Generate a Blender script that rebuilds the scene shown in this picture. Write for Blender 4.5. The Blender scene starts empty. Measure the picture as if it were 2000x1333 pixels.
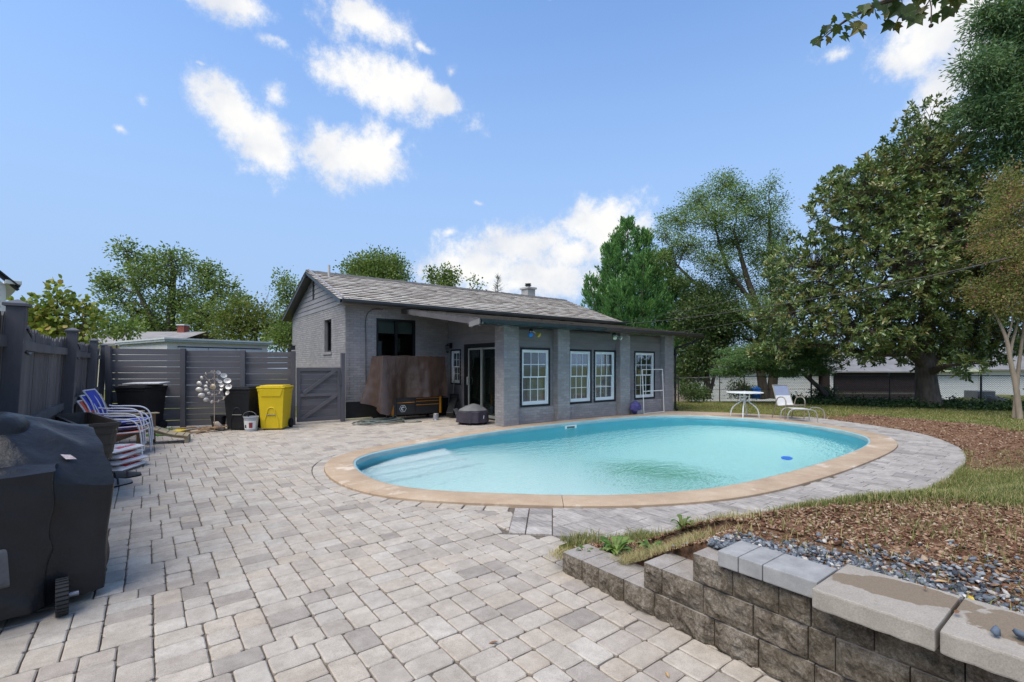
import bpy, bmesh, math, random
import numpy as np
from mathutils import Vector, Matrix, noise as mnoise
random.seed(7)
RNG = np.random.default_rng(11)
SC = bpy.context.scene
COL = SC.collection
R_ = math.radians
# ------------------------------------------------------------------ camera
HEAD = R_(37.3307)                      # the view runs diagonally to the house walls (x = along the house, y = away from the pool)
cd = bpy.data.cameras.new('camera'); cam = bpy.data.objects.new('camera', cd); COL.objects.link(cam)
cam.location = (-6.928, -9.415, 1.5); cam.rotation_euler = (R_(90), 0, -HEAD)
cd.sensor_width = 36; cd.lens = 36 * 935 / 2000; cd.shift_y = 47.5 / 2000; cd.clip_start = .05; cd.clip_end = 2000
SC.camera = cam
FW = Vector((math.sin(HEAD), math.cos(HEAD), 0)); RT = Vector((math.cos(HEAD), -math.sin(HEAD), 0))
# ------------------------------------------------------------------ sky, sun, exposure
SUN_EL, SUN_AZ = 60, 262                # azimuth clockwise from +Y: behind and to the left of the photographer
SC.view_settings.view_transform = 'Standard'; SC.view_settings.look = 'None'
SC.view_settings.exposure = 1.02; SC.view_settings.gamma = 1; SC.view_settings.use_curve_mapping = False
SKY_STRENGTH = 0.12
W = bpy.data.worlds.new('World'); SC.world = W; W.use_nodes = True
SC.cycles.use_denoising = True
W.cycles.sampling_method = 'MANUAL'; W.cycles.sample_map_resolution = 512
SC.cycles.max_bounces = 14; SC.cycles.diffuse_bounces = 7; SC.cycles.transmission_bounces = 8; SC.cycles.transparent_max_bounces = 16
SC.cycles.sample_clamp_indirect = 6.0
def build_world():
    nt = W.node_tree; nt.nodes.clear(); N = nt.nodes; L = nt.links
    out = N.new('ShaderNodeOutputWorld'); bg = N.new('ShaderNodeBackground'); L.new(bg.outputs[0], out.inputs[0])
    sky = N.new('ShaderNodeTexSky'); sky.sky_type = 'NISHITA'; sky.sun_disc = False
    sky.sun_elevation = R_(SUN_EL); sky.sun_rotation = R_(SUN_AZ); sky.air_density = 1.0; sky.dust_density = 0.6; sky.ozone_density = 1.6
    tc = N.new('ShaderNodeTexCoord')
    def math_(op, a, b=None, c=None):
        n = N.new('ShaderNodeMath'); n.operation = op
        for i, v in enumerate((a, b, c)):
            if v is None: continue
            if isinstance(v, (int, float)): n.inputs[i].default_value = v
            else: L.new(v, n.inputs[i])
        return n.outputs[0]
    sep = N.new('ShaderNodeSeparateXYZ'); L.new(tc.outputs['Generated'], sep.inputs[0])
    az = math_('ARCTAN2', sep.outputs[0], sep.outputs[1]); el = math_('ARCSINE', sep.outputs[2])
    # soft warp so that the outlines of the clouds fray
    nz = N.new('ShaderNodeTexNoise'); nz.inputs['Scale'].default_value = 19; nz.inputs['Detail'].default_value = 10; nz.inputs['Roughness'].default_value = .68
    L.new(tc.outputs['Generated'], nz.inputs['Vector'])
    nb = N.new('ShaderNodeTexNoise'); nb.inputs['Scale'].default_value = 5; nb.inputs['Detail'].default_value = 3; nb.inputs['Roughness'].default_value = .55
    L.new(tc.outputs['Generated'], nb.inputs['Vector'])
    comb = N.new('ShaderNodeCombineXYZ'); L.new(az, comb.inputs[0]); L.new(el, comb.inputs[1])
    sub = N.new('ShaderNodeVectorMath'); sub.operation = 'SUBTRACT'; L.new(nb.outputs['Color'], sub.inputs[0]); sub.inputs[1].default_value = (.5, .5, .5)
    wv = N.new('ShaderNodeVectorMath'); wv.operation = 'MULTIPLY_ADD'; L.new(sub.outputs[0], wv.inputs[0]); wv.inputs[1].default_value = (.10, .08, 0); L.new(comb.outputs[0], wv.inputs[2])
    # clouds: azimuth and elevation relative to the heading of 37 degrees, half sizes, tilt (degrees), weight
    clouds = [(-30.9, 32.9, 4.3, 1.3, 0, 1.0), (-17.5, 34.6, 4.7, 1.7, -18, 1.05), (-25.9, 31.5, 2.2, 0.6, 20, 0.5), (-32.0, 28.0, 0.9, 0.4, 20, 0.4), (-13.8, 29.0, 6.0, 1.7, -14, 1.2), (-9.1, 28.3, 4.5, 1.2, -14, 1.05),
              (-29.6, 24.6, 3.1, 1.9, -38, 1.15), (-27.0, 22.6, 3.4, 2.5, -25, 1.15), (-28.1, 19.9, 2.4, 1.4, 30, 0.6), (-18.0, 22.3, 4.6, 2.3, 0, 1.2), (-14.4, 24.0, 2.4, 0.9, 30, 0.9), (-25.5, 27.3, 2.0, 1.6, 20, 0.5),
              (-37.2, 23.2, 1.3, 1.1, 30, 0.42), (-39.1, 20.6, 0.8, 0.6, 0, 0.35), (-10.9, 32.8, 2.0, 0.9, 0, 0.4), (-7.3, 31.1, 1.0, 1.2, 0, 0.38), (4.6, 37.0, 1.2, 0.5, 0, 0.4), (2.4, 14.0, 6.7, 2.0, 6, 1.1), (-4.0, 11.2, 6.2, 2.4, 0, 1.05),
              (11.5, 15.7, 4.0, 2.6, 10, 1.2), (7.3, 12.8, 5.4, 2.3, 0, 1.0), (3.7, 10.2, 11.4, 2.4, 0, 1.0), (-7.9, 14.8, 2.2, 1.1, 15, 0.5), (-3.7, 18.6, 1.8, 0.5, 0, 0.3), (42.6, 26.9, 4.3, 2.2, 0, 1.2), (40.6, 26.3, 2.5, 1.3, -25, 1.0),
              (42.3, 23.7, 2.4, 1.9, 0, 1.05), (45.8, 25.0, 3.6, 2.8, 0, 1.2), (33.5, 27.9, 2.6, 1.0, -15, 0.5), (42.9, 21.7, 2.0, 1.3, 0, 0.9), (45.8, 19.9, 2.1, 1.5, 0, 0.9),
              (68, 30, 9, 4, 10, 1.1), (95, 22, 10, 4, -8, 1.1), (135, 34, 12, 5, 0, 1.1), (170, 20, 9, 4, 12, 1.1), (-62, 33, 7, 3, 0, 1.05), (-85, 20, 11, 4, 8, 1.1), (-120, 36, 12, 5, -10, 1.1), (-155, 24, 9, 4, 0, 1.1)]
    acc = None
    for (a, e, rx, ry, t, w) in clouds:
        m = N.new('ShaderNodeMapping'); m.vector_type = 'TEXTURE'
        aa = (a + 37.33 + 180) % 360 - 180
        m.inputs['Location'].default_value = (R_(aa), R_(e), 0); m.inputs['Rotation'].default_value = (0, 0, R_(t)); m.inputs['Scale'].default_value = (R_(rx * 1.12), R_(ry * 1.2), 1)
        L.new(wv.outputs[0], m.inputs[0])
        ln = N.new('ShaderNodeVectorMath'); ln.operation = 'LENGTH'; L.new(m.outputs[0], ln.inputs[0])
        v = math_('MULTIPLY_ADD', ln.outputs['Value'], -1.0, w)
        acc = v if acc is None else math_('MAXIMUM', acc, v)
    acc = math_('MAXIMUM', acc, -1.0)
    d = math_('MULTIPLY_ADD', math_('SUBTRACT', nz.outputs['Fac'], .5), 2.5, acc)
    mr = N.new('ShaderNodeMapRange'); mr.interpolation_type = 'SMOOTHERSTEP'; L.new(d, mr.inputs[0]); mr.inputs[1].default_value = -.34; mr.inputs[2].default_value = .85
    # cloud body: white tops, faint grey-lavender shading inside
    n3 = N.new('ShaderNodeTexNoise'); n3.inputs['Scale'].default_value = 9; n3.inputs['Detail'].default_value = 6; L.new(tc.outputs['Generated'], n3.inputs['Vector'])
    cr = N.new('ShaderNodeValToRGB'); L.new(n3.outputs['Fac'], cr.inputs[0])
    cr.color_ramp.elements[0].position = .33; cr.color_ramp.elements[0].color = (.37, .39, .43, 1)
    cr.color_ramp.elements[1].position = .56; cr.color_ramp.elements[1].color = (.50, .498, .49, 1)
    sk = N.new('ShaderNodeMix'); sk.data_type = 'RGBA'; sk.blend_type = 'MULTIPLY'; sk.inputs[0].default_value = 1.0
    L.new(sky.outputs[0], sk.inputs[6]); g = SKY_STRENGTH; sk.inputs[7].default_value = (g * SKY_TINT[0], g * SKY_TINT[1], g * SKY_TINT[2], 1)
    # thin high haze whitens the lower sky
    hz = N.new('ShaderNodeMapRange'); hz.interpolation_type = 'SMOOTHSTEP'; L.new(el, hz.inputs[0]); hz.inputs[1].default_value = R_(44); hz.inputs[2].default_value = R_(4); hz.inputs[3].default_value = .0; hz.inputs[4].default_value = .93
    hm = N.new('ShaderNodeMix'); hm.data_type = 'RGBA'; L.new(hz.outputs[0], hm.inputs[0]); L.new(sk.outputs[2], hm.inputs[6]); hm.inputs[7].default_value = (.190, .272, .415, 1)
    mx = N.new('ShaderNodeMix'); mx.data_type = 'RGBA'; L.new(mr.outputs[0], mx.inputs[0]); L.new(hm.outputs[2], mx.inputs[6]); L.new(cr.outputs[0], mx.inputs[7])
    L.new(mx.outputs[2], bg.inputs[0]); bg.inputs[1].default_value = 1.0
SKY_TINT = (.86, 1.02, 1.16)
build_world()
sd = bpy.data.lights.new('sun', 'SUN'); sun = bpy.data.objects.new('sun', sd); COL.objects.link(sun)
sd.energy = 2.0; sd.angle = R_(50); sd.color = (1.0, .915, .77)
_a, _e = R_(SUN_AZ), R_(SUN_EL)
_d = Vector((math.sin(_a) * math.cos(_e), math.cos(_a) * math.cos(_e), math.sin(_e)))
sun.rotation_euler = _d.to_track_quat('Z', 'Y').to_euler(); sun.location = (-12, -14, 20)

# ------------------------------------------------------------------ helpers
def tag(o, label=None, cat=None, group=None, kind=None):
    if label: o['label'] = label
    if cat: o['category'] = cat
    if group: o['group'] = group
    if kind: o['kind'] = kind
    return o
def empty(name, loc=(0, 0, 0), rz=0, label=None, cat=None, group=None, kind=None, parent=None):
    o = bpy.data.objects.new(name, None); COL.objects.link(o); o.location = loc; o.rotation_euler = (0, 0, rz); o.empty_display_size = .1
    if parent: o.parent = parent
    return tag(o, label, cat, group, kind)
def link(name, me, mat, parent=None, loc=None, rot=None, label=None, cat=None, group=None, kind=None, smooth=False):
    o = bpy.data.objects.new(name, me); COL.objects.link(o)
    if mat and not me.materials:
        for m in (mat if isinstance(mat, (list, tuple)) else [mat]): me.materials.append(m)
    if parent: o.parent = parent
    if loc is not None: o.location = loc
    if rot is not None: o.rotation_euler = rot
    if smooth: me.polygons.foreach_set('use_smooth', [True] * len(me.polygons))
    return tag(o, label, cat, group, kind)
class MB:
    """collects faces; build() links them as one mesh object"""
    def __init__(s): s.v = []; s.f = []; s.mi = []; s.cur = 0; s.tone = []; s.t = None
    def add(s, vs, fs):
        k = len(s.v); s.v += [tuple(x) for x in vs]
        for f in fs: s.f.append([k + i for i in f]); s.mi.append(s.cur); s.tone.append(s.t if s.t is not None else .5)
        return s
    def box(s, x0, x1, y0, y1, z0, z1):
        return s.add([(x0, y0, z0), (x1, y0, z0), (x1, y1, z0), (x0, y1, z0), (x0, y0, z1), (x1, y0, z1), (x1, y1, z1), (x0, y1, z1)],
                     [(0, 3, 2, 1), (4, 5, 6, 7), (0, 1, 5, 4), (1, 2, 6, 5), (2, 3, 7, 6), (3, 0, 4, 7)])
    def obox(s, c, ax, ay, az, hx, hy, hz):
        """oriented box: centre, three unit axes, half sizes"""
        c = Vector(c); ax = Vector(ax) * hx; ay = Vector(ay) * hy; az = Vector(az) * hz
        vs = [c + ax * i + ay * j + az * k for k in (-1, 1) for (i, j) in ((-1, -1), (1, -1), (1, 1), (-1, 1))]
        return s.add(vs, [(0, 3, 2, 1), (4, 5, 6, 7), (0, 1, 5, 4), (1, 2, 6, 5), (2, 3, 7, 6), (3, 0, 4, 7)])
    def bar(s, a, b, w, h, up=(0, 0, 1)):
        a, b = Vector(a), Vector(b); d = (b - a); l = d.length; d.normalize(); up = Vector(up)
        x = d.cross(up)
        if x.length < 1e-4: x = d.cross(Vector((1, 0, 0)))
        x.normalize(); z = x.cross(d); return s.obox((a + b) / 2, x, d, z, w / 2, l / 2, h / 2)
    def prism(s, poly, z0, z1):
        n = len(poly); vs = [(p[0], p[1], z0) for p in poly] + [(p[0], p[1], z1) for p in poly]
        return s.add(vs, [tuple(range(n))[::-1], tuple(range(n, 2 * n))] + [(i, (i + 1) % n, n + (i + 1) % n, n + i) for i in range(n)])
    def extrude(s, prof, a, b, xdir, zdir=(0, 0, 1)):
        """profile (x, z) swept straight from a to b"""
        a, b, X, Z = Vector(a), Vector(b), Vector(xdir), Vector(zdir); n = len(prof)
        vs = [a + X * p[0] + Z * p[1] for p in prof] + [b + X * p[0] + Z * p[1] for p in prof]
        return s.add(vs, [tuple(range(n))[::-1], tuple(range(n, 2 * n))] + [(i, (i + 1) % n, n + (i + 1) % n, n + i) for i in range(n)])
    def tube(s, pts, rad, n=8, cap=True):
        pts = [Vector(p) for p in pts]; m = len(pts); rad = rad if isinstance(rad, (list, tuple)) else [rad] * m
        k = len(s.v); prev = None
        for i, p in enumerate(pts):
            d = (pts[min(i + 1, m - 1)] - pts[max(i - 1, 0)])
            if d.length < 1e-9: d = Vector((0, 0, 1))
            d.normalize()
            if prev is None:
                x = d.cross(Vector((0, 0, 1)));
                if x.length < .1: x = d.cross(Vector((1, 0, 0)))
            else: x = prev - d * prev.dot(d)
            if x.length < 1e-6: x = d.orthogonal()
            x.normalize(); prev = x; y = d.cross(x)
            for j in range(n):
                t = 2 * math.pi * j / n; s.v.append(tuple(p + (x * math.cos(t) + y * math.sin(t)) * rad[i]))
        for i in range(m - 1):
            for j in range(n):
                s.f.append([k + i * n + j, k + i * n + (j + 1) % n, k + (i + 1) * n + (j + 1) % n, k + (i + 1) * n + j]); s.mi.append(s.cur); s.tone.append(s.t if s.t is not None else .5)
        if cap:
            s.f.append([k + j for j in range(n)][::-1]); s.f.append([k + (m - 1) * n + j for j in range(n)]); s.mi += [s.cur] * 2; s.tone += [s.t if s.t is not None else .5] * 2
        return s
    def lathe(s, prof, c=(0, 0, 0), n=20, sx=1, sy=1):
        k = len(s.v); m = len(prof)
        for (r, z) in prof:
            for j in range(n):
                t = 2 * math.pi * j / n; s.v.append((c[0] + r * math.cos(t) * sx, c[1] + r * math.sin(t) * sy, c[2] + z))
        for i in range(m - 1):
            for j in range(n):
                s.f.append([k + i * n + j, k + i * n + (j + 1) % n, k + (i + 1) * n + (j + 1) % n, k + (i + 1) * n + j]); s.mi.append(s.cur); s.tone.append(.5)
        s.f.append([k + j for j in range(n)][::-1]); s.f.append([k + (m - 1) * n + j for j in range(n)]); s.mi += [s.cur] * 2; s.tone += [.5] * 2
        return s
    def build(s, name, mat, parent=None, world=False, bevel=0, smooth=False, loc=None, rot=None, seg=2, jitter=0, **kw):
        v = s.v
        if parent and world:
            pl = parent.matrix_basis.inverted()
            if parent.parent: pl = pl @ parent.parent.matrix_basis.inverted()
            v = [tuple(pl @ Vector(q)) for q in v]
        me = bpy.data.meshes.new(name); me.from_pydata(v, [], s.f); me.update()
        if any(s.mi): me.polygons.foreach_set('material_index', s.mi)
        if s.t is not None:
            a = me.attributes.new('tone', 'FLOAT', 'FACE'); a.data.foreach_set('value', s.tone)
        if bevel:
            bm = bmesh.new(); bm.from_mesh(me)
            es = [e for e in bm.edges if len(e.link_faces) == 2 and e.calc_face_angle(0) > .5]
            bmesh.ops.bevel(bm, geom=es, offset=bevel, segments=seg, affect='EDGES', profile=.6, clamp_overlap=True)
            bm.to_mesh(me); bm.free()
        o = link(name, me, mat, parent, loc, rot, smooth=smooth, **kw)
        if smooth:
            try: me.set_sharp_from_angle(angle=R_(42))
            except Exception: pass
        return o
def npmesh(name, V, Fc, mat, parent=None, tone=None, smooth=False, **kw):
    """numpy verts (n,3) and equal-sized faces (m,k)"""
    me = bpy.data.meshes.new(name); V = np.asarray(V, dtype=np.float32); Fc = np.asarray(Fc, dtype=np.int32); k = Fc.shape[1]
    me.vertices.add(len(V)); me.vertices.foreach_set('co', V.ravel())
    me.loops.add(Fc.size); me.loops.foreach_set('vertex_index', Fc.ravel())
    me.polygons.add(len(Fc)); me.polygons.foreach_set('loop_start', np.arange(0, Fc.size, k, dtype=np.int32)); me.polygons.foreach_set('loop_total', np.full(len(Fc), k, dtype=np.int32))
    if tone is not None:
        a = me.attributes.new('tone', 'FLOAT', 'FACE'); a.data.foreach_set('value', np.asarray(tone, dtype=np.float32))
    me.update(calc_edges=True); me.validate()
    return link(name, me, mat, parent, smooth=smooth, **kw)
def arc(c, r, a0, a1, n, plane='xz', y=0):
    out = []
    for i in range(n + 1):
        t = R_(a0 + (a1 - a0) * i / n)
        out.append((c[0] + r * math.cos(t), y, c[1] + r * math.sin(t)))
    return out
def smooth_path(pts, n=6, closed=False):
    pts = [Vector(p) for p in pts]; m = len(pts); out = []
    rng = range(m) if closed else range(m - 1)
    for i in rng:
        g = lambda k: pts[k % m] if closed else pts[max(0, min(m - 1, k))]
        p0, p1, p2, p3 = g(i - 1), g(i), g(i + 1), g(i + 2)
        for k in range(n):
            t = k / n
            out.append(.5 * ((2 * p1) + (p2 - p0) * t + (2 * p0 - 5 * p1 + 4 * p2 - p3) * t * t + (3 * p1 - p0 - 3 * p2 + p3) * t ** 3))
    if not closed: out.append(pts[-1])
    return out
# ------------------------------------------------------------------ materials
class NT:
    def __init__(s, name):
        s.m = bpy.data.materials.new(name); s.m.use_nodes = True; s.t = s.m.node_tree; s.t.nodes.clear()
        s.out = s.n('ShaderNodeOutputMaterial'); s.p = s.n('ShaderNodeBsdfPrincipled'); s.l(s.p.outputs[0], s.out.inputs[0]); s.tc = s.n('ShaderNodeTexCoord')
    def n(s, t, **kw):
        n = s.t.nodes.new(t)
        for k, v in kw.items(): setattr(n, k, v)
        return n
    def l(s, a, b): s.t.links.new(a, b)
    def noise(s, scale, detail=4, rough=.6, vec=None, stretch=None):
        n = s.n('ShaderNodeTexNoise'); n.inputs['Scale'].default_value = scale; n.inputs['Detail'].default_value = detail; n.inputs['Roughness'].default_value = rough
        v = vec or s.tc.outputs['Object']
        if stretch:
            mp = s.n('ShaderNodeMapping'); mp.inputs['Scale'].default_value = stretch; s.l(v, mp.inputs[0]); v = mp.outputs[0]
        s.l(v, n.inputs['Vector']); return n.outputs['Fac']
    def ramp(s, fac, stops):
        r = s.n('ShaderNodeValToRGB'); s.l(fac, r.inputs[0]); e = r.color_ramp.elements
        while len(e) < len(stops): e.new(.5)
        for i, (p, c) in enumerate(stops): e[i].position = p; e[i].color = (*c, 1) if len(c) == 3 else c
        return r.outputs[0]
    def mix(s, fac, a, b, mode='MIX'):
        n = s.n('ShaderNodeMix', data_type='RGBA', blend_type=mode)
        for k, v in ((0, fac), (6, a), (7, b)):
            if isinstance(v, (int, float)): n.inputs[k].default_value = v
            elif isinstance(v, tuple): n.inputs[k].default_value = (*v, 1) if len(v) == 3 else v
            else: s.l(v, n.inputs[k])
        return n.outputs[2]
    def mth(s, op, a, b=0., c=None):
        n = s.n('ShaderNodeMath', operation=op)
        for k, v in enumerate((a, b, c)):
            if v is None: continue
            if isinstance(v, (int, float)): n.inputs[k].default_value = v
            else: s.l(v, n.inputs[k])
        return n.outputs[0]
    def attr(s, name='tone'):
        n = s.n('ShaderNodeAttribute', attribute_name=name); return n.outputs['Fac']
    def orand(s): return s.n('ShaderNodeObjectInfo').outputs['Random']
    def bump(s, h, strength=.4, dist=.01):
        b = s.n('ShaderNodeBump'); b.inputs['Strength'].default_value = strength; b.inputs['Distance'].default_value = dist; s.l(h, b.inputs['Height']); s.l(b.outputs[0], s.p.inputs['Normal']); return b.outputs[0]
    def set(s, **kw):
        names = dict(col='Base Color', rough='Roughness', metal='Metallic', spec='Specular IOR Level', trans='Transmission Weight', ior='IOR', coat='Coat Weight', sheen='Sheen Weight', alpha='Alpha')
        for k, v in kw.items():
            i = s.p.inputs[names[k]]
            if isinstance(v, (int, float)): i.default_value = v
            elif isinstance(v, tuple): i.default_value = (*v, 1) if len(v) == 3 else v
            else: s.l(v, i)
        return s
MATS = {}
def sh(c, k): return tuple(max(0, min(1, x * k)) for x in c)
def mat(name, col, rough=.7, var=.18, scale=6, bump=0, bscale=60, metal=0, spec=.35, stretch=None, orand=0, fine=0, bdist=.004):
    """plain painted / plastic / metal surface with uneven tone, grain and relief"""
    if name in MATS: return MATS[name]
    t = NT(name); f = t.noise(scale, 5, .6, stretch=stretch)
    c = t.ramp(f, [(.3, sh(col, 1 - var)), (.7, sh(col, 1 + var))])
    if orand:
        c = t.mix(1.0, c, t.ramp(t.orand(), [(0, (1 - orand,) * 3), (1, (1, 1, 1))]), 'MULTIPLY')
    if fine:
        c = t.mix(1.0, c, t.ramp(t.noise(bscale * 1.7, 3, .7, stretch=stretch), [(.3, (1 - fine,) * 3), (.7, (1, 1, 1))]), 'MULTIPLY')
    t.set(col=c, metal=metal, spec=spec)
    rr = t.mth('MULTIPLY_ADD', t.noise(scale * 2.3, 3), .3, rough - .15); t.set(rough=rr)
    if bump: t.bump(t.noise(bscale, 4, .65, stretch=stretch), bump, bdist)
    MATS[name] = t.m; return t.m
# ================================================================== ground, pool, paving
CAMP = Vector((-6.928, -9.415))
def in_view(x, y, margin=.06):
    d = Vector((x, y)) - CAMP; f = d.x * FW.x + d.y * FW.y; r = d.x * RT.x + d.y * RT.y
    return f > .3 and abs(r / f) < 1.07 + margin
POOL_IN = smooth_path([(a, b, 0) for a, b in [(-4.43, -2.14), (-4.60, -3.15), (-4.40, -4.1), (-3.60, -5.02), (-2.70, -5.78), (-1.49, -6.31), (0.2, -6.47), (1.9, -6.47), (3.5, -6.38), (4.55, -6.15), (5.32, -5.7), (6.05, -4.75), (6.42, -3.5), (6.22, -2.1), (5.40, -.92), (3.8, -.50), (1.58, -.44), (-0.4, -.58), (-1.80, -.86), (-3.45, -1.35), (-4.05, -1.66)]], 8, True)
for _ in range(6):
    POOL_IN = [(POOL_IN[i - 1] + POOL_IN[i] * 2 + POOL_IN[(i + 1) % len(POOL_IN)]) / 4 for i in range(len(POOL_IN))]
def offset_ring(ring, d):
    n = len(ring); out = []
    for i in range(n):
        t = ring[(i + 1) % n] - ring[i - 1]; nn = Vector((t.y, -t.x, 0)).normalized()
        out.append(ring[i] + nn * d)
    return out
_area = sum(POOL_IN[i].x * POOL_IN[(i + 1) % len(POOL_IN)].y - POOL_IN[(i + 1) % len(POOL_IN)].x * POOL_IN[i].y for i in range(len(POOL_IN)))
if _area < 0: POOL_IN.reverse()
def coping_w(p):   # narrower where the house wall stands close
    return .40 if p.y > -2 else .47
POOL_OUT = []
for i, p in enumerate(POOL_IN):
    t = POOL_IN[(i + 1) % len(POOL_IN)] - POOL_IN[i - 1]; nn = Vector((t.y, -t.x, 0)).normalized(); k = (p.y + 2.6) / 1.6; k = max(0, min(1, k)); POOL_OUT.append(p + nn * (.415 * (1 - k) + .37 * k))
def ring_near(ring, x, y):
    best = 1e9; bi = 0
    for i, p in enumerate(ring):
        d = (p.x - x) ** 2 + (p.y - y) ** 2
        if d < best: best = d; bi = i
    n = len(ring); t = ring[(bi + 1) % n] - ring[bi - 1]; nn = Vector((t.y, -t.x, 0)).normalized()
    return ring[bi], nn, (x - ring[bi].x) * nn.x + (y - ring[bi].y) * nn.y
def clip(poly, px, py, nx, ny):
    """keep the side where (p - point).n >= 0"""
    out = []; m = len(poly)
    for i in range(m):
        a, b = poly[i], poly[(i + 1) % m]
        da = (a[0] - px) * nx + (a[1] - py) * ny; db = (b[0] - px) * nx + (b[1] - py) * ny
        if da >= 0: out.append(a)
        if (da >= 0) != (db >= 0):
            t = da / (da - db); out.append((a[0] + (b[0] - a[0]) * t, a[1] + (b[1] - a[1]) * t))
    return out
def parea(poly): return .5 * sum(poly[i][0] * poly[(i + 1) % len(poly)][1] - poly[(i + 1) % len(poly)][0] * poly[i][1] for i in range(len(poly)))
def inset(poly, d):
    n = len(poly); out = []
    for i in range(n):
        a, b, c = Vector(poly[i - 1]), Vector(poly[i]), Vector(poly[(i + 1) % n])
        e1, e2 = (b - a), (c - b)
        if e1.length < 1e-6 or e2.length < 1e-6: out.append(tuple(b)); continue
        n1 = Vector((-e1.y, e1.x)).normalized(); n2 = Vector((-e2.y, e2.x)).normalized(); m = n1 + n2
        if m.length < .3: m = n1
        m = m.normalized(); k = d / max(.45, m.dot(n1)); out.append((b.x + m.x * k, b.y + m.y * k))
    return out
def round_poly(poly, r, j):
    n = len(poly); out = []
    for i in range(n):
        a, b, c = Vector(poly[i - 1]), Vector(poly[i]), Vector(poly[(i + 1) % n])
        l1, l2 = (a - b).length, (c - b).length
        if min(l1, l2) < .004: continue
        rr = min(r * random.uniform(.5, 1.5), l1 * .35, l2 * .35)
        p = b + (a - b) / l1 * rr; q = b + (c - b) / l2 * rr
        out += [(p.x + random.uniform(-j, j), p.y + random.uniform(-j, j)), (q.x + random.uniform(-j, j), q.y + random.uniform(-j, j))]
        if l2 > .13: 
            mm = (b + c) / 2; out.append((mm.x + random.uniform(-j, j) * 1.6, mm.y + random.uniform(-j, j) * 1.6))
    return out
def stone(mb, poly, z, cham=.007, drop=.006, depth=.035, tilt=0):
    """a paving stone: worn top edge, sides going down into the joint"""
    if len(poly) < 3 or parea(poly) < .0006: return
    n = len(poly); top = inset(poly, cham); cx = sum(p[0] for p in poly) / n; cy = sum(p[1] for p in poly) / n
    tx, ty = random.uniform(-tilt, tilt), random.uniform(-tilt, tilt); zz = lambda p, d: z - d + (p[0] - cx) * tx + (p[1] - cy) * ty
    vs = [(p[0], p[1], z - depth) for p in poly] + [(p[0], p[1], zz(p, drop)) for p in poly] + [(p[0], p[1], zz(p, 0)) for p in top]
    fs = [tuple(range(2 * n, 3 * n))] + [(i, (i + 1) % n, n + (i + 1) % n, n + i) for i in range(n)] + [(n + i, n + (i + 1) % n, 2 * n + (i + 1) % n, 2 * n + i) for i in range(n)]
    mb.add(vs, fs)
def paver_material(name, stops, orand=True, streak=False, grain=220, wet=True):
    t = NT(name)
    r = t.orand() if orand else t.attr()
    base = t.ramp(r, stops)
    v = t.tc.outputs['Object']
    if orand:
        geo = t.n('ShaderNodeNewGeometry'); v = geo.outputs['Position']
    mott = t.ramp(t.noise(14, 5, .7, vec=v), [(.3, (.83, .82, .81)), (.66, (1.08, 1.08, 1.08))])
    blot = t.ramp(t.noise(3.2, 5, .6, vec=v), [(.32, (.84, .82, .80)), (.66, (1.08, 1.07, 1.06))])
    col = t.mix(1.0, t.mix(1.0, base, blot, 'MULTIPLY'), mott, 'MULTIPLY')
    if streak:
        s = t.noise(7, 6, .7, vec=v, stretch=(6, .7, 1)); col = t.mix(1.0, col, t.ramp(s, [(.36, (.62, .61, .61)), (.56, (1, 1, 1))]), 'MULTIPLY')
    sp = t.noise(grain, 2, .7, vec=v); col = t.mix(1.0, col, t.ramp(sp, [(.30, (.70, .69, .68)), (.5, (1, 1, 1)), (.72, (1.10, 1.10, 1.10))]), 'MULTIPLY')
    t.set(col=col, rough=t.mth('MULTIPLY_ADD', t.noise(5, 3, .5, vec=v), .25, .68), spec=.3)
    t.bump(t.mth('ADD', t.noise(90, 5, .7, vec=v), t.mth('MULTIPLY', sp, .5)), .35, .004)
    return t.m
PAV = [(0, (.315, .280, .244)), (.12, (.375, .330, .284)), (.3, (.43, .382, .324)), (.5, (.46, .413, .351)), (.68, (.448, .385, .312)), (.85, (.412, .374, .325)), (1, (.48, .438, .377))]
M_PAV = paver_material('paver_stone', PAV); M_PAVA = paver_material('paver_stone_field', PAV, orand=False)
DECKC = [(0, (.30, .278, .256)), (.3, (.385, .355, .325)), (.6, (.43, .395, .36)), (1, (.475, .44, .40))]
M_DECK = paver_material('deck_slab', DECKC, streak=True)
t = NT('joint_sand'); t.set(col=t.ramp(t.noise(40, 5, .7), [(.3, (.085, .07, .058)), (.6, (.17, .14, .115)), (.8, (.22, .20, .15))]), rough=.95, spec=.1); t.bump(t.noise(300, 3), .6, .004); M_SAND = t.m
# ---- terrain
DECK_EDGE = smooth_path([(-4.20, -6.55, 0), (-3.2, -6.82, 0), (-2.04, -7.2, 0), (-.93, -7.66, 0), (.5, -7.86, 0), (2.2, -7.86, 0), (3.9, -7.66, 0), (5.2, -7.28, 0), (6.6, -6.5, 0), (7.5, -5.4, 0), (8.0, -4.5, 0)], 8)
def edge_dist(x, y):
    """signed distance outward from the near edge of the pool deck"""
    best = 1e9; s = 0
    for i in range(len(DECK_EDGE) - 1):
        a, b = DECK_EDGE[i], DECK_EDGE[i + 1]; d = b - a; l2 = d.length_squared
        t = max(0, min(1, ((x - a.x) * d.x + (y - a.y) * d.y) / l2)); qx, qy = a.x + d.x * t, a.y + d.y * t
        q = (x - qx) ** 2 + (y - qy) ** 2
        if q < best: best = q; s = (x - qx) * d.y - (y - qy) * d.x
    return math.copysign(math.sqrt(best), s)
_EX = np.arange(-6, 20.01, .05); _EY = np.arange(-14, 4.01, .05)
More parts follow.
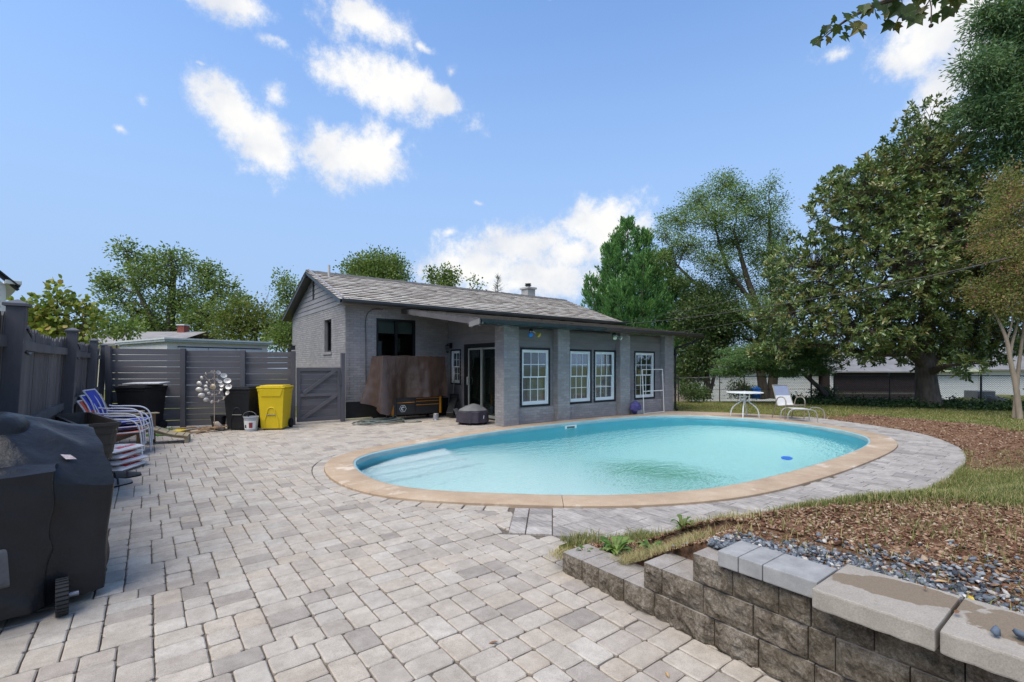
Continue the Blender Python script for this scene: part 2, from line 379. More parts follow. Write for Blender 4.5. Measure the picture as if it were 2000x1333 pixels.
def _edge_grid():
    X, Y = np.meshgrid(_EX, _EY); best = np.full(X.shape, 1e9); sg = np.zeros(X.shape)
    for i in range(len(DECK_EDGE) - 1):
        a, b = DECK_EDGE[i], DECK_EDGE[i + 1]; d = b - a; l2 = d.length_squared
        t = np.clip(((X - a.x) * d.x + (Y - a.y) * d.y) / l2, 0, 1); qx, qy = a.x + d.x * t, a.y + d.y * t
        q = (X - qx) ** 2 + (Y - qy) ** 2; m = q < best; best = np.where(m, q, best); sg = np.where(m, (X - qx) * d.y - (Y - qy) * d.x, sg)
    return np.copysign(np.sqrt(best), sg)
_EG = _edge_grid()
def edge_dist(x, y):
    fx = min(max((x + 6) / .05, 0), len(_EX) - 1.001); fy = min(max((y + 14) / .05, 0), len(_EY) - 1.001); i, j = int(fx), int(fy); a, b = fx - i, fy - j
    return float((_EG[j, i] * (1 - a) + _EG[j, i + 1] * a) * (1 - b) + (_EG[j + 1, i] * (1 - a) + _EG[j + 1, i + 1] * a) * b)
def sst(a, b, x): x = max(0, min(1, (x - a) / (b - a))); return x * x * (3 - 2 * x)
WALL_U = -4.52
def bed(x, y):
    """1 on the planted bed between the wall and the deck"""
    return x > WALL_U - .01 and y < -6.2 and edge_dist(x, y) > 0
def ground_z(x, y):
    if x > WALL_U + .14 and y < -4.4 and x < 30:
        d = edge_dist(x, y)
        if d > 0:
            k = .50 * sst(0.02, 1.25, d) * (1 - .62 * sst(-2.5, 2.5, x)) * (1 - sst(7, 11, x))
            if x < -3.9: k = min(k + .06, max(.10, .10 + .38 * sst(-7.1, -8.0, y)))
            return k + .018 * mnoise.noise(Vector((x * 2.1, y * 2.1, 0))) + .012 * mnoise.noise(Vector((x * 6, y * 6, 3)))
    if x > 9:
        f = (x - CAMP.x) * FW.x + (y - CAMP.y) * FW.y
        if f > 18.5: return -.02 - 1.1 * sst(19.0, 30, f)
    if x > 8 or y > 4: return -.02 + .03 * mnoise.noise(Vector((x * .4, y * .4, 0)))
    return -.045
def mulch(x, y):
    """share of bare mulch against grass"""
    d = edge_dist(x, y) if (y < -3.5 and x > -5) else 9
    n = mnoise.noise(Vector((x * .7, y * .7, 5))) + .5 * mnoise.noise(Vector((x * 2.3, y * 2.3, 8)))
    m = 0
    if x > -4.6 and y < -6.2:
        m = max(m, sst(-.05, .22, -7.98 - .637 * (x + 3.08) - y + .16 * n) * (1 - sst(-.9, .5, x - .35 * n)))      # bed along the wall
        if x < -3.1: m = max(m, sst(.16, .30, d + n * .08))
        m = max(m, .75 * sst(.38, .7, n) * sst(.3, .5, d) * (1 - sst(1.0, 2.0, x)))
    # bare strip curving round the right end of the deck
    if x > 0:
        m = max(m, sst(1.9, 1.25, d + .30 * n) * sst(1.7, 3.0, x + .4 * n) * sst(-3.2, -4.4, y + .25 * n) * (1 if d > .0 else 0))
        m = max(m, .75 * sst(.25, .55, n) * sst(8.0, 8.8, x) * sst(13.5, 12.5, x) * sst(-4.5, -3.2, y) )
    return max(0, min(1, m))
POOLPOLY = [(p.x, p.y) for p in offset_ring(POOL_IN, .2)]
def inside(poly, x, y):
    c = False; n = len(poly); j = n - 1
    for i in range(n):
        if (poly[i][1] > y) != (poly[j][1] > y) and x < (poly[j][0] - poly[i][0]) * (y - poly[i][1]) / (poly[j][1] - poly[i][1]) + poly[i][0]: c = not c
        j = i
    return c
def make_ground():
    xs = [-400, -150, -60, -30, -20, -14] + list(np.arange(-11, 24.01, .2)) + [28, 34, 45, 70, 150, 400]
    ys = [-400, -150, -60, -30, -20, -16] + list(np.arange(-13, 8.01, .2)) + [10, 13, 18, 26, 40, 70, 150, 400]
    idx = {}; V = []; F = []; MU = []
    for j, y in enumerate(ys):
        for i, x in enumerate(xs):
            idx[i, j] = len(V); V.append((x, y, ground_z(x, y))); MU.append(mulch(x, y) if (-5 < x < 16 and -13 < y < 2) else 0.)
    for j in range(len(ys) - 1):
        for i in range(len(xs) - 1):
            cx, cy = (xs[i] + xs[i + 1]) / 2, (ys[j] + ys[j + 1]) / 2
            if -6 < cx < 8 and -8 < cy < 1 and inside(POOLPOLY, cx, cy): continue
            F.append((idx[i, j], idx[i + 1, j], idx[i + 1, j + 1], idx[i, j + 1]))
    t = NT('lawn_soil'); v = t.tc.outputs['Object']
    g = t.ramp(t.noise(1.6, 6, .7), [(.3, (.095, .125, .026)), (.52, (.19, .195, .055)), (.72, (.31, .25, .105))])
    g = t.mix(1.0, g, t.ramp(t.noise(26, 4, .7), [(.3, (.55, .55, .5)), (.7, (1.1, 1.1, 1.1))]), 'MULTIPLY')
    m = t.ramp(t.noise(17, 6, .75), [(.25, (.06, .032, .02)), (.45, (.17, .09, .055)), (.62, (.25, .15, .09)), (.8, (.36, .26, .18))])
    t.set(col=t.mix(t.attr('bare'), g, m), rough=.95, spec=.1); t.bump(t.noise(45, 6, .75), .9, .03)
    o = npmesh('ground', V, F, t.m, smooth=True, kind='structure')
    a = o.data.attributes.new('bare', 'FLOAT', 'POINT'); a.data.foreach_set('value', MU)
make_ground()
# ---- pool basin, water, coping
def make_pool():
    n = len(POOL_IN)
    def depth(x, y): return -.80 - 1.15 * sst(-2.2, 1.8, x) * sst(7.2, 4.8, x)
    t = NT('pool_liner'); v = t.tc.outputs['Object']
    al = t.n('ShaderNodeMapping', vector_type='TEXTURE'); al.inputs['Location'].default_value = (.62, -4.02, 0); al.inputs['Rotation'].default_value = (0, 0, -HEAD); al.inputs['Scale'].default_value = (1.5, 1.15, 50); gp = t.n('ShaderNodeNewGeometry'); t.l(gp.outputs['Position'], al.inputs[0])
    ln = t.n('ShaderNodeVectorMath', operation='LENGTH'); t.l(al.outputs[0], ln.inputs[0])
    e = t.mth('ADD', t.mth('SUBTRACT', 1.0, ln.outputs['Value']), t.mth('MULTIPLY', t.mth('SUBTRACT', t.noise(3.4, 7, .72), .5), 2.4))
    am = t.ramp(e, [(.12, (0, 0, 0)), (.55, (.95, .95, .95))])
    base = t.ramp(t.noise(1.2, 4), [(.3, (.86, .95, .90)), (.7, (.93, .97, .93))])
    t.set(col=t.mix(am, base, (.05, .27, .06)), rough=.6, spec=.2); M_FLOOR = t.m
    M_WALL = mat('pool_liner_wall', (.12, .47, .58), .5, .07, 2, fine=.06)
    # floor
    me = MB(); rings = [0, .25, .5, .72, .88, .96, 1.0]; C = sum(POOL_IN, Vector()) / n
    for k in rings[1:]:
        for p in POOL_IN:
            q = C + (p - C) * k; me.v.append((q.x, q.y, depth(q.x, q.y) + (.12 if k == 1.0 else 0)))
    me.v.append((C.x, C.y, depth(C.x, C.y)))
    ci = len(me.v) - 1
    for i in range(n): me.f.append([ci, i, (i + 1) % n])
    for r in range(len(rings) - 2):
        for i in range(n): me.f.append([r * n + i, (r + 1) * n + i, (r + 1) * n + (i + 1) % n, r * n + (i + 1) % n])
    me.mi = [0] * len(me.f)
    basin = empty('swimming_pool', (C.x, C.y, 0), label='oval in-ground swimming pool with tan concrete coping and turquoise water', cat='pool')
    me.build('pool_floor', M_FLOOR, basin, world=True, smooth=True)
    w = MB()
    for i, p in enumerate(POOL_IN): w.v += [(p.x, p.y, depth(p.x, p.y) - .05), (p.x, p.y, -.02)]
    for i in range(n): j = (i + 1) % n; w.f.append([2 * i, 2 * i + 1, 2 * j + 1, 2 * j]); w.mi.append(0)
    w.build('liner_wall', M_WALL, basin, world=True, smooth=True)
    # liner bead: pale rounded lip under the coping
    b = MB(); prof = [(-.012, -.075), (.022, -.07), (.036, -.03), (.03, .012), (-.012, .022)]
    for i, p in enumerate(POOL_IN):
        tt = POOL_IN[(i + 1) % n] - POOL_IN[i - 1]; nn = Vector((-tt.y, tt.x, 0)).normalized()
        b.v += [(p.x + nn.x * q[0], p.y + nn.y * q[0], q[1]) for q in prof]
    m = len(prof)
    for i in range(n):
        j = (i + 1) % n
        for k in range(m - 1): b.f.append([i * m + k, j * m + k, j * m + k + 1, i * m + k + 1]); b.mi.append(0)
    b.build('liner_bead', mat('bead_vinyl', (.30, .44, .46), .45, .1, 3), basin, world=True, smooth=True)
    # coping: cast concrete with a few saw joints, worn pale along the outer side
    t = NT('coping_concrete'); v = t.tc.outputs['Object']
    c = t.ramp(t.noise(2.2, 6, .65), [(.3, (.36, .26, .175)), (.55, (.44, .33, .23)), (.75, (.50, .40, .295))])
    c = t.mix(t.ramp(t.noise(1.3, 5, .7), [(.57, (0, 0, 0)), (.66, (.75, .75, .75))]), c, (.66, .58, .48))
    c = t.mix(1.0, c, t.ramp(t.noise(190, 2, .7), [(.3, (.75, .73, .7)), (.6, (1.06, 1.06, 1.06))]), 'MULTIPLY')
    t.set(col=c, rough=.85, spec=.25); t.bump(t.noise(120, 4, .7), .4, .004)
    cuts = [int(n * k / 12) for k in range(13)]
    for s in range(12):
        cp = MB(); a, z = cuts[s], cuts[s + 1]; prof = [(0.0, -.05), (.0, .012), (.018, .026), (.97, .030), (1.0, .020), (1.0, -.09), (.5, -.09)]
        m = len(prof); cnt = 0
        for i in range(a, z + 1):
            p, q = POOL_IN[i % n], POOL_OUT[i % n]
            if i == a: tt = POOL_IN[(i + 1) % n] - p; p = p + tt.normalized() * .003; q = q + tt.normalized() * .003
            if i == z: tt = POOL_IN[(i - 1) % n] - p; p = p + tt.normalized() * .003; q = q + tt.normalized() * .003
            cp.v += [(p.x + (q.x - p.x) * u, p.y + (q.y - p.y) * u, zz) for u, zz in prof]; cnt += 1
        for i in range(cnt - 1):
            for k in range(m): cp.f.append([i * m + k, i * m + (k + 1) % m, (i + 1) * m + (k + 1) % m, (i + 1) * m + k]); cp.mi.append(0)
        cp.f += [[k for k in range(m)][::-1], [(cnt - 1) * m + k for k in range(m)]]; cp.mi += [0, 0]
        cp.build('coping_slab', t.m, basin, world=True, smooth=True)
    # white entry steps along the left end
    ms = mat('step_fibreglass', (.90, .93, .91), .4, .05, 3)
    for k, (off, zt) in enumerate(((0, -.24), (.36, -.43), (.72, -.62))):
        st = MB(); a = Vector((-4.35, -1.95 - off, 0)); b2 = Vector((-2.35 + .1 * k, -1.62 - off, 0))
        poly = [(b2.x, b2.y), (-2.2, -.98), (-3.4, -1.37), (-4.38, -2.1)] if k == 0 else [(b2.x, b2.y), (-2.2, -.98), (-3.4, -1.37), (-4.38, -2.1), (a.x - .05 * k, a.y)]
        poly = ([(a.x + .3, a.y + .02)] + poly) if k == 0 else poly
        if parea(poly) < 0: poly = poly[::-1]
        st.prism(poly, -1.1, zt + .003 * k); st.build('step', ms, basin, world=True, bevel=.03, smooth=True)
    # water body
    t = NT('pool_water'); rf = t.n('ShaderNodeBsdfRefraction'); rf.inputs['IOR'].default_value = 1.333; rf.inputs['Roughness'].default_value = 0; rf.inputs['Color'].default_value = (.97, 1, 1, 1); gl = t.n('ShaderNodeBsdfGlossy'); gl.inputs['Roughness'].default_value = .02; gl.inputs['Color'].default_value = (1, 1, 1, 1); fr = t.n('ShaderNodeFresnel'); fr.inputs['IOR'].default_value = 1.333
    h = t.mth('ADD', t.noise(4.5, 3, .55, stretch=(1.0, 1.9, 1)), t.mth('MULTIPLY', t.noise(13, 3, .6, stretch=(1.1, 1.7, 1)), .55))
    bn = t.bump(h, .8, .11)
    for q in (rf, gl, fr): t.l(bn, q.inputs['Normal'])
    mx = t.n('ShaderNodeMixShader'); bk = t.n('ShaderNodeNewGeometry'); t.l(t.mth('MULTIPLY', fr.outputs[0], t.mth('MULTIPLY_ADD', bk.outputs['Backfacing'], .55, .45)), mx.inputs[0]); t.l(rf.outputs[0], mx.inputs[1]); t.l(gl.outputs[0], mx.inputs[2]); t.l(mx.outputs[0], t.out.inputs[0])
    va = t.n('ShaderNodeVolumeAbsorption'); va.inputs['Color'].default_value = (.20, .90, .92, 1); va.inputs['Density'].default_value = .105; t.l(va.outputs[0], t.out.inputs['Volume'])
    wr = offset_ring(POOL_IN, .02); wm = MB(); zt = -.125
    wm.v = [(p.x, p.y, zt) for p in wr] + [(p.x, p.y, -2.2) for p in wr]
    wm.f = [list(range(n)), [n + i for i in range(n)][::-1]] + [[i, n + i, n + (i + 1) % n, (i + 1) % n] for i in range(n)]; wm.mi = [0] * len(wm.f)
    o = wm.build('pool_water', t.m, kind='structure')
    # fittings: skimmer mouth and two return jets in the far wall, ladder-less
    sk = MB(); sk.box(1.62, 1.67, -.475, -.43, -.20, -.055).box(1.97, 2.02, -.475, -.43, -.20, -.055).box(1.67, 1.97, -.475, -.43, -.20, -.175).box(1.67, 1.97, -.475, -.43, -.08, -.055)
    sk.build('skimmer_frame', mat('white_plastic', (.78, .79, .78), .4, .05, 4), basin, world=True, bevel=.006)
    MB().box(1.67, 1.97, -.452, -.44, -.175, -.08).build('skimmer_mouth', mat('skimmer_dark', (.12, .17, .16), .6), basin, world=True)
    return basin
make_pool()
# floating dispenser, debris at the far edge
fl = empty('pool_float', (1.90, -5.70, -.125), label='small blue ring-shaped chlorine floater drifting at the right end of the pool', cat='float')
f = MB(); f.tube([(math.cos(R_(a)) * .072, math.sin(R_(a)) * .072, .016) for a in range(0, 361, 20)], .018, 8, False); f.build('float_ring', mat('float_blue', (.03, .16, .62), .35, .1), fl, smooth=True)
f = MB(); f.lathe([(.035, -.05), (.04, .02), (.035, .032), (.0, .035)], n=14); f.build('float_cap', mat('float_navy', (.03, .10, .40), .4, .1), fl, smooth=True)
# ---- paving
SLD = (Vector((-3.881, -5.462)), Vector((-4.345, -5.974)))     # line where the patio meets the two soldier courses
# laying pattern of the pavers (x, y, width, length in units of 76 mm), periodic over 16 x 16 units
PATTERN = [(0, 0, 2, 3), (2, 0, 2, 3), (4, 0, 2, 3), (6, 0, 3, 2), (9, 0, 2, 2), (11, 0, 2, 3), (13, 0, 3, 2), (6, 2, 3, 2), (9, 2, 2, 3), (13, 2, 3, 2), (0, 3, 2, 3), (2, 3, 2, 2), (4, 3, 2, 2), (11, 3, 2, 2), (6, 4, 3, 2), (13, 4, 3, 2), (2, 5, 2, 3), (4, 5, 2, 3), (9, 5, 2, 3), (11, 5, 2, 3), (0, 6, 2, 2), (6, 6, 3, 2), (13, 6, 3, 2), (0, 8, 3, 2), (3, 8, 3, 2), (6, 8, 2, 2), (8, 8, 2, 2), (10, 8, 2, 2), (12, 8, 2, 3), (14, 8, 2, 2), (0, 10, 3, 2), (3, 10, 2, 2), (5, 10, 2, 3), (7, 10, 3, 2), (10, 10, 2, 2), (14, 10, 2, 3), (12, 11, 2, 3), (0, 12, 3, 2), (3, 12, 2, 2), (7, 12, 3, 2), (10, 12, 2, 2), (5, 13, 2, 3), (14, 13, 2, 3), (0, 14, 3, 2), (3, 14, 2, 2), (7, 14, 3, 2), (10, 14, 2, 2), (12, 14, 2, 2)]
def make_paving():
    pat = PATTERN; U = .0762; P = 16 * U; gap = .0036
    random.seed(5)
    patio = empty('patio', (-6, -3, 0), kind='structure')
    ring_o = offset_ring(POOL_OUT, .165)
    sd_ = (SLD[1] - SLD[0]).normalized(); sn = Vector((-sd_.y, sd_.x))
    if (Vector((-6, -4)) - SLD[0]).dot(sn) < 0: sn = -sn
    jobs = []
    for iu in range(-12, 10):
        for iv in range(-14, 10):
            for (x, y, w, h) in pat:
                a, b = iu * P + (x + (iv * 7) % 16) * U - .04, iv * P + y * U
                cx, cy = a + w * U / 2, b + h * U / 2
                if cx < -8.6 or cy < -10.6 or cy > 5.3 or cx > .75: continue
                if not in_view(cx, cy, .12): continue
                if cy < -6.8 and cx > -4.38: continue
                if cx > -4.02 and cy < -5.8: continue
                if cx > -2.55 and cy > 3.85: continue
                if cx > .62 and cy > .3: continue
                if cx > -.9 and cy < .1: 
                    if cx > .05: continue
                jx, jy = random.uniform(-.002, .002), random.uniform(-.002, .002)
                poly = [(a + gap + jx, b + gap + jy), (a + w * U - gap + jx, b + gap + jy), (a + w * U - gap + jx, b + h * U - gap + jy), (a + gap + jx, b + h * U - gap + jy)]
                q, nn, d = ring_near(ring_o, cx, cy)
                if d < -.15: continue
                if d < .22: poly = clip(poly, q.x + nn.x * .004, q.y + nn.y * .004, nn.x, nn.y)
                if len(poly) > 2 and cy < -5.2:
                    rel = Vector((cx, cy)) - SLD[0]; ss = rel.dot(sd_); pp = rel.dot(sn)
                    if ss < .72 or pp > .1: poly = clip(poly, SLD[0].x, SLD[0].y, sn.x, sn.y) if ss < .72 else poly
                    elif ss < .90: poly = clip(poly, SLD[0].x + sd_.x * .74, SLD[0].y + sd_.y * .74, sd_.x, sd_.y)
                    if pp < -.62 and ss < .80: continue
                if len(poly) < 3 or parea(poly) < .0012: continue
                jobs.append((cx, cy, poly))
    # soldier ring round the coping
    n = len(ring_o); i = 0; acc = 0; per = []
    L = [0]
    for k in range(n): L.append(L[-1] + (POOL_OUT[(k + 1) % n] - POOL_OUT[k]).length)
    def ringpt(ring, s):
        s = s % L[-1]
        k = max(j for j in range(n) if L[j] <= s); t = (s - L[k]) / (L[k + 1] - L[k]); return ring[k].lerp(ring[(k + 1) % n], t)
    s = 0.
    while s < L[-1]:
        w = random.choice((.19, .23, .23, .26)); a0, a1 = ringpt(POOL_OUT, s + .004), ringpt(POOL_OUT, s + w - .004); b0, b1 = ringpt(ring_o, s + .004), ringpt(ring_o, s + w - .004)
        m = (a0 + b1) / 2; s += w
        if m.x > .0 or (m.y > .2 and m.x > -.2): continue
        if (Vector((m.x, m.y)) - SLD[0]).dot(sn) < -.02 and m.y < -4.5: continue
        poly = [(a0.x, a0.y), (b0.x, b0.y), (b1.x, b1.y), (a1.x, a1.y)]
        if parea(poly) < 0: poly = poly[::-1]
        poly = inset(poly, .004); jobs.append((m.x, m.y, poly))
    jobs.sort(key=lambda j: (j[0] - CAMP.x) ** 2 + (j[1] - CAMP.y) ** 2)
    near = [j for j in jobs if in_view(j[0], j[1], .0)][:300]; ids = set(id(j) for j in near)
    for (cx, cy, poly) in near:
        mb = MB(); stone(mb, round_poly([(p[0] - cx, p[1] - cy) for p in poly], .012, .0016), 0, .006, .005, .04, .006)
        if mb.v: mb.build('paver', M_PAV, patio, loc=(cx + 6, cy + 3, random.uniform(-.0025, .0025)))
    mb = MB()
    for j in jobs:
        if id(j) in ids: continue
        mb.t = random.random(); d = math.hypot(j[0] - CAMP.x, j[1] - CAMP.y)
        stone(mb, round_poly(j[2], .012, .0016) if d < 7 else j[2], random.uniform(-.003, .002), .006, .005, .03, .008)
    mb.build('paver_field', M_PAVA, patio, world=True, kind='stuff')
    MB().add([(-9.5, -11.5, -.016), (-4.3, -11.5, -.016), (-4.3, -6.0, -.016), (-9.5, -6.0, -.016)], [(0, 1, 2, 3)]).build('joint_bed', M_SAND, patio, world=True)
    # upper joint bed, cut along the pool
    jb = MB(); ro = [p for p in POOL_OUT if p.x < .6]
    k0 = min(range(n), key=lambda k: (POOL_OUT[k] - Vector((-3.7, -5.6, 0))).length); k1 = min(range(n), key=lambda k: (POOL_OUT[k] - Vector((.3, -.1, 0))).length)
    ks = []; k = k0
    while k != k1: ks.append(k); k = (k - 1) % n
    if len(ks) > n * .6:
        ks = []; k = k0
        while k != k1: ks.append(k); k = (k + 1) % n
    inner = [POOL_OUT[k] for k in ks]
    outer = [Vector((-9.5, -6.0 + 12 * i / (len(inner) - 1), 0)) if i < len(inner) * .7 else Vector((-9.5 + 10.1 * (i - .7 * len(inner)) / (.3 * len(inner)), 6.0 if False else 5.6, 0)) for i in range(len(inner))]
    vs = [(p.x, p.y, -.018) for p in inner] + [(p.x, p.y, -.018) for p in outer]; m = len(inner)
    jb.add(vs, [(i, i + 1, m + i + 1, m + i) for i in range(m - 1)]); jb.build('joint_bed', M_SAND, patio, world=True)
    MB().add([(-9.5, -6.0, -.0175), (-4.3, -6.3, -.0175), (-3.2, -6.6, -.0175), (-3.3, -5.7, -.0175), (-3.75, -5.5, -.0175)], [(0, 1, 2, 3, 4)]).build('joint_bed', M_SAND, patio, world=True)
    # ---- slab deck on the right of the pool
    deck = empty('pool_deck', (2, -7.2, 0), kind='structure'); random.seed(9); dj = []
    def deck_clip(poly, cx, cy):
        q, nn, d = ring_near(POOL_OUT, cx, cy)
        if d < -.12: return []
        if d < .4: poly = clip(poly, q.x + nn.x * .004, q.y + nn.y * .004, nn.x, nn.y)
        if len(poly) < 3: return []
        best = min(range(len(DECK_EDGE) - 1), key=lambda k: (DECK_EDGE[k].x - cx) ** 2 + (DECK_EDGE[k].y - cy) ** 2); e = DECK_EDGE[best + 1] - DECK_EDGE[best]; nn = Vector((-e.y, e.x, 0)).normalized()
        poly = clip(poly, DECK_EDGE[best].x, DECK_EDGE[best].y, nn.x, nn.y)
        return poly if len(poly) > 2 and parea(poly) > .002 else []
    x = -4.6; row = 0
    s2 = (Vector((-3.562, -5.705)), Vector((-4.061, -6.321)))
    while x < 8.4:
        w = random.choice((.15, .15, .23)); y = -8.6 + random.uniform(0, .3)
        while y < -3.6:
            l = random.choice((.23, .3, .38, .38)); cx, cy = x + w / 2, y + l / 2
            poly = [(x + .003, y + .003), (x + w - .003, y + .003), (x + w - .003, y + l - .003), (x + .003, y + l - .003)]; y += l
            if (cx < 4 and cy > -5) or not in_view(cx, cy): continue
            poly = deck_clip(poly, cx, cy)
            if poly and cx < -2.5: poly = clip(poly, s2[0].x, s2[0].y, -sn.x, -sn.y)
            if poly and len(poly) > 2 and cx < -3.2: poly = clip(poly, SLD[0].x + sd_.x * .735, SLD[0].y + sd_.y * .735, -sd_.x, -sd_.y)
            if poly and len(poly) > 2 and parea(poly) > .002: dj.append((cx, cy, poly))
        x += w
    # two soldier courses between patio and deck
    perp = -sn
    for off, wid in ((.004, .15), (.16, .235)):
        s = -.05
        while s < .66:
            l = .15 if off < .1 else .19
            a = SLD[0] + sd_ * s + perp * off; poly = [tuple(a), tuple(a + sd_ * (l - .005)), tuple(a + sd_ * (l - .005) + perp * (wid - .005)), tuple(a + perp * (wid - .005))]; s += l
            if parea(poly) < 0: poly = poly[::-1]
            c = a + sd_ * l / 2 + perp * wid / 2; q, nn, d = ring_near(POOL_OUT, c.x, c.y)
            if d < .3: poly = clip(poly, q.x + nn.x * .004, q.y + nn.y * .004, nn.x, nn.y)
            if len(poly) > 2 and parea(poly) > .002: dj.append((c.x, c.y, poly))
    dj.sort(key=lambda j: (j[0] - CAMP.x) ** 2 + (j[1] - CAMP.y) ** 2)
    rest = MB()
    for k, (cx, cy, poly) in enumerate(dj):
        if k < 300:
            mb = MB(); stone(mb, [(p[0] - cx, p[1] - cy) for p in poly], 0, .004, .003, .03, .004)
            if mb.v: mb.build('paver', M_DECK, deck, loc=(cx - 2, cy + 7.2, random.uniform(-.001, .001)))
        else: rest.t = random.random(); stone(rest, poly, 0, .004, .003, .03, .004)
    if rest.v: rest.build('paver_field', paver_material('deck_slab_field', DECKC, orand=False, streak=True), deck, world=True, kind='stuff')
    # bedding below the deck
    jb = MB(); m = len(DECK_EDGE); inn = []
    for p in DECK_EDGE:
        q, nn, d = ring_near(POOL_OUT, p.x, p.y); inn.append(q)
    jb.add([(p.x, p.y, -.02) for p in DECK_EDGE] + [(p.x, p.y, -.02) for p in inn], [(i, i + 1, m + i + 1, m + i) for i in range(m - 1)])
    jb.build('joint_bed', M_SAND, deck, world=True)
    # plain concrete apron at the far end, under the table
    ap = [(5.6, -.10), (6.6, -.02), (7.05, -.35), (7.65, -1.3), (8.15, -2.6), (8.25, -3.9), (8.0, -4.5), (6.85, -4.5), (6.75, -3.5), (6.55, -2.0), (6.1, -1.0)]
    ap = [p for p in ap]
    cm = paver_material('apron_concrete', [(0, (.40, .30, .23)), (1, (.46, .36, .28))], orand=True)
    a = MB(); a.prism(ap[::-1] if parea(ap) < 0 else ap, -.08, -.002); a.build('concrete_apron', cm, None, bevel=.008, kind='structure')
    fr = [(.6, -.02), (4.2, .02), (5.6, -.03), (5.6, -.14), (4.2, -.12), (1.5, -.06)]
    a = MB(); a.prism([(-.2, -.2), (7.0, -.02), (7.0, .2), (-.2, .2)], -.09, -.006); a.build('wall_footing', cm, None, kind='structure')
make_paving()
# ================================================================== retaining wall, gravel, planting bed
def make_wall():
    random.seed(3)
    root = empty('retaining_wall', (WALL_U, -8.3, 0), label='low stepped retaining wall of split-face concrete blocks with pale capstones', cat='wall')
    t = NT('split_face_block'); geo = t.n('ShaderNodeNewGeometry'); v = geo.outputs['Position']
    c = t.ramp(t.mth('MULTIPLY_ADD', t.noise(46, 5, .75, vec=v), .55, t.mth('MULTIPLY', t.noise(9, 5, .7, vec=v), .5)), [(.35, (.030, .022, .016)), (.45, (.125, .098, .070)), (.55, (.255, .212, .163)), (.69, (.44, .395, .335))])
    c = t.mix(t.mth('MULTIPLY', t.orand(), .40), c, t.ramp(t.noise(11, 5, .7, vec=v), [(.3, (.09, .075, .055)), (.7, (.30, .25, .17))]))
    c = t.mix(1.0, c, t.ramp(t.noise(150, 2, .7, vec=v), [(.3, (.62, .62, .62)), (.7, (1.15, 1.15, 1.15))]), 'MULTIPLY')
    t.set(col=c, rough=.92, spec=.15); t.bump(t.noise(70, 6, .8, vec=v), 1.0, .018); M_SPLIT = t.m
    t = NT('block_top'); geo = t.n('ShaderNodeNewGeometry'); v = geo.outputs['Position']
    c = t.ramp(t.noise(9, 5, .65, vec=v), [(.3, (.27, .235, .20)), (.7, (.40, .36, .325))])
    c = t.mix(1.0, c, t.ramp(t.noise(160, 2, .7, vec=v), [(.3, (.7, .7, .7)), (.7, (1.08, 1.08, 1.08))]), 'MULTIPLY')
    t.set(col=c, rough=.9, spec=.2); t.bump(t.noise(120, 4, .7, vec=v), .4, .004); M_TOP = t.m
    H = .153
    def block(v0, v1, z0, depth, setb):
        """rough split face towards -u, plain top"""
        mb = MB(); L = v1 - v0; nx, nz = max(6, int(L / .017)), 9; x0 = WALL_U + setb
        k = len(mb.v); cv = v0 + L / 2; cz = z0 + H / 2
        for j in range(nz + 1):
            for i in range(nx + 1):
                y = v0 + L * i / nx; z = z0 + H * j / nz
                e = min(i, nx - i, 99) / 1.5; e2 = min(j, nz - j) / 1.3; f = min(1, e) * min(1, e2)
                d = f * (.020 + .026 * mnoise.noise(Vector((y * 11, z * 11, z0 * 9))) + .018 * mnoise.noise(Vector((y * 30, z * 30, z0 * 5))) + .009 * mnoise.noise(Vector((y * 75, z * 75, z0 * 3))))
                mb.v.append((x0 - d, y, z))
        for j in range(nz):
            for i in range(nx): mb.f.append([k + j * (nx + 1) + i, k + (j + 1) * (nx + 1) + i, k + (j + 1) * (nx + 1) + i + 1, k + j * (nx + 1) + i + 1]); mb.mi.append(0)
        m0 = len(mb.f)
        mb.cur = 1; mb.add([(x0, v0, z0 + H), (x0, v1, z0 + H), (x0 + depth, v1 , z0 + H), (x0 + depth, v0, z0 + H)], [(0, 3, 2, 1)])
        mb.cur = 0; mb.add([(x0, v0, z0), (x0, v0, z0 + H), (x0 + depth, v0, z0 + H), (x0 + depth, v0, z0)], [(0, 1, 2, 3)])
        mb.add([(x0, v1, z0), (x0 + depth, v1, z0), (x0 + depth, v1, z0 + H), (x0, v1, z0 + H)], [(0, 1, 2, 3)])
        mb.add([(x0 + depth, v0, z0), (x0 + depth, v0, z0 + H), (x0 + depth, v1, z0 + H), (x0 + depth, v1, z0)], [(0, 1, 2, 3)])
        o = mb.build('block', [M_SPLIT, M_TOP], root, world=True)
    g = .0025
    def course(z, joints, setb, depth=.26):
        for a, b in zip(joints[:-1], joints[1:]): block(b + g, a - g, z, depth, setb + random.uniform(-.003, .004))
    course(0.0 - .012, [-6.865, -7.06, -7.215, -7.425, -7.66, -7.76, -8.04, -8.27, -8.52, -8.8, -9.1, -9.4, -9.7, -10.0], 0)
    course(H - .010, [-7.575, -7.705, -7.97, -8.24, -8.49, -8.60, -8.86, -9.15, -9.40, -9.7, -10.0], .008)
    course(2 * H - .008, [-7.90, -8.13, -8.36, -8.50, -8.74, -9.02, -9.28, -9.56, -9.8, -10.0], .016)
    # capstones: three small grey slabs, then large pale ones with a damp patch
    zt = 3 * H - .006
    for a, b in ((-8.075, -8.185), (-8.185, -8.305), (-8.305, -8.545)):
        m = MB(); m.box(WALL_U - .035, WALL_U + .205, b + .002, a - .002, zt, zt + .08); m.build('capstone', mat('cap_grey', (.31, .305, .295), .85, .22, 9, .3, 120, fine=.2), root, world=True, bevel=.006)
    t = NT('cap_pale'); geo = t.n('ShaderNodeNewGeometry'); v = geo.outputs['Position']
    c = t.ramp(t.noise(6, 5, .6, vec=v), [(.3, (.31, .272, .226)), (.7, (.40, .355, .30))])
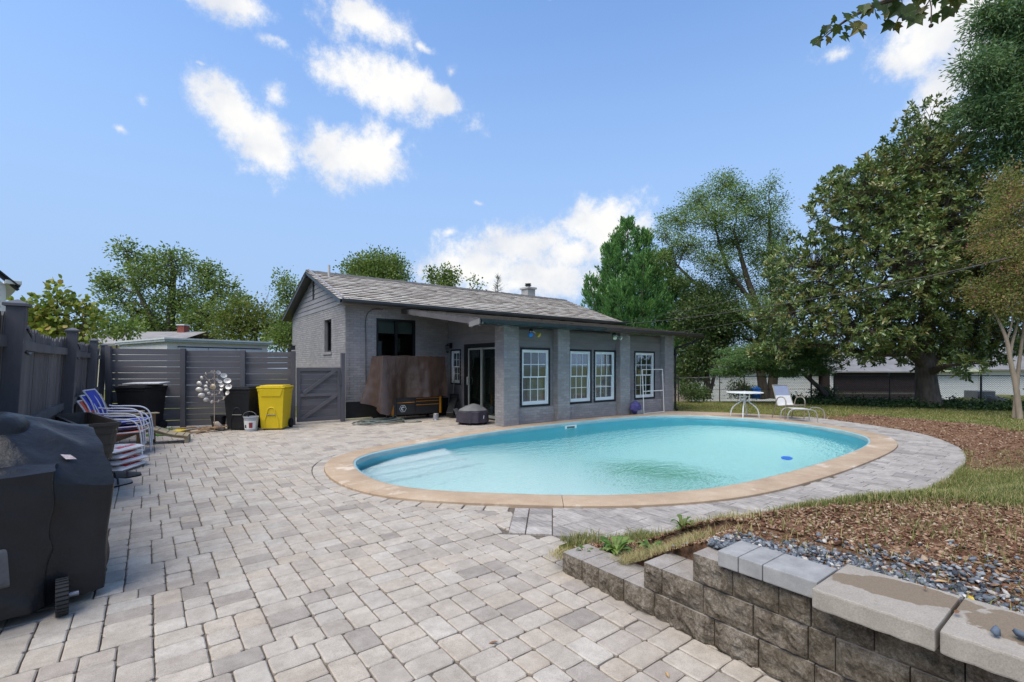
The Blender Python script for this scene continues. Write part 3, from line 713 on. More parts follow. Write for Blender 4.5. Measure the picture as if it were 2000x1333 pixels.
    mp = t.n('ShaderNodeMapping', vector_type='TEXTURE'); mp.inputs['Location'].default_value = (-4.36, -8.80, .54); mp.inputs['Rotation'].default_value = (0, 0, R_(14)); mp.inputs['Scale'].default_value = (.115, .27, 1); t.l(v, mp.inputs[0])
    ln = t.n('ShaderNodeVectorMath', operation='LENGTH'); t.l(mp.outputs[0], ln.inputs[0])
    mp2 = t.n('ShaderNodeMapping', vector_type='TEXTURE'); mp2.inputs['Location'].default_value = (-4.38, -9.22, .54); mp2.inputs['Scale'].default_value = (.16, .22, 1); t.l(v, mp2.inputs[0])
    ln2 = t.n('ShaderNodeVectorMath', operation='LENGTH'); t.l(mp2.outputs[0], ln2.inputs[0])
    e = t.mth('ADD', t.mth('SUBTRACT', 1.0, t.mth('MINIMUM', ln.outputs['Value'], ln2.outputs['Value'])), t.mth('MULTIPLY', t.mth('SUBTRACT', t.noise(9, 4, .6, vec=v), .5), .9))
    wet = t.ramp(e, [(.02, (0, 0, 0)), (.07, (1, 1, 1))])
    c = t.mix(wet, c, (.215, .165, .115)); c = t.mix(1.0, c, t.ramp(t.noise(170, 2, .7, vec=v), [(.3, (.76, .76, .76)), (.7, (1.06, 1.06, 1.06))]), 'MULTIPLY')
    t.set(col=c, rough=.85, spec=.3); t.bump(t.noise(130, 4, .7, vec=v), .3, .003)
    for a, b in ((-8.552, -8.965), (-8.972, -9.385), (-9.392, -9.81)):
        m = MB(); z0 = zt; f = WALL_U - .125
        # front edge knapped into pillowed facets
        n = 9; pr = []
        for i in range(n + 1):
            y = b + .002 + (a - b - .004) * i / n; pr.append((f + (.006 if i % 2 else -.002) * random.uniform(.4, 1.2), y))
        poly = pr + [(WALL_U + .30, a - .002), (WALL_U + .30, b + .002)]
        if parea(poly) < 0: poly = poly[::-1]
        m.prism(poly, z0, z0 + .084); m.build('capstone', t.m, root, world=True, bevel=.008)
    # flat edging piece lying at the far end of the bed
    tag(MB().box(-4.13, -4.10, -7.0, -6.50, -.03, .055).build('edging_board', mat('edge_dark', (.10, .095, .09), .8), bevel=.004), 'short dark edging strip at the corner of the planting bed', 'edging')
make_wall()
def rocks(name, pts, sizes, m, flat=.6, kind='stuff', tones=None, seed=1, **kw):
    """many small angular stones in one mesh"""
    rng = np.random.default_rng(seed)
    ph = (1 + 5 ** .5) / 2
    base = np.array([(-1, ph, 0), (1, ph, 0), (-1, -ph, 0), (1, -ph, 0), (0, -1, ph), (0, 1, ph), (0, -1, -ph), (0, 1, -ph), (ph, 0, -1), (ph, 0, 1), (-ph, 0, -1), (-ph, 0, 1)]) / 1.9
    fc = np.array([(0, 11, 5), (0, 5, 1), (0, 1, 7), (0, 7, 10), (0, 10, 11), (1, 5, 9), (5, 11, 4), (11, 10, 2), (10, 7, 6), (7, 1, 8), (3, 9, 4), (3, 4, 2), (3, 2, 6), (3, 6, 8), (3, 8, 9), (4, 9, 5), (2, 4, 11), (6, 2, 10), (8, 6, 7), (9, 8, 1)])
    P = np.asarray(pts); n = len(P); S = np.asarray(sizes)
    V = base[None] * rng.uniform(.58, 1.35, (n, 12, 1)); V = V * np.stack([rng.uniform(.8, 1.3, n), rng.uniform(.55, 1.0, n), rng.uniform(flat * .6, flat * 1.2, n)], 1)[:, None]
    ax = rng.normal(size=(n, 3)); ax[:, 2] *= 2.2; ax /= np.linalg.norm(ax, axis=1)[:, None]; an = rng.uniform(0, 6.28, n); tl = rng.uniform(-.5, .5, (n, 2))
    ca, sa = np.cos(an), np.sin(an)
    X = V[..., 0] * ca[:, None] - V[..., 1] * sa[:, None]; Y = V[..., 0] * sa[:, None] + V[..., 1] * ca[:, None]; Z = V[..., 2] + X * tl[:, :1] + Y * tl[:, 1:]
    V = np.stack([X, Y, Z], -1) * S[:, None, None] + P[:, None]
    F = (fc[None] + (np.arange(n) * 12)[:, None, None]).reshape(-1, 3)
    tn = np.repeat(rng.uniform(0, 1, n) if tones is None else tones, 20)
    return npmesh(name, V.reshape(-1, 3), F, m, tone=tn, kind=kind, **kw)
def make_bed():
    rng = np.random.default_rng(4)
    # blue-grey gravel behind the wall
    pts, sz = [], []
    while len(pts) < 6000:
        v = rng.uniform(-10.4, -7.45); w = .02 + .62 * sst(-7.6, -9.2, v) + .16
        u = WALL_U + .06 + abs(rng.normal(0, .42)) * w + (.10 if v < -7.9 else -.02) + (.05 if v < -8.5 else 0)
        if u > WALL_U + 1.2: continue
        if v > -7.9 and u < WALL_U + .26: continue
        e = u - WALL_U; top = (.36 if v > -7.9 else .475) - .10 * sst(-7.7, -7.45, v) - .03 * e
        pts.append((u, v, max(top, ground_z(u, v) + .006) + rng.uniform(-.012, .014))); sz.append(rng.uniform(.007, .018) * (1.3 if rng.random() < .15 else 1))
    t = NT('gravel_stone'); c = t.ramp(t.attr(), [(0, (.035, .042, .052)), (.35, (.105, .12, .14)), (.7, (.19, .21, .235)), (.86, (.29, .31, .33)), (.93, (.42, .36, .30)), (1, (.55, .53, .50))])
    c = t.mix(1.0, c, t.ramp(t.noise(90, 4, .7), [(.3, (.65, .65, .65)), (.7, (1.2, 1.2, 1.2))]), 'MULTIPLY'); t.set(col=c, rough=.75, spec=.3)
    tag(rocks('gravel', pts, sz, t.m, .55, seed=5), 'blue-grey crushed gravel behind the capstones of the retaining wall', 'gravel')
    # gravel base so that no bed shows through
    # wood chips, clods and pebbles on the mulch
    pts, sz = [], []; tries = 0
    while len(pts) < 26000 and tries < 260000:
        tries += 1
        k = rng.random()
        if k < .55: u, v = rng.uniform(-4.3, 2.5), rng.uniform(-10.5, -6.7)
        else: u, v = rng.uniform(1, 12.5), rng.uniform(-10.5, -3.4)
        if rng.random() > mulch(u, v) or not in_view(u, v): continue
        d = math.hypot(u + 6.93, v + 9.41)
        if rng.random() > min(1, (7.5 / d) ** 1.0): continue
        pts.append((u, v, ground_z(u, v) + rng.uniform(-.003, .008))); sz.append(rng.uniform(.004, .013) * (1 + .05 * d) * (1.7 if rng.random() < .05 else 1))
    t = NT('mulch_chip'); c = t.ramp(t.attr(), [(0, (.045, .022, .014)), (.3, (.13, .062, .036)), (.55, (.22, .125, .078)), (.80, (.29, .185, .115)), (.93, (.37, .27, .18)), (1, (.48, .39, .29))]); t.set(col=c, rough=.95, spec=.1)
    tag(rocks('mulch_chips', pts, sz, t.m, .45, seed=8), 'brown wood chips, clods and pebbles strewn over the bare soil', 'mulch')
make_bed()
def blades(name, P, hgt, wid, lean, m, seed=1, tones=None, parent=None, **kw):
    """grass: two-segment bent blades in one mesh"""
    rng = np.random.default_rng(seed); P = np.asarray(P); n = len(P); a = rng.uniform(0, 6.28, n); h = np.asarray(hgt); w = np.asarray(wid); l = lean * rng.uniform(.2, 1.2, n)
    dx, dy = np.cos(a), np.sin(a); sx, sy = -dy, dx
    def pt(f, side, ww): 
        return np.stack([P[:, 0] + dx * h * l * f * f + sx * w * side * ww, P[:, 1] + dy * h * l * f * f + sy * w * side * ww, P[:, 2] + h * f * (1 - .35 * l * f)], 1)
    V = np.stack([pt(0, -1, .5), pt(0, 1, .5), pt(.55, 1, .42), pt(.55, -1, .42), pt(1, 0, 0)], 1).reshape(-1, 3)
    b = np.arange(n)[:, None] * 5
    F = np.concatenate([b + np.array([0, 1, 2]), b + np.array([0, 2, 3]), b + np.array([3, 2, 4])], 0)
    tn = rng.uniform(0, 1, n) if tones is None else tones
    return npmesh(name, V, F, m, parent, tone=np.concatenate([tn] * 3), **kw)
def leaf_mat(name, stops, trans=.35, rough=.5, spec=.4):
    t = NT(name); c = t.ramp(t.attr(), stops); c = t.mix(1.0, c, t.ramp(t.noise(1.3, 3), [(.3, (.80, .82, .8)), (.7, (1.15, 1.12, 1.1))]), 'MULTIPLY'); t.set(col=c, rough=rough, spec=spec)
    tr = t.n('ShaderNodeBsdfTranslucent'); t.l(t.mix(1.0, c, (1.15, 1.25, .7), 'MULTIPLY'), tr.inputs[0]); mx = t.n('ShaderNodeMixShader'); mx.inputs[0].default_value = trans
    t.l(t.p.outputs[0], mx.inputs[1]); t.l(tr.outputs[0], mx.inputs[2]); t.l(mx.outputs[0], t.out.inputs[0]); return t.m
def make_grass():
    rng = np.random.default_rng(12)
    M = leaf_mat('grass_blade', [(0, (.07, .115, .022)), (.35, (.145, .185, .042)), (.6, (.25, .245, .085)), (.82, (.38, .32, .15)), (1, (.48, .40, .23))], .3, .6, .2)
    P, H, Wd = [], [], []; tries = 0
    # edge of the bed, next to the slab deck
    while len(P) < 48000 and tries < 500000:
        tries += 1; u, v = rng.uniform(-4.25, 4.5), rng.uniform(-10.2, -6.5)
        d = edge_dist(u, v)
        if d < -.02 or not in_view(u, v): continue
        g = 1 - mulch(u, v)
        n = mnoise.noise(Vector((u * 3, v * 3, 2)))
        if rng.random() > g * (.55 + .7 * n) + .04 * (1 + 2 * n): continue
        if u < WALL_U + .35 and v < -7.4: continue
        if u < WALL_U + .2: continue
        P.append((u, v, ground_z(u, v) - .004)); k = rng.uniform(.5, 1.2) * (1.25 if d < .1 else 1); H.append(.075 * k); Wd.append(.0042)
    blades('grass', P, H, Wd, .8, M, 3, kind='stuff', label='thin yellow-green grass along the slab deck edge', cat='grass')
    P, H, Wd = [], [], []
    for (cx, cy, r, n) in [(-4.22, -7.34, .10, 900), (-4.32, -7.18, .07, 500), (-4.05, -7.5, .12, 700), (-4.16, -7.62, .08, 500), (-3.8, -7.62, .15, 600), (-4.50, -6.84, .05, 260), (-2.6, -8.3, .3, 500), (-1.8, -8.7, .3, 500), (-1.2, -9.0, .4, 700)]:
        for _ in range(n):
            u, v = cx + rng.normal() * r, cy + rng.normal() * r
            if u < WALL_U + .16 and v < -6.87: continue
            P.append((u, v, max(ground_z(u, v), .09 if u < -3.9 and v > -7.6 else -1) - .003)); H.append(.07 * rng.uniform(.4, 1.3)); Wd.append(.0032)
    blades('dry_grass', P, H, Wd, 1.3, M, 6, tones=rng.uniform(.72, 1, len(P)), kind='stuff', label='matted straw-coloured dry grass between the wall blocks and gravel', cat='grass')
    P, H, Wd = [], [], []; tries = 0
    while len(P) < 80000 and tries < 900000:
        tries += 1; f = 9.5 + 13 * rng.random() ** 1.4; r = rng.uniform(.12, 1.1) * f; u = CAMP.x + FW.x * f + RT.x * r; v = CAMP.y + FW.y * f + RT.y * r
        if u < 6.7 or (v > -.2 and u < 7.05) or edge_dist(u, v) < .0 and v < -4.5 and u < 8: continue
        if inside([(5.6, -.10), (6.6, -.02), (7.05, -.35), (7.65, -1.3), (8.15, -2.6), (8.25, -3.9), (8.0, -4.5), (6.85, -4.5), (6.0, -2.0)], u, v): continue
        g = 1 - mulch(u, v); n = mnoise.noise(Vector((u * 1.1, v * 1.1, 2)))
        if rng.random() > g * (.8 + .5 * n): continue
        P.append((u, v, ground_z(u, v) - .005)); H.append(.055 * rng.uniform(.5, 1.3) * (1 + .4 * n)); Wd.append(.010)
    blades('grass', P, H, Wd, .7, M, 4, kind='stuff', label='short patchy lawn grass between pool and chain-link fence', cat='grass')
make_grass()
def weed(loc, n, r, h, lab, seed, dry=False):
    """a rosette of jagged leaves with a few stalks"""
    rng = random.Random(seed); root = empty('weed', loc, label=lab, cat='weed', group='weeds in the planting bed')
    m = MB(); m.t = .5
    for k in range(n):
        a = rng.uniform(0, 6.28); L = r * rng.uniform(.6, 1.15); el = rng.uniform(.25, 1.1); w = L * .17; m.t = rng.random()
        d = Vector((math.cos(a), math.sin(a), 0)); s = Vector((-d.y, d.x, 0)); pts = []
        for i in range(6):
            f = i / 5; pts.append(d * (L * f) + Vector((0, 0, 1)) * (h * el * math.sin(f * 2.2) * .9))
        for i in range(5):
            w0, w1 = w * (.25, .9, .55, 1.0, .5, .0)[i], w * (.25, .9, .55, 1.0, .5, .0)[i + 1]
            m.add([pts[i] - s * w0, pts[i] + s * w0, pts[i + 1] + s * w1, pts[i + 1] - s * w1], [(0, 1, 2, 3)])
    m.build('leaves', leaf_mat('weed_leaf' + str(seed), [(0, (.06, .13, .02)), (.6, (.14, .24, .05)), (1, (.25, .30, .09))], .3, .5, .3), root)
    m = MB()
    for k in range(max(3, n // 5)):
        a = rng.uniform(0, 6.28); m.tube([(0, 0, 0), (math.cos(a) * r * .15, math.sin(a) * r * .15, h * .6), (math.cos(a) * r * .35, math.sin(a) * r * .35, h * rng.uniform(.8, 1.1))], [.003, .0025, .001], 5)
    m.build('stalk', mat('weed_stalk', (.22, .22, .08), .7), root)
for k, (u, v, n, r, h, lab) in enumerate([(-4.17, -7.06, 34, .15, .12, 'broad-leaved green weed on the lowest step of the block wall'), (-4.05, -7.30, 26, .12, .09, 'low green weed just behind the first wall blocks'), (-3.86, -7.42, 24, .10, .09, 'upright leafy weed beside the start of the gravel strip'), (-4.36, -6.93, 26, .09, .06, 'small yellowish weed at the very end of the block wall')]):
    weed((u, v, max(ground_z(u, v), .10 if u < -3.9 else 0)), n, r, h, lab, 50 + k)
def dry_leaf(loc, size, rz, col, lab, surf=None):
    m = MB(); pts = [(-1, 0, 0), (-.4, .34, .10), (.3, .30, .16), (1, 0, .02), (.3, -.34, .20), (-.4, -.30, .08)]
    m.add([tuple(c * size for c in p) for p in pts] + [(0, 0, .0)], [(6, i, (i + 1) % 6) for i in range(6)])
    o = m.build('fallen_leaf', mat('leaf_' + col[0], col[1], .7, .25, 30), loc=loc, rot=(random.uniform(-.2, .2), random.uniform(-.2, .2), rz)); tag(o, lab, 'leaf', 'fallen leaves')
TAN, YEL, BRN = ('tan', (.42, .26, .12)), ('yellow', (.50, .36, .05)), ('brown', (.20, .10, .05))
for k, (u, v, z, s, c, lab) in enumerate([(-4.46, -8.99, .555, .022, BRN, 'curled brown leaf on the joint of the two large capstones'), (-4.53, -9.20, .553, .024, TAN, 'tan dry leaf at the outer edge of the last capstone'), (-4.29, -8.86, .553, .016, BRN, 'small brown leaf on the damp capstone by the gravel'), (-4.60, -8.77, .553, .010, TAN, 'tiny tan leaf on the pale dry part of the large capstone'), (-4.14, -8.98, .505, .03, YEL, 'yellow leaf lying in the gravel behind the capstones'), (-4.02, -8.86, .505, .028, TAN, 'tan leaf in the gravel near the yellow leaf'), (-3.0, -8.2, .44, .03, YEL, 'yellow leaf on the mulch of the bed'), (-5.44, -7.30, .004, .028, BRN, 'brown curled leaf on the middle of the patio pavers'), (-4.93, -8.03, .006, .022, TAN, 'tan leaf on the pavers beside the block wall'), (-7.2, .62, .004, .03, BRN, 'dark leaf on the pavers near the stacked chairs')]):
    dry_leaf((u, v, z), s, k * 1.7, c, lab)
for k, (u, v) in enumerate([(-4.53, -9.105), (-4.50, -9.165)]):
    o = rocks('pebble', [(u, v, .560)], [.022 if k == 0 else .026], mat('pebble_blue', (.09, .115, .15), .7, .3, 40), .55, kind=None, seed=31 + k)
    tag(o, ('single dark blue pebble on the last capstone, nearer the joint', 'flat dark blue pebble on the last capstone, further from the joint')[k], 'pebble')
# ================================================================== the house
HOUSE = empty('house', (0, 0, 0), label='single-storey grey-painted brick house with low shingled roofs and white-framed windows beside the pool', cat='house')
GREY = (.30, .281, .275); GREY2 = (.225, .212, .208)
def brick_mat(name, col):
    t = NT(name); c = t.ramp(t.noise(1.4, 5, .65), [(.3, sh(col, .86)), (.7, sh(col, 1.14))]); c = t.mix(1.0, c, t.ramp(t.attr(), [(0, (.88, .88, .88)), (1, (1.1, 1.1, 1.1))]), 'MULTIPLY')
    c = t.mix(1.0, c, t.ramp(t.noise(60, 4, .7), [(.3, (.82, .82, .82)), (.7, (1.08, 1.08, 1.08))]), 'MULTIPLY')
    t.set(col=c, rough=.62, spec=.35); t.bump(t.noise(70, 5, .7), .45, .006); return t.m
M_BRICK = brick_mat('painted_brick', GREY); M_MORT = mat('painted_mortar', sh(GREY, .78), .75, .1, 4)
M_SIDE = mat('painted_siding', GREY2, .55, .12, 1.6, .25, 30, stretch=(1, 1, 6), orand=.12)
M_BLACK = mat('black_trim', (.012, .012, .013), .45, .2, 5); M_WHITE = mat('window_white', (.70, .72, .71), .4, .05, 5)
M_DARKG = mat('gutter_dark', (.024, .026, .027), .35, .2, 3, spec=.5); M_GUT2 = mat('gutter_green', (.018, .030, .031), .5, .2, 3, spec=.3)
def subtract(rect, holes):
    rs = [rect]
    for h in holes:
        out = []
        for (a0, a1, z0, z1) in rs:
            if h[0] >= a1 or h[1] <= a0 or h[2] >= z1 or h[3] <= z0: out.append((a0, a1, z0, z1)); continue
            if h[0] > a0: out.append((a0, h[0], z0, z1))
            if h[1] < a1: out.append((h[1], a1, z0, z1))
            x0, x1 = max(a0, h[0]), min(a1, h[1])
            if h[2] > z0: out.append((x0, x1, z0, h[2]))
            if h[3] < z1: out.append((x0, x1, h[3], z1))
        rs = out
    return rs
def wall_pt(plane, a, z, off):
    """plane = ('v', value) faces -y; ('u', value) faces -x; off = outward"""
    return (a, plane[1] - off, z) if plane[0] == 'v' else (plane[1] - off, a, z)
def pbox(mb, plane, a0, a1, z0, z1, o0, o1):
    p = [wall_pt(plane, a, z, o) for (a, z, o) in ((a0, z0, o0), (a1, z1, o1))]
    mb.box(min(p[0][0], p[1][0]), max(p[0][0], p[1][0]), min(p[0][1], p[1][1]), max(p[0][1], p[1][1]), z0, z1)
def brick_wall(plane, a0, a1, z0, z1, holes=(), thick=.18, top=None, seed=1):
    """backing with real bricks standing proud of the joints"""
    rng = random.Random(seed); b = MB()
    for r in subtract((a0, a1, z0, z1), holes): pbox(b, plane, r[0], r[1], r[2], r[3], -thick, 0)
    wo = b.build('wall', M_MORT, HOUSE)
    m = MB(); m.t = .5; h = .0667; L = .205; k = 0; z = z0
    while z < z1 - .01:
        a = a0 - (L / 2 if k % 2 else 0)
        while a < a1:
            rects = subtract((max(a, a0) + .003, min(a + L, a1) - .003, z + .004, min(z + h, z1) - .004), holes) if a + L > a0 + .01 else []
            for r in rects:
                if r[1] - r[0] < .012 or r[3] - r[2] < .012: continue
                m.t = rng.random(); o = .006 + rng.uniform(0, .0025); n0 = len(m.v); w = .003
                q = [(r[0], r[2], 0), (r[1], r[2], 0), (r[1], r[3], 0), (r[0], r[3], 0), (r[0] + w, r[2] + w, o), (r[1] - w, r[2] + w, o), (r[1] - w, r[3] - w, o), (r[0] + w, r[3] - w, o)]
                m.add([wall_pt(plane, *x) for x in q], [(4, 5, 6, 7), (0, 1, 5, 4), (1, 2, 6, 5), (2, 3, 7, 6), (3, 0, 4, 7)])
            a += L
        z += h; k += 1
    m.build('brickwork', M_BRICK, wo, kind='stuff')
    return wo
def siding(plane, a0, a1, z0, z1, holes=(), pitch=.105, m=None, clipf=None, parent=None):
    """overlapping boards, each an object of its own"""
    z = z0
    while z < z1 - .02:
        zt = min(z + pitch, z1)
        b0, b1 = (a0, a1) if clipf is None else clipf(z, zt)
        if b1 - b0 > .03:
            for r in subtract((b0, b1, z, zt), holes):
                if r[1] - r[0] < .03 or r[3] - r[2] < .02: continue
                mb = MB()
                if clipf is None or True:
                    c0, c1 = (r[0], r[1])
                    t0, t1 = (c0, c1) if clipf is None else (max(c0, clipf(zt, zt)[0]), min(c1, clipf(zt, zt)[1]))
                    if t1 < t0: t0 = t1 = (t0 + t1) / 2
                q = [wall_pt(plane, c0, r[2], -.01), wall_pt(plane, c1, r[2], -.01), wall_pt(plane, t1, r[3], -.01), wall_pt(plane, t0, r[3], -.01),
                     wall_pt(plane, c0, r[2], .022), wall_pt(plane, c1, r[2], .022), wall_pt(plane, t1, r[3] - .002, .004), wall_pt(plane, t0, r[3] - .002, .004)]
                mb.add(q, [(0, 1, 2, 3), (4, 5, 6, 7), (0, 1, 5, 4), (1, 2, 6, 5), (2, 3, 7, 6), (3, 0, 4, 7)])
                mb.build('siding_board', m or M_SIDE, parent or HOUSE)
        z += pitch
def glass_mat(name, tint=(.55, .58, .55)):
    t = NT(name); t.set(col=tint, rough=.03, spec=.6); gl = t.n('ShaderNodeBsdfGlossy'); gl.inputs['Roughness'].default_value = .02; gl.inputs['Color'].default_value = (.95, .97, 1, 1)
    tr = t.n('ShaderNodeBsdfTransparent'); tr.inputs[0].default_value = (*tint, 1); fr = t.n('ShaderNodeFresnel'); fr.inputs[0].default_value = 1.52
    mx = t.n('ShaderNodeMixShader'); t.l(t.mth('MULTIPLY_ADD', fr.outputs[0], .42, .0), mx.inputs[0]); t.l(tr.outputs[0], mx.inputs[1]); t.l(gl.outputs[0], mx.inputs[2]); t.l(mx.outputs[0], t.out.inputs[0]); return t.m
M_GLASS = glass_mat('window_glass', (.86, .87, .87)); M_DKGLASS = glass_mat('dark_glass', (.55, .6, .58))
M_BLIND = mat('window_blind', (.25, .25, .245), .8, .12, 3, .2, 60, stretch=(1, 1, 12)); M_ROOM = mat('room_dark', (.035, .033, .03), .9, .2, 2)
def sash_window(plane, a0, a1, z0, z1, trim=.055, inset_=.03, cols=3, rows=2, blind=M_BLIND, panel=None):
    """black casing, white double-hung sashes with bars, a pane in every light"""
    w = MB()
    for (b0, b1, y0, y1) in ((a0 - trim, a0, z0 - trim, z1 + trim), (a1, a1 + trim, z0 - trim, z1 + trim), (a0, a1, z1, z1 + trim), (a0, a1, z0 - trim, z0)): pbox(w, plane, b0, b1, y0, y1, -.08, .028)
    win = w.build('window', M_BLACK, HOUSE)
    f = MB(); fw = .038
    for (b0, b1, y0, y1) in ((a0, a0 + fw, z0, z1), (a1 - fw, a1, z0, z1), (a0 + fw, a1 - fw, z1 - fw, z1), (a0 + fw, a1 - fw, z0, z0 + fw + .015)): pbox(f, plane, b0, b1, y0, y1, -.07, .012)
    f.build('frame', M_WHITE, win, bevel=.004)
    zm = (z0 + z1) / 2
    for (s0, s1, off) in ((zm - .012, z1 - fw, -.012), (z0 + fw + .015, zm + .022, -.038)):
        s = MB(); sw = .034; i0, i1 = a0 + fw, a1 - fw
        for (b0, b1, y0, y1) in ((i0, i0 + sw, s0, s1), (i1 - sw, i1, s0, s1), (i0 + sw, i1 - sw, s1 - sw, s1), (i0 + sw, i1 - sw, s0, s0 + sw)): pbox(s, plane, b0, b1, y0, y1, off - .02, off + .008)
        g0, g1, h0, h1 = i0 + sw, i1 - sw, s0 + sw, s1 - sw; bw = .009
        for k in range(1, cols): x = g0 + (g1 - g0) * k / cols; pbox(s, plane, x - bw, x + bw, h0, h1, off - .012, off + .002)
        for k in range(1, rows): z = h0 + (h1 - h0) * k / rows; pbox(s, plane, g0, g1, z - bw, z + bw, off - .0125, off + .0025)
        s.build('sash', M_WHITE, win)
        for c in range(cols):
            for r in range(rows):
                p = MB(); x0, x1 = g0 + (g1 - g0) * c / cols, g0 + (g1 - g0) * (c + 1) / cols; y0, y1 = h0 + (h1 - h0) * r / rows, h0 + (h1 - h0) * (r + 1) / rows
                pbox(p, plane, x0, x1, y0, y1, off - .009, off - .006); p.build('pane', M_GLASS, win)
    b = MB(); pbox(b, plane, a0, a1, z0, z1, -.135, -.13); b.build('blind', blind, win)
    if panel:
        b = MB(); pbox(b, plane, panel[0], panel[1], panel[2], panel[3], -.125, -.12); b.build('card', mat('card_green', (.34, .35, .28), .8), win)
    return win
Vf = ('v', .20); Gab = ('u', -2.60); Mv = ('v', 3.766); Side = ('u', .60)
# pillars
for k, (a, b) in enumerate(((0., .465), (1.80, 2.235), (4.335, 4.775), (6.55, 7.015))):
    d = .37 if k == 0 else .21
    brick_wall(('v', 0.0), a, b, 0, 2.47, thick=d - .01, seed=10 + k)
    m = MB(); m.t = .5; z = 0; j = 0
    while z < 2.46:                      # header bricks on the side that faces the patio
        for (y0, y1) in (((.003, .1), (.106, .30), (.306, d)) if j % 2 else ((.003, .2), (.206, d - .003))):
            if y1 > d or y1 - y0 < .02: y1 = d
            m.t = random.random(); m.add([(a, y0, z + .004), (a, y1, z + .004), (a, y1, z + .063), (a, y0, z + .063), (a - .007, y0 + .003, z + .007), (a - .007, y1 - .003, z + .007), (a - .007, y1 - .003, z + .06), (a - .007, y0 + .003, z + .06)], [(4, 5, 6, 7), (0, 1, 5, 4), (1, 2, 6, 5), (2, 3, 7, 6), (3, 0, 4, 7)])
        z += .0667; j += 1
    m.build('brickwork', M_BRICK, HOUSE, kind='stuff')
# sunroom front: knee walls, siding, windows
WIN = [(.71, 1.62, .475, 1.905), (2.42, 3.225, .475, 1.895), (3.43, 4.265, .475, 1.895), (5.26, 6.195, .475, 1.895)]
for k, (a, b) in enumerate(((.465, 1.80), (2.235, 4.335), (4.775, 6.55))):
    hs = [(w[0] - .056, w[1] + .056, w[2] - .056, w[3] + .056) for w in WIN if a < w[0] < b]
    brick_wall(('v', .15), a, b, 0, .415, thick=.2, seed=30 + k)
    bb = MB()
    for r in subtract((a, b, .415, 2.47), [(h[0] + .02, h[1] - .02, h[2] + .02, h[3] - .02) for h in hs]): pbox(bb, Vf, r[0], r[1], r[2], r[3], -.09, -.004)
    bb.build('wall', M_SIDE, HOUSE)
    siding(Vf, a + .002, b - .002, .418, 2.46, hs)
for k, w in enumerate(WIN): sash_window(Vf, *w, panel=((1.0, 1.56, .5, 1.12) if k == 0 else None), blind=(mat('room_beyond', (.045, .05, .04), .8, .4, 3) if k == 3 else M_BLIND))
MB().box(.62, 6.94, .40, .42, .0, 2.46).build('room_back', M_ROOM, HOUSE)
# sunroom side wall with sliding door, set back behind the corner pillar
DOOR = (1.20, 2.62, 0.0, 2.02); SW = (3.03, 3.53, .96, 1.94)
hs = [(DOOR[0] - .02, DOOR[1] + .17, -.1, DOOR[3] + .10), (SW[0] - .05, SW[1] + .05, SW[2] - .05, SW[3] + .05)]
bb = MB()
for r in subtract((.37, 3.76, 0, 2.45), hs): pbox(bb, Side, r[0], r[1], r[2], r[3], -.12, -.004)
bb.add([(.604, .37, 2.45), (.604, 3.76, 2.45), (.604, 3.76, 2.99), (.604, .37, 2.5)], [(0, 1, 2, 3)])
bb.build('wall', M_SIDE, HOUSE); siding(Side, .375, 3.755, .02, 2.42, hs, pitch=.115)
z = .375
while z < 3.74:
    m = MB(); y1 = min(z + .062, 3.755); m.box(.585, .606, z + .003, y1, 2.425, 2.43 + .138 * (z + .36)); m.build('siding_board', M_SIDE, HOUSE); z += .062
sash_window(Side, SW[0], SW[1], SW[2], SW[3], trim=.04, cols=2, rows=2)
d = MB()
for r in ((DOOR[1], DOOR[1] + .165, 0, DOOR[3] + .10), (DOOR[0] - .02, DOOR[1], DOOR[3], DOOR[3] + .10), (DOOR[0] - .02, DOOR[1], 0, .03)): pbox(d, Side, *r, -.10, .02)
door = d.build('sliding_door', M_BLACK, HOUSE)
M_ALU = mat('door_aluminium', (.36, .37, .33), .4, .1, 5, metal=.3)
for (a, b, off) in ((1.88, 2.60, -.02), (1.20, 1.94, -.06)):
    f = MB()
    for r in ((a, a + .055, .03, 2.0), (b - .055, b, .03, 2.0), (a + .055, b - .055, 1.95, 2.0), (a + .055, b - .055, .03, .11)): pbox(f, Side, *r, off - .02, off + .02)
    f.build('door_frame', M_ALU, door, bevel=.004)
    g = MB(); pbox(g, Side, a + .055, b - .055, .11, 1.95, off - .004, off + .002); g.build('pane', M_DKGLASS, door)
h = MB(); h.tube(smooth_path([(.555, 2.56, .93), (.535, 2.54, .97), (.53, 2.53, 1.05), (.535, 2.54, 1.12), (.555, 2.56, 1.16)], 4), .011, 8); h.build('handle', M_WHITE, door, smooth=True)
m = MB(); pbox(m, Side, DOOR[0], DOOR[1], .02, 2.0, -.14, -.135); m.build('curtain', mat('door_curtain', (.10, .105, .085), .85, .35, 9, stretch=(1, 6, .3)), door)
# main house walls
MW = (-1.735, -.527, 1.70, 2.845)
brick_wall(Mv, -2.60, .75, .49, 3.30, [(MW[0], MW[1], MW[2], MW[3])], seed=41)
pl = MB(); pbox(pl, Mv, -2.60, .70, -.03, .49, -.18, .018); pl.build('plinth', mat('plinth_render', (.018, .017, .018), .8, .35, 3, .4, 40), HOUSE, bevel=.005)
GW = (5.03, 5.735, 1.905, 2.87)
brick_wall(Gab, 3.766, 9.78, .0, 3.20, [GW], seed=43)
m = MB(); pbox(m, Gab, GW[0] - .05, GW[1] + .09, GW[2] - .085, GW[2] - .003, -.05, .04); m.build('window_sill', M_BRICK, HOUSE, bevel=.006)
m = MB(); fz = .06
for r in ((GW[0], GW[0] + fz, GW[2], GW[3]), (GW[1] - fz, GW[1], GW[2], GW[3]), (GW[0] + fz, GW[1] - fz, GW[3] - fz, GW[3]), (GW[0] + fz, GW[1] - fz, GW[2], GW[2] + fz)): pbox(m, Gab, *r, -.14, -.09)
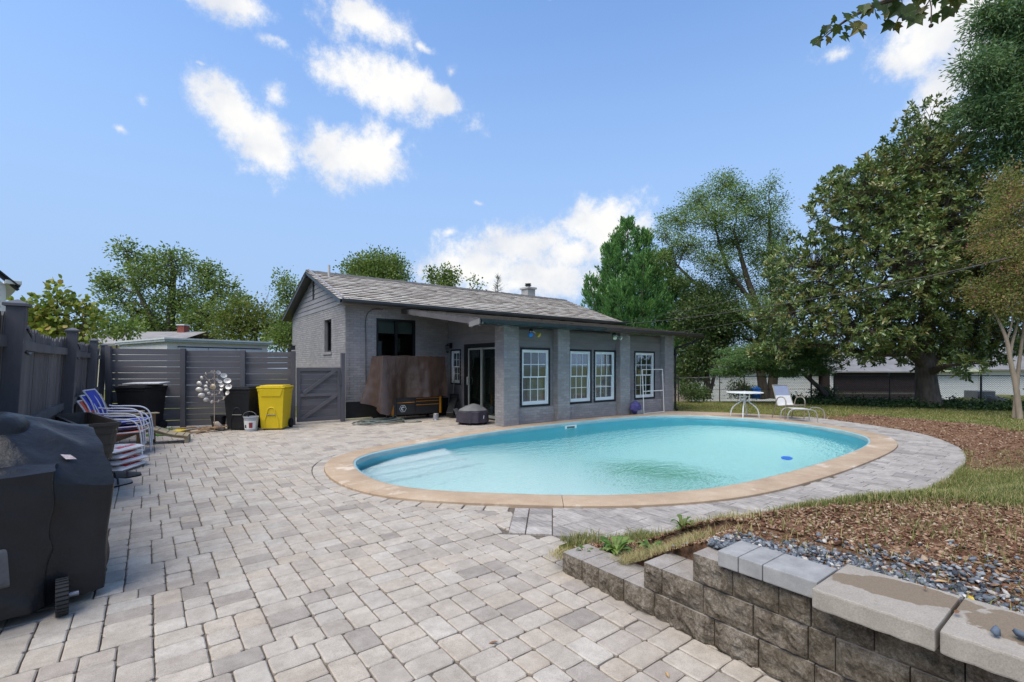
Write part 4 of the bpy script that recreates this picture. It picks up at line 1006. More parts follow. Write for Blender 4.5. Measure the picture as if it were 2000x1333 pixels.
gw = m.build('window', M_BLACK, HOUSE); m = MB(); pbox(m, Gab, GW[0] + fz, GW[1] - fz, GW[2] + fz, GW[3] - fz, -.125, -.12); m.build('pane', M_DKGLASS, gw)
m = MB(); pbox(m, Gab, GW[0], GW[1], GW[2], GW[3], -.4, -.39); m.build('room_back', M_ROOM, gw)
m = MB(); fz = .055
for r in ((MW[0], MW[0] + fz, MW[2], MW[3]), (MW[1] - fz, MW[1], MW[2], MW[3]), (MW[0] + fz, MW[1] - fz, MW[3] - fz, MW[3]), (MW[0] + fz, MW[1] - fz, MW[2], MW[2] + fz), (-1.155, -1.095, MW[2] + fz, MW[3] - fz)): pbox(m, Mv, *r, -.10, .012)
mw = m.build('window', M_BLACK, HOUSE)
for a, b in ((MW[0] + fz, -1.155), (-1.095, MW[1] - fz)):
    m = MB(); pbox(m, Mv, a, b, MW[2] + fz, MW[3] - fz, -.06, -.054); m.build('pane', M_DKGLASS, mw)
    m = MB(); pbox(m, Mv, a, b, 2.43, MW[3] - fz, -.12, -.11); m.build('roller_shade', mat('roller_shade', (.60, .60, .58), .8, .06, 3), mw)
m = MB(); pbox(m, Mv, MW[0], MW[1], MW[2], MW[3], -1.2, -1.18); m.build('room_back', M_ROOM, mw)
m = MB(); pbox(m, Mv, -.86, -.80, 1.9, 2.33, -.5, -.45); m.build('lamp_tube', mat('inner_lamp', (.55, .53, .48), .6), mw)
# hidden sides so that the house is closed
MB().box(8.25, 8.32, 3.8, 9.75, 0, 3.25).box(-2.55, 8.3, 9.70, 9.78, 0, 3.25).prism([(6.95, .3), (7.01, .3), (7.01, 3.8), (6.95, 3.8)], 0, 2.46).build('wall', M_MORT, HOUSE)
# gable siding, vent, rake boards
ZR, VR, ZE = 4.50, 6.775, 3.255; SL = (ZR - ZE) / (VR - 3.45)
def gclip(z0, z1): w = max(0, (ZR - .09 - z0) / SL); return VR - w, VR + w
gb = MB(); gb.add([(-2.585, 3.5, 3.18), (-2.585, 10.05, 3.18), (-2.585, VR, ZR - .06)], [(0, 2, 1)]); gb.add([(8.3, 3.5, 3.18), (8.3, 10.05, 3.18), (8.3, VR, ZR - .06)], [(0, 1, 2)]); gb.build('wall', M_SIDE, HOUSE)
siding(Gab, 3.766, 9.78, 3.2, ZR - .1, [(6.80, 7.02, 3.66, 4.24)], pitch=.15, clipf=lambda a, b: (max(3.74, gclip(a, b)[0]), min(9.80, gclip(a, b)[1])), m=mat('gable_siding', (.23, .217, .220), .6, .12, 1.5, .2, 30, orand=.1))
gv = MB(); pbox(gv, Gab, 6.80, 7.02, 3.66, 4.24, -.03, .0); vent = gv.build('gable_vent', M_BLACK, HOUSE)
for k in range(11):
    m = MB(); z = 3.68 + k * .05; m.add([(-2.602, 6.815, z), (-2.602, 7.005, z), (-2.632, 7.005, z - .028), (-2.632, 6.815, z - .028), (-2.602, 6.815, z + .008), (-2.602, 7.005, z + .008), (-2.632, 7.005, z - .02), (-2.632, 6.815, z - .02)], [(0, 1, 2, 3), (4, 7, 6, 5), (2, 6, 7, 3), (0, 3, 7, 4), (1, 5, 6, 2)]); m.build('slat', M_DARKG, vent)
for sgn, (mm) in ((-1, mat('rake_board', (.29, .28, .295), .6, .1, 2)), (1, M_DARKG)):
    m = MB(); ve = VR + sgn * (VR - 3.40); m.bar((-2.80, VR, ZR + .01), (-2.80, ve, ZR + .01 - SL * (VR - 3.40)), .03, .17, up=(0, sgn * SL, 1)); m.build('rake_board', mm, HOUSE)
# roofs
def roof_plane(u0, u1, v0, z0, v1, z1, rows, tw, thick, mt, seed, name='roof'):
    """deck plus overlapping shingle tiles with thick butts; v0/z0 eave, v1/z1 top"""
    rng = np.random.default_rng(seed); L = math.hypot(v1 - v0, z1 - z0); dv, dz = (v1 - v0) / L, (z1 - z0) / L; nv, nz = -dz * (1 if v1 > v0 else 1), dv
    if nz < 0: nv, nz = -nv, -nz
    d = MB(); q = lambda u, s, h: (u, v0 + dv * s + nv * h, z0 + dz * s + nz * h)
    d.add([q(u0, 0, -.09), q(u1, 0, -.09), q(u1, L, -.09), q(u0, L, -.09), q(u0, 0, 0), q(u1, 0, 0), q(u1, L, 0), q(u0, L, 0)], [(0, 3, 2, 1), (4, 5, 6, 7), (0, 1, 5, 4), (1, 2, 6, 5), (2, 3, 7, 6), (3, 0, 4, 7)])
    ro = d.build(name, M_DARKG, HOUSE)
    V, F, T = [], [], []; pit = L / rows
    for r in range(rows):
        u = u0 - .02 - (tw / 2 if r % 2 else 0)
        while u < u1 + .01:
            w = tw * rng.uniform(.85, 1.15); a, b = max(u, u0 - .02), min(u + w - .006, u1 + .02); u += w
            if b - a < .03: continue
            s0, s1 = r * pit - .03 + rng.uniform(-.006, .006), min(L, (r + 1) * pit + .04); t = thick * rng.uniform(.8, 1.25); k = len(V)
            V += [q(a, s0, .004), q(b, s0, .004), q(a, s0, t), q(b, s0, t), q(b, s1, .008), q(a, s1, .008)]
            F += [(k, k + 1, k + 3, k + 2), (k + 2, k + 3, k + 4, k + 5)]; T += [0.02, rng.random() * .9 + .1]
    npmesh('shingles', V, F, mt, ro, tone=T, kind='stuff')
    return ro
def shingle_mat(name, stops):
    t = NT(name); c = t.ramp(t.attr(), stops); c = t.mix(1.0, c, t.ramp(t.noise(2.2, 5, .7, stretch=(1, 3, 3)), [(.3, (.72, .72, .72)), (.7, (1.15, 1.15, 1.15))]), 'MULTIPLY')
    c = t.mix(1.0, c, t.ramp(t.noise(120, 3, .7), [(.3, (.7, .7, .7)), (.7, (1.15, 1.15, 1.15))]), 'MULTIPLY'); t.set(col=c, rough=.9, spec=.2); t.bump(t.noise(90, 4), .4, .006); return t.m
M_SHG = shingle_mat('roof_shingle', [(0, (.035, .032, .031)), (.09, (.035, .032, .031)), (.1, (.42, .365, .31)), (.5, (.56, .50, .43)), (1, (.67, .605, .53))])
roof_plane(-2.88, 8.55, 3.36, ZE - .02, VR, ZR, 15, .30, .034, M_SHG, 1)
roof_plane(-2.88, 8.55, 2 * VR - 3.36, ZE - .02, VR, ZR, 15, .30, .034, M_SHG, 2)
m = MB()
for k in range(34):
    u = -2.88 + k * .337; m.add([(u, VR - .13, ZR - .01), (u + .36, VR - .13, ZR - .02), (u + .36, VR, ZR + .055), (u, VR, ZR + .07), (u + .36, VR + .13, ZR - .02), (u, VR + .13, ZR - .01)], [(0, 1, 2, 3), (3, 2, 4, 5), (0, 3, 5)])
m.build('ridge_caps', mat('ridge_cap', (.11, .105, .10), .9, .25, 3), HOUSE, kind='stuff')
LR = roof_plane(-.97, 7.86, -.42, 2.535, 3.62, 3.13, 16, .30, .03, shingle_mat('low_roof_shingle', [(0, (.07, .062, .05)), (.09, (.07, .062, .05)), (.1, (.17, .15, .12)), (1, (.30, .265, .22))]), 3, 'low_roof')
# soffit, fascias and gutters
MB().add([(-.93, -.40, 2.435), (7.84, -.40, 2.435), (7.84, 3.76, 3.02), (-.93, 3.76, 3.02)], [(0, 1, 2, 3)]).build('soffit', mat('soffit_dark', (.03, .03, .031), .7, .2, 2), HOUSE)
m = MB(); m.add([(-.985, -.42, 2.40), (-.985, 3.74, 3.03), (-.985, 3.74, 3.17), (-.985, -.42, 2.57), (-.955, -.42, 2.40), (-.955, 3.74, 3.03), (-.955, 3.74, 3.17), (-.955, -.42, 2.57)], [(0, 3, 2, 1), (4, 5, 6, 7), (0, 1, 5, 4), (3, 7, 6, 2), (0, 4, 7, 3), (1, 2, 6, 5)]); m.build('fascia', mat('fascia_grey', (.095, .088, .090), .7, .2, 2, .2, 20), HOUSE)
m = MB(); m.add([(-.99, -.43, 2.43), (-.99, .02, 2.39), (-.99, .02, 2.50), (-.99, -.43, 2.56), (-.96, -.43, 2.43), (-.96, .02, 2.39), (-.96, .02, 2.50), (-.96, -.43, 2.56)], [(0, 3, 2, 1), (4, 5, 6, 7), (0, 1, 5, 4), (3, 7, 6, 2), (0, 4, 7, 3), (1, 2, 6, 5)]); m.build('fascia_return', mat('fascia_pale', (.19, .18, .175), .7, .15, 3), HOUSE)
GP = [(0, 0), (-.10, .0), (-.13, .05), (-.125, .115), (-.115, .115), (-.115, .06), (-.09, .015), (0, .012)]
m = MB(); m.extrude(GP, (-1.0, -.425, 2.425), (3.1, -.425, 2.425), (0, 1, 0)); m.build('gutter', M_GUT2, HOUSE)
m = MB(); m.extrude(GP, (3.1, -.426, 2.424), (7.92, -.426, 2.424), (0, 1, 0)); m.build('gutter', mat('gutter_brown', (.03, .026, .024), .35, .2, 3, spec=.5), HOUSE)
m = MB(); m.extrude(GP, (-2.86, 3.355, 3.145), (8.52, 3.355, 3.145), (0, 1, 0)); m.build('gutter', M_DARKG, HOUSE)
MB().box(-2.86, 8.52, 3.36, 3.76, 3.14, 3.165).build('soffit', M_SIDE, HOUSE)
m = MB(); m.tube(smooth_path([(7.6, -.48, 2.42), (7.6, -.47, 2.33), (7.45, -.30, 2.22), (7.12, -.06, 2.08), (7.07, -.035, 1.98), (7.07, -.035, 1.2), (7.07, -.035, .12), (7.12, -.10, .05)], 5), .034, 10); m.build('downspout', M_BLACK, HOUSE, smooth=True)
for z in (.5, 1.85):
    MB().box(7.02, 7.115, -.075, .02, z, z + .03).build('pipe_strap', M_BLACK, HOUSE)
# wall things: conduit, chimney, vent pipe
m = MB(); m.tube(smooth_path([(-1.55, 3.73, 3.10), (-1.85, 3.735, 3.08), (-2.04, 3.735, 2.85), (-2.05, 3.735, 2.2), (-2.05, 3.735, 1.2), (-2.03, 3.72, .82), (-1.9, 3.6, .60), (-1.7, 3.45, .50)], 6), .011, 8); m.build('conduit', mat('conduit_grey', (.07, .068, .072), .5), HOUSE, smooth=True)
ch = empty('chimney', (7.1, 7.75, 4.2), parent=HOUSE)
MB().box(6.88, 7.32, 7.50, 7.98, 3.9, 5.0).build('stack', mat('chimney_stone', (.36, .35, .33), .85, .12, 4, .3, 60), ch, world=True, bevel=.01)
MB().box(6.82, 7.38, 7.44, 8.04, 5.0, 5.09).build('chimney_cap', mat('chimney_cap', (.40, .39, .37), .85, .12, 4), ch, world=True, bevel=.015)
m = MB(); m.lathe([(.11, 5.09), (.11, 5.17), (.15, 5.18), (.16, 5.20), (.08, 5.23), (.15, 5.25), (.14, 5.28), (0, 5.30)], (7.1, 7.75, 0), 16); m.build('flue_cap', mat('flue_metal', (.06, .058, .055), .5, .3, 6, metal=.5), ch, world=True, smooth=True)
m = MB(); m.tube([(-2.30, 6.3, 4.2), (-2.30, 6.3, 4.70)], .04, 10); m.build('vent_pipe', mat('pvc_old', (.50, .48, .45), .6, .15), HOUSE, smooth=True)
m = MB(); m.lathe([(.03, 0), (.06, .03), (.06, .12), (.02, .14), (.0, .15)], (-2.86, 6.82, 4.30), 10); m.tube([(-2.86, 6.82, 4.38), (-2.75, 6.82, 4.40)], .012, 6); m.build('gable_lamp', M_BLACK, HOUSE, smooth=True)
# wall lantern
lan = empty('wall_lantern', (.53, 3.52, 2.05), label='small black wall lantern in the corner above the covered tool chest', cat='lantern')
m = MB(); m.box(-.0, .05, -.05, .05, -.02, .14).box(-.09, .0, -.012, .012, .11, .125); m.build('bracket', M_BLACK, lan)
m = MB(); m.lathe([(.02, .10), (.075, .06), (.078, .05)], (-.09, 0, 0), 8); m.lathe([(.05, -.12), (.045, -.14), (.01, -.17), (0, -.175)], (-.09, 0, 0), 8)
for k in range(6): a = k * math.pi / 3; m.bar((-.09 + .07 * math.cos(a), .07 * math.sin(a), .05), (-.09 + .05 * math.cos(a), .05 * math.sin(a), -.12), .008, .008)
m.build('cage', M_BLACK, lan); m = MB(); m.lathe([(.044, -.118), (.062, .048)], (-.09, 0, 0), 8); m.build('shade_glass', M_GLASS, lan)
# floodlights under the eave
def flood(loc, cols, lab):
    r = empty('floodlight', loc, label=lab, cat='floodlight'); m = MB(); m.lathe([(.05, 0), (.05, .05), (.03, .07)], (0, 0, 0), 12); m.build('base_plate', M_BLACK, r)
    for s, c in zip((-1, 1), cols):
        m = MB(); m.tube([(0, 0, .02), (s * .06, -.05, -.02), (s * .10, -.07, -.05)], .014, 6); m.build('arm', M_WHITE, r)
        m = MB(); k = len(m.v); d = Vector((s * .35, -.75, -.45)).normalized(); p = Vector((s * .10, -.07, -.05)); m.tube([p, p + d * .03, p + d * .09, p + d * .12], [.022, .028, .058, .060], 14); m.build('lamp_head', mat('flood_' + c[0], c[1], .3, .15), r, smooth=True)
        m = MB(); m.tube([p + d * .12, p + d * .128, p + d * .132], [.056, .045, .01], 14); m.build('lens', mat('lens_' + c[0], c[2], .15, .1), r, smooth=True)
flood((.88, .02, 2.37), (('blue', (.01, .10, .42), (.02, .25, .7)), ('yellow', (.45, .42, .05), (.7, .65, .12))), 'double floodlight with one blue and one yellow lamp above the first sunroom window')
flood((4.10, .05, 2.40), (('pale', (.35, .40, .36), (.75, .80, .55)), ('pale2', (.30, .36, .36), (.7, .78, .6))), 'double floodlight with pale lamps beside the third brick pillar')
# ================================================================== fences, neighbours
M_FENCE = mat('fence_paint', (.105, .10, .108), .7, .2, 2.2, .35, 26, stretch=(1, 1, .25), orand=.22, fine=.15)
M_PICK = mat('picket_paint', (.125, .117, .121), .75, .22, 2.2, .45, 26, stretch=(1, 1, .2), orand=.25, fine=.2)
M_FENCEH = mat('fence_slat_paint', (.125, .117, .122), .7, .18, 2.2, .35, 26, stretch=(.25, .25, 3), orand=.16, fine=.12)
# ---- slat fence across the back of the patio
SF = empty('slat_fence', (-5.8, 4.2, 0), label='dark grey horizontal-slat fence across the back of the patio', cat='fence')
A0, A1 = Vector((-7.62, 4.83, 0)), Vector((-3.99, 3.55, 0)); dF = (A1 - A0).normalized(); nF = Vector((dF.y, -dF.x, 0))      # nF towards the patio
LF = (A1 - A0).length; posts = [0, 1.46, 2.72, LF]
for k, s in enumerate(posts):
    c = A0 + dF * s; zt = (1.90, 1.86, 1.83, 1.82)[k]
    m = MB(); m.obox(c + Vector((0, 0, zt / 2 + .02)), dF, nF, (0, 0, 1), .052, .052, zt / 2 + .02); m.build('post', M_FENCE, SF, world=True, bevel=.005)
random.seed(15)
for a, b in zip(posts[:-1], posts[1:]):
    n = 13
    for k in range(n):
        z0 = .06 + k * .1385; tilt = random.uniform(-.006, .006); p0 = A0 + dF * (a + .03) + Vector((0, 0, z0 + .064 + tilt)); p1 = A0 + dF * (b - .03) + Vector((0, 0, z0 + .064 - tilt))
        top = (1.93 - .08 * (a + b) / 2 / LF); sc = top / 1.88
        m = MB(); m.bar(Vector((p0.x, p0.y, p0.z * sc)) - nF * .068, Vector((p1.x, p1.y, p1.z * sc)) - nF * .068, .022, .1318 * sc); m.build('slat', M_FENCEH, SF, world=True, bevel=.003)
m = MB(); c = A1 + Vector((0, 0, 1.89)); m.obox(c + Vector((0, 0, .05)), dF, nF, (0, 0, 1), .045, .045, .05); m.obox(c + Vector((0, 0, .105)), dF, nF, (0, 0, 1), .06, .06, .008)
pl = m.build('post_lamp', M_BLACK, label='small black square solar lamp on the post left of the gate', cat='lamp')
# ---- gate
GT = empty('garden_gate', (-3.4, 3.5, 0), label='dark grey wooden gate with Z-shaped bracing beside the house corner', cat='gate')
g0, g1 = Vector((-3.92, 3.535, 0)), Vector((-2.83, 3.50, 0)); dg = (g1 - g0).normalized(); ng = Vector((dg.y, -dg.x, 0)); lg = (g1 - g0).length
def gbar(a, za, b, zb, w, off, nm='brace', th=.03):
    m = MB(); m.bar(g0 + dg * a + ng * off + Vector((0, 0, za)), g0 + dg * b + ng * off + Vector((0, 0, zb)), th, w, up=(0, 0, 1)); return m.build(nm, M_FENCEH, GT, world=True, bevel=.003)
for k in range(10):
    gbar(.02, .15 + k * .132, lg - .02, .15 + k * .132, .1295, 0, 'gate_board', .02)
gbar(0, 1.40, lg, 1.40, .09, .028, 'rail'); gbar(0, .74, lg, .74, .085, .028, 'rail'); gbar(0, .11, lg, .11, .10, .028, 'rail')
for s in (.045, lg - .045):
    m = MB(); m.bar(g0 + dg * s + ng * .030 + Vector((0, 0, .07)), g0 + dg * s + ng * .030 + Vector((0, 0, 1.44)), .09, .03, up=ng); m.build('stile', M_FENCE, GT, world=True, bevel=.003)
gbar(.16, .78, lg - .13, 1.38, .085, .034, th=.036); gbar(.12, .13, lg - .12, .71, .085, .034, th=.036)
m = MB(); m.obox(g0 + dg * (lg - .01) + ng * .05 + Vector((0, 0, 1.12)), dg, ng, (0, 0, 1), .02, .02, .16); m.build('latch', mat('latch_grey', (.10, .10, .105), .4, metal=.6), GT, world=True, bevel=.003)
m = MB(); m.box(-2.82, -2.72, 3.44, 3.54, 0, 1.83); tag(m.build('gate_post', M_FENCE, bevel=.005), 'tall grey gate post standing against the house corner', 'post')
tag(MB().box(-2.75, -1.9, 3.60, 3.745, -.002, .045).build('timber_offcut', mat('raw_timber', (.42, .38, .24), .8, .15, 5, .2, 40), bevel=.004), 'pale timber offcut lying along the house plinth near the gate', 'timber')
# ---- close-board fence on the left, leaning a little into the patio
LFc = empty('board_fence', (-7.8, 0, 0), label='tall weathered grey close-board fence with capped posts along the left side', cat='fence')
random.seed(33); LEAN = .052
def lf(v, z, o=0): return Vector((-7.815 + LEAN * z + o - (.22 * (-4.45 - v) if v < -4.45 else 0), v, z))
PV = [-4.22, -.79, 2.44, 5.05]
for k, v in enumerate(PV):
    m = MB(); w = .056 if k else .054; zt = 1.95
    m.add([lf(v - w, 0, -w), lf(v - w, 0, w), lf(v + w, 0, w), lf(v + w, 0, -w), lf(v - w, zt, -w), lf(v - w, zt, w), lf(v + w, zt, w), lf(v + w, zt, -w)], [(0, 3, 2, 1), (4, 5, 6, 7), (0, 1, 5, 4), (1, 2, 6, 5), (2, 3, 7, 6), (3, 0, 4, 7)])
    p = m.build('post', M_FENCE, LFc, world=True, bevel=.006)
    m = MB(); w2 = w + .018; m.add([lf(v - w2, zt, -w2), lf(v - w2, zt, w2), lf(v + w2, zt, w2), lf(v + w2, zt, -w2), lf(v - w2, zt + .02, -w2), lf(v - w2, zt + .02, w2), lf(v + w2, zt + .02, w2), lf(v + w2, zt + .02, -w2), lf(v, zt + .055, 0)], [(0, 3, 2, 1), (0, 1, 5, 4), (1, 2, 6, 5), (2, 3, 7, 6), (3, 0, 4, 7), (4, 5, 8), (5, 6, 8), (6, 7, 8), (7, 4, 8)])
    m.build('post_cap', mat('post_cap', (.10, .098, .107), .5, .1), p, world=False)
    bpy.data.objects[-1] if False else None
for o in LFc.children:                          # the caps were built in scene space: bring them into the fence's frame
    for c in o.children: c.location = (7.8, 0, 0)
ends = [-5.6] + PV
for a, b in zip(ends[:-1], ends[1:]):
    n = max(1, round((b - a) / .142)); w = (b - a) / n; bow = random.uniform(.02, .05)
    for i in range(n):
        v = a + (i + .5) * w; f = (i + .5) / n; top = 1.90 + .035 * math.sin(v * 1.3) - .06 * math.sin(math.pi * f) * (1 if b < 5 else .3) + random.uniform(-.018, .018); o = -.085 - bow * math.sin(math.pi * f) + random.uniform(-.004, .004); h = w / 2 - random.uniform(.001, .005); tw = random.uniform(-.006, .006)
        m = MB(); pr = [(-h, .04), (h, .04), (h, top - .035), (h * .55, top), (-h * .55, top), (-h, top - .035)]; k = 6
        vs = [lf(v + x + tw * z, z, o) for x, z in pr] + [lf(v + x + tw * z, z, o + .016) for x, z in pr]
        m.add(vs, [tuple(range(6))[::-1], tuple(range(6, 12))] + [(j, (j + 1) % 6, 6 + (j + 1) % 6, 6 + j) for j in range(6)]); m.build('picket', M_PICK, LFc, world=True)
    for z in (.22, .965, 1.685):
        m = MB(); p = [lf(a + (b - a) * t, z - .025 * math.sin(math.pi * t) * (1 if z < 1.5 else .4), -.045 - bow * math.sin(math.pi * t)) for t in (0.02, .2, .4, .6, .8, .98)]
        for q0, q1 in zip(p[:-1], p[1:]): m.bar(q0, q1 + (q1 - q0) * .002, .038, .088)
        m.build('rail', M_PICK, LFc, world=True)
    if b < 3 and a > -5: 
        m = MB(); m.tube(smooth_path([lf(a + .02, 1.78, .06), lf(a + .07, 1.735, .075), lf(a + .14, 1.72, .07)], 4), .008, 6); m.tube(smooth_path([lf(a + .02, 1.60, .06), lf(a + .07, 1.585, .075), lf(a + .14, 1.60, .07)], 4), .008, 6); m.build('bracket', M_BLACK, LFc, world=True)
# ---- buildings beyond the fences (own axes: x to the right of the view, y away)
def view_empty(name, r, f, z=0, **kw): p = Vector((CAMP.x, CAMP.y, 0)) + RT * r + FW * f; return empty(name, (p.x, p.y, z), -HEAD, **kw)
def lap(parent, x0, x1, z0, z1, y, pitch, mt, nm='siding_board', dark=False):
    z = z0
    while z < z1 - .02:
        m = MB(); zt = min(z + pitch, z1); m.add([(x0, y, z), (x1, y, z), (x1, y, zt), (x0, y, zt), (x0, y - .025, z), (x1, y - .025, z), (x1, y - .006, zt), (x0, y - .006, zt)], [(0, 3, 2, 1), (4, 5, 6, 7), (0, 1, 5, 4), (1, 2, 6, 5), (2, 3, 7, 6), (3, 0, 4, 7)]); m.build(nm, mt, parent); z += pitch
M_NW = mat('neighbour_white', (.62, .62, .60), .7, .06, 2, orand=.06); M_NR = mat('neighbour_roof', (.21, .205, .205), .9, .2, 1.5, .4, 40, fine=.25)
# white gable house at the far left edge
nh = view_empty('white_house', -14.85, 14, label='corner of a white clapboard neighbour house at the far left edge', cat='house')
MB().box(-6, 0, .03, 6, 0, 3.9).build('wall', M_NW, nh); lap(nh, -6, 0, 2.2, 3.88, .03, .17, M_NW)
m = MB(); m.add([(0, .03, 3.88), (-3, .03, 6.9), (-6, .03, 3.88)], [(0, 1, 2)]); m.build('gable', M_NW, nh)
z = 3.88
while z < 6.7:
    m = MB(); w0, w1 = 3 * (6.9 - z) / 3.02, 3 * (6.9 - z - .17) / 3.02; m.add([(-3 - w0, .0, z), (-3 + w0, .0, z), (-3 + w1, .022, z + .17), (-3 - w1, .022, z + .17), (-3 + w0, .03, z), (-3 - w0, .03, z)], [(0, 1, 2, 3), (0, 5, 4, 1)]); m.build('siding_board', M_NW, nh); z += .17
MB().box(-.06, .03, -.03, .05, 0, 3.85).build('corner_board', M_NW, nh)
m = MB(); m.bar((.28, -.12, 3.72), (-3, -.12, 7.02), .3, .05, up=(1, 0, 1)); m.bar((.30, -.14, 3.80), (-3, -.14, 7.12), .36, .04, up=(1, 0, 1)); m.build('roof', mat('roof_black', (.03, .03, .03), .9, .2, 3), nh)
MB().box(.0, .34, -.3, 5, 3.86, 3.98).build('gutter', M_NW, nh, bevel=.02)
nh.rotation_euler = (0, 0, -HEAD + R_(50))
# low white garage behind the slat fence
gq0 = Vector((CAMP.x, CAMP.y, 0)) + RT * (-12.45) + FW * 17.3; gq1 = Vector((CAMP.x, CAMP.y, 0)) + RT * (-10.35) + FW * 20.3
ga = empty('garage', gq0[:], math.atan2(gq1.y - gq0.y, gq1.x - gq0.x), label='low white garage with a flat grey-blue roof edge behind the slat fence', cat='garage'); gl_ = (gq1 - gq0).length
MB().box(0, gl_, .04, 5, 0, 2.36).build('wall', M_NW, ga)
MB().box(-.12, gl_ + .12, -.10, 5.1, 2.36, 2.44).build('roof_edge', mat('garage_edge', (.30, .35, .36), .6, .1), ga); MB().box(-.14, gl_ + .14, -.12, 5.12, 2.44, 2.50).build('roof', mat('garage_roof', (.55, .57, .56), .6, .1), ga)
for k in range(3):
    a = .35 + k * (gl_ - .6) / 3; MB().box(a, a + (gl_ - .6) / 3 - .03, .0, .03, .1, 2.16).build('door_panel', mat('garage_door', (.55, .55, .58), .5, .05), ga, bevel=.008)
MB().box(.33, gl_ - .25, -.004, .035, 2.165, 2.20).build('door_header', M_BLACK, ga)
# neighbour house with grey roof and brick chimney
nb = view_empty('neighbour_house', -24.5, 29, label='cream neighbour house with a long grey roof and red brick chimney', cat='house')
MB().box(-8, 3.6, .3, 7, 0, 2.72).build('wall', mat('cream_wall', (.58, .54, .40), .8, .06), nb); MB().box(-8.1, 3.75, -.05, .3, 2.68, 2.80).build('eave_board', mat('cream_trim', (.68, .66, .56), .7, .05), nb)
m = MB(); m.add([(-8.2, -.1, 2.82), (3.85, -.1, 2.82), (3.85, 3.4, 3.78), (-8.2, 3.4, 3.78), (3.85, 7.2, 2.8), (-8.2, 7.2, 2.8), (-8.2, -.1, 2.74), (3.85, -.1, 2.74)], [(0, 1, 2, 3), (3, 2, 4, 5), (6, 7, 1, 0)]); m.build('roof', mat('roof_greige', (.28, .26, .25), .9, .25, 1.2, .3, 30, fine=.2), nb)
MB().box(2.05, 2.5, 3.1, 3.6, 3.4, 4.18).build('chimney', mat('red_brick', (.26, .075, .055), .85, .35, 14, .4, 30), nb); MB().box(2.0, 2.55, 3.05, 3.65, 4.18, 4.26).build('chimney_cap', M_NW, nb)
m = MB(); m.lathe([(.10, 3.3), (.10, 3.52), (.2, 3.56), (.0, 3.64)], (-3.9, 2.4, 0), 10); m.build('roof_vent', mat('vent_grey', (.5, .5, .5), .6), nb)
# right: dark shingled outbuilding, white house
db = view_empty('dark_outbuilding', 22.0, 33, -1.15, label='dark brown shingle-clad outbuilding with grey roof behind the magnolia', cat='building')
MB().box(0, 6.9, .06, 6, 0, 2.3).build('wall', mat('brown_dark', (.030, .019, .018), .9), db); lap(db, 0, 6.9, .02, 2.28, .06, .15, mat('brown_shingle', (.036, .023, .022), .85, .35, 7, orand=.4), 'shingle_course')
m = MB(); m.add([(-.3, -.4, 2.24), (7.2, -.4, 2.24), (7.2, 3, 3.75), (-.3, 3, 3.75), (7.2, 6.4, 2.3), (-.3, 6.4, 2.3), (-.3, -.4, 2.16), (7.2, -.4, 2.16)], [(0, 1, 2, 3), (3, 2, 4, 5), (6, 7, 1, 0)]); m.build('roof', M_NR, db)
MB().box(-.02, .2, .0, .1, 0, 2.4).build('corner_board', M_NW, db)
wh = view_empty('white_cottage', 29.1, 33, -1.15, label='white clapboard cottage behind the chain-link fence at the right edge', cat='house')
MB().box(0, 12, .06, 7, 0, 2.45).build('wall', M_NW, wh); lap(wh, 0, 12, .3, 2.4, .06, .13, M_NW); MB().box(0, 12, .0, .1, 0, .3).build('plinth', mat('plinth_block', (.33, .32, .31), .9, .1, 3), wh)
m = MB(); m.add([(-.3, -.4, 2.38), (12, -.4, 2.38), (12, 3, 4.1), (-.3, 3, 4.1), (-.3, -.4, 2.30), (12, -.4, 2.30)], [(0, 1, 2, 3), (4, 5, 1, 0)]); m.build('roof', M_NR, wh)
MB().box(-.3, 3.4, -.42, -.38, 2.22, 2.4).build('gutter', mat('gutter_cream', (.50, .52, .36), .6), wh); MB().box(3.1, 3.2, .0, .06, .3, 2.4).build('corner_board', M_NW, wh)
wl = view_empty('white_building', 11.2, 34, -1.15, label='long pale building glimpsed behind the fence left of the tree trunks', cat='building')
MB().box(0, 10.6, .06, 6, 0, 2.35).build('wall', M_NW, wl); lap(wl, 1.6, 10.6, .1, 2.3, .06, .22, M_NW); MB().box(0, 1.5, .0, .1, 0, 2.25).build('door_panel', mat('tan_panel', (.42, .34, .28), .8, .08), wl)
m = MB(); m.add([(-.3, -.3, 2.3), (10.9, -.3, 2.3), (10.9, 3, 3.5), (-.3, 3, 3.5), (-.3, -.3, 2.24), (10.9, -.3, 2.24)], [(0, 1, 2, 3), (4, 5, 1, 0)]); m.build('roof', M_NR, wl)
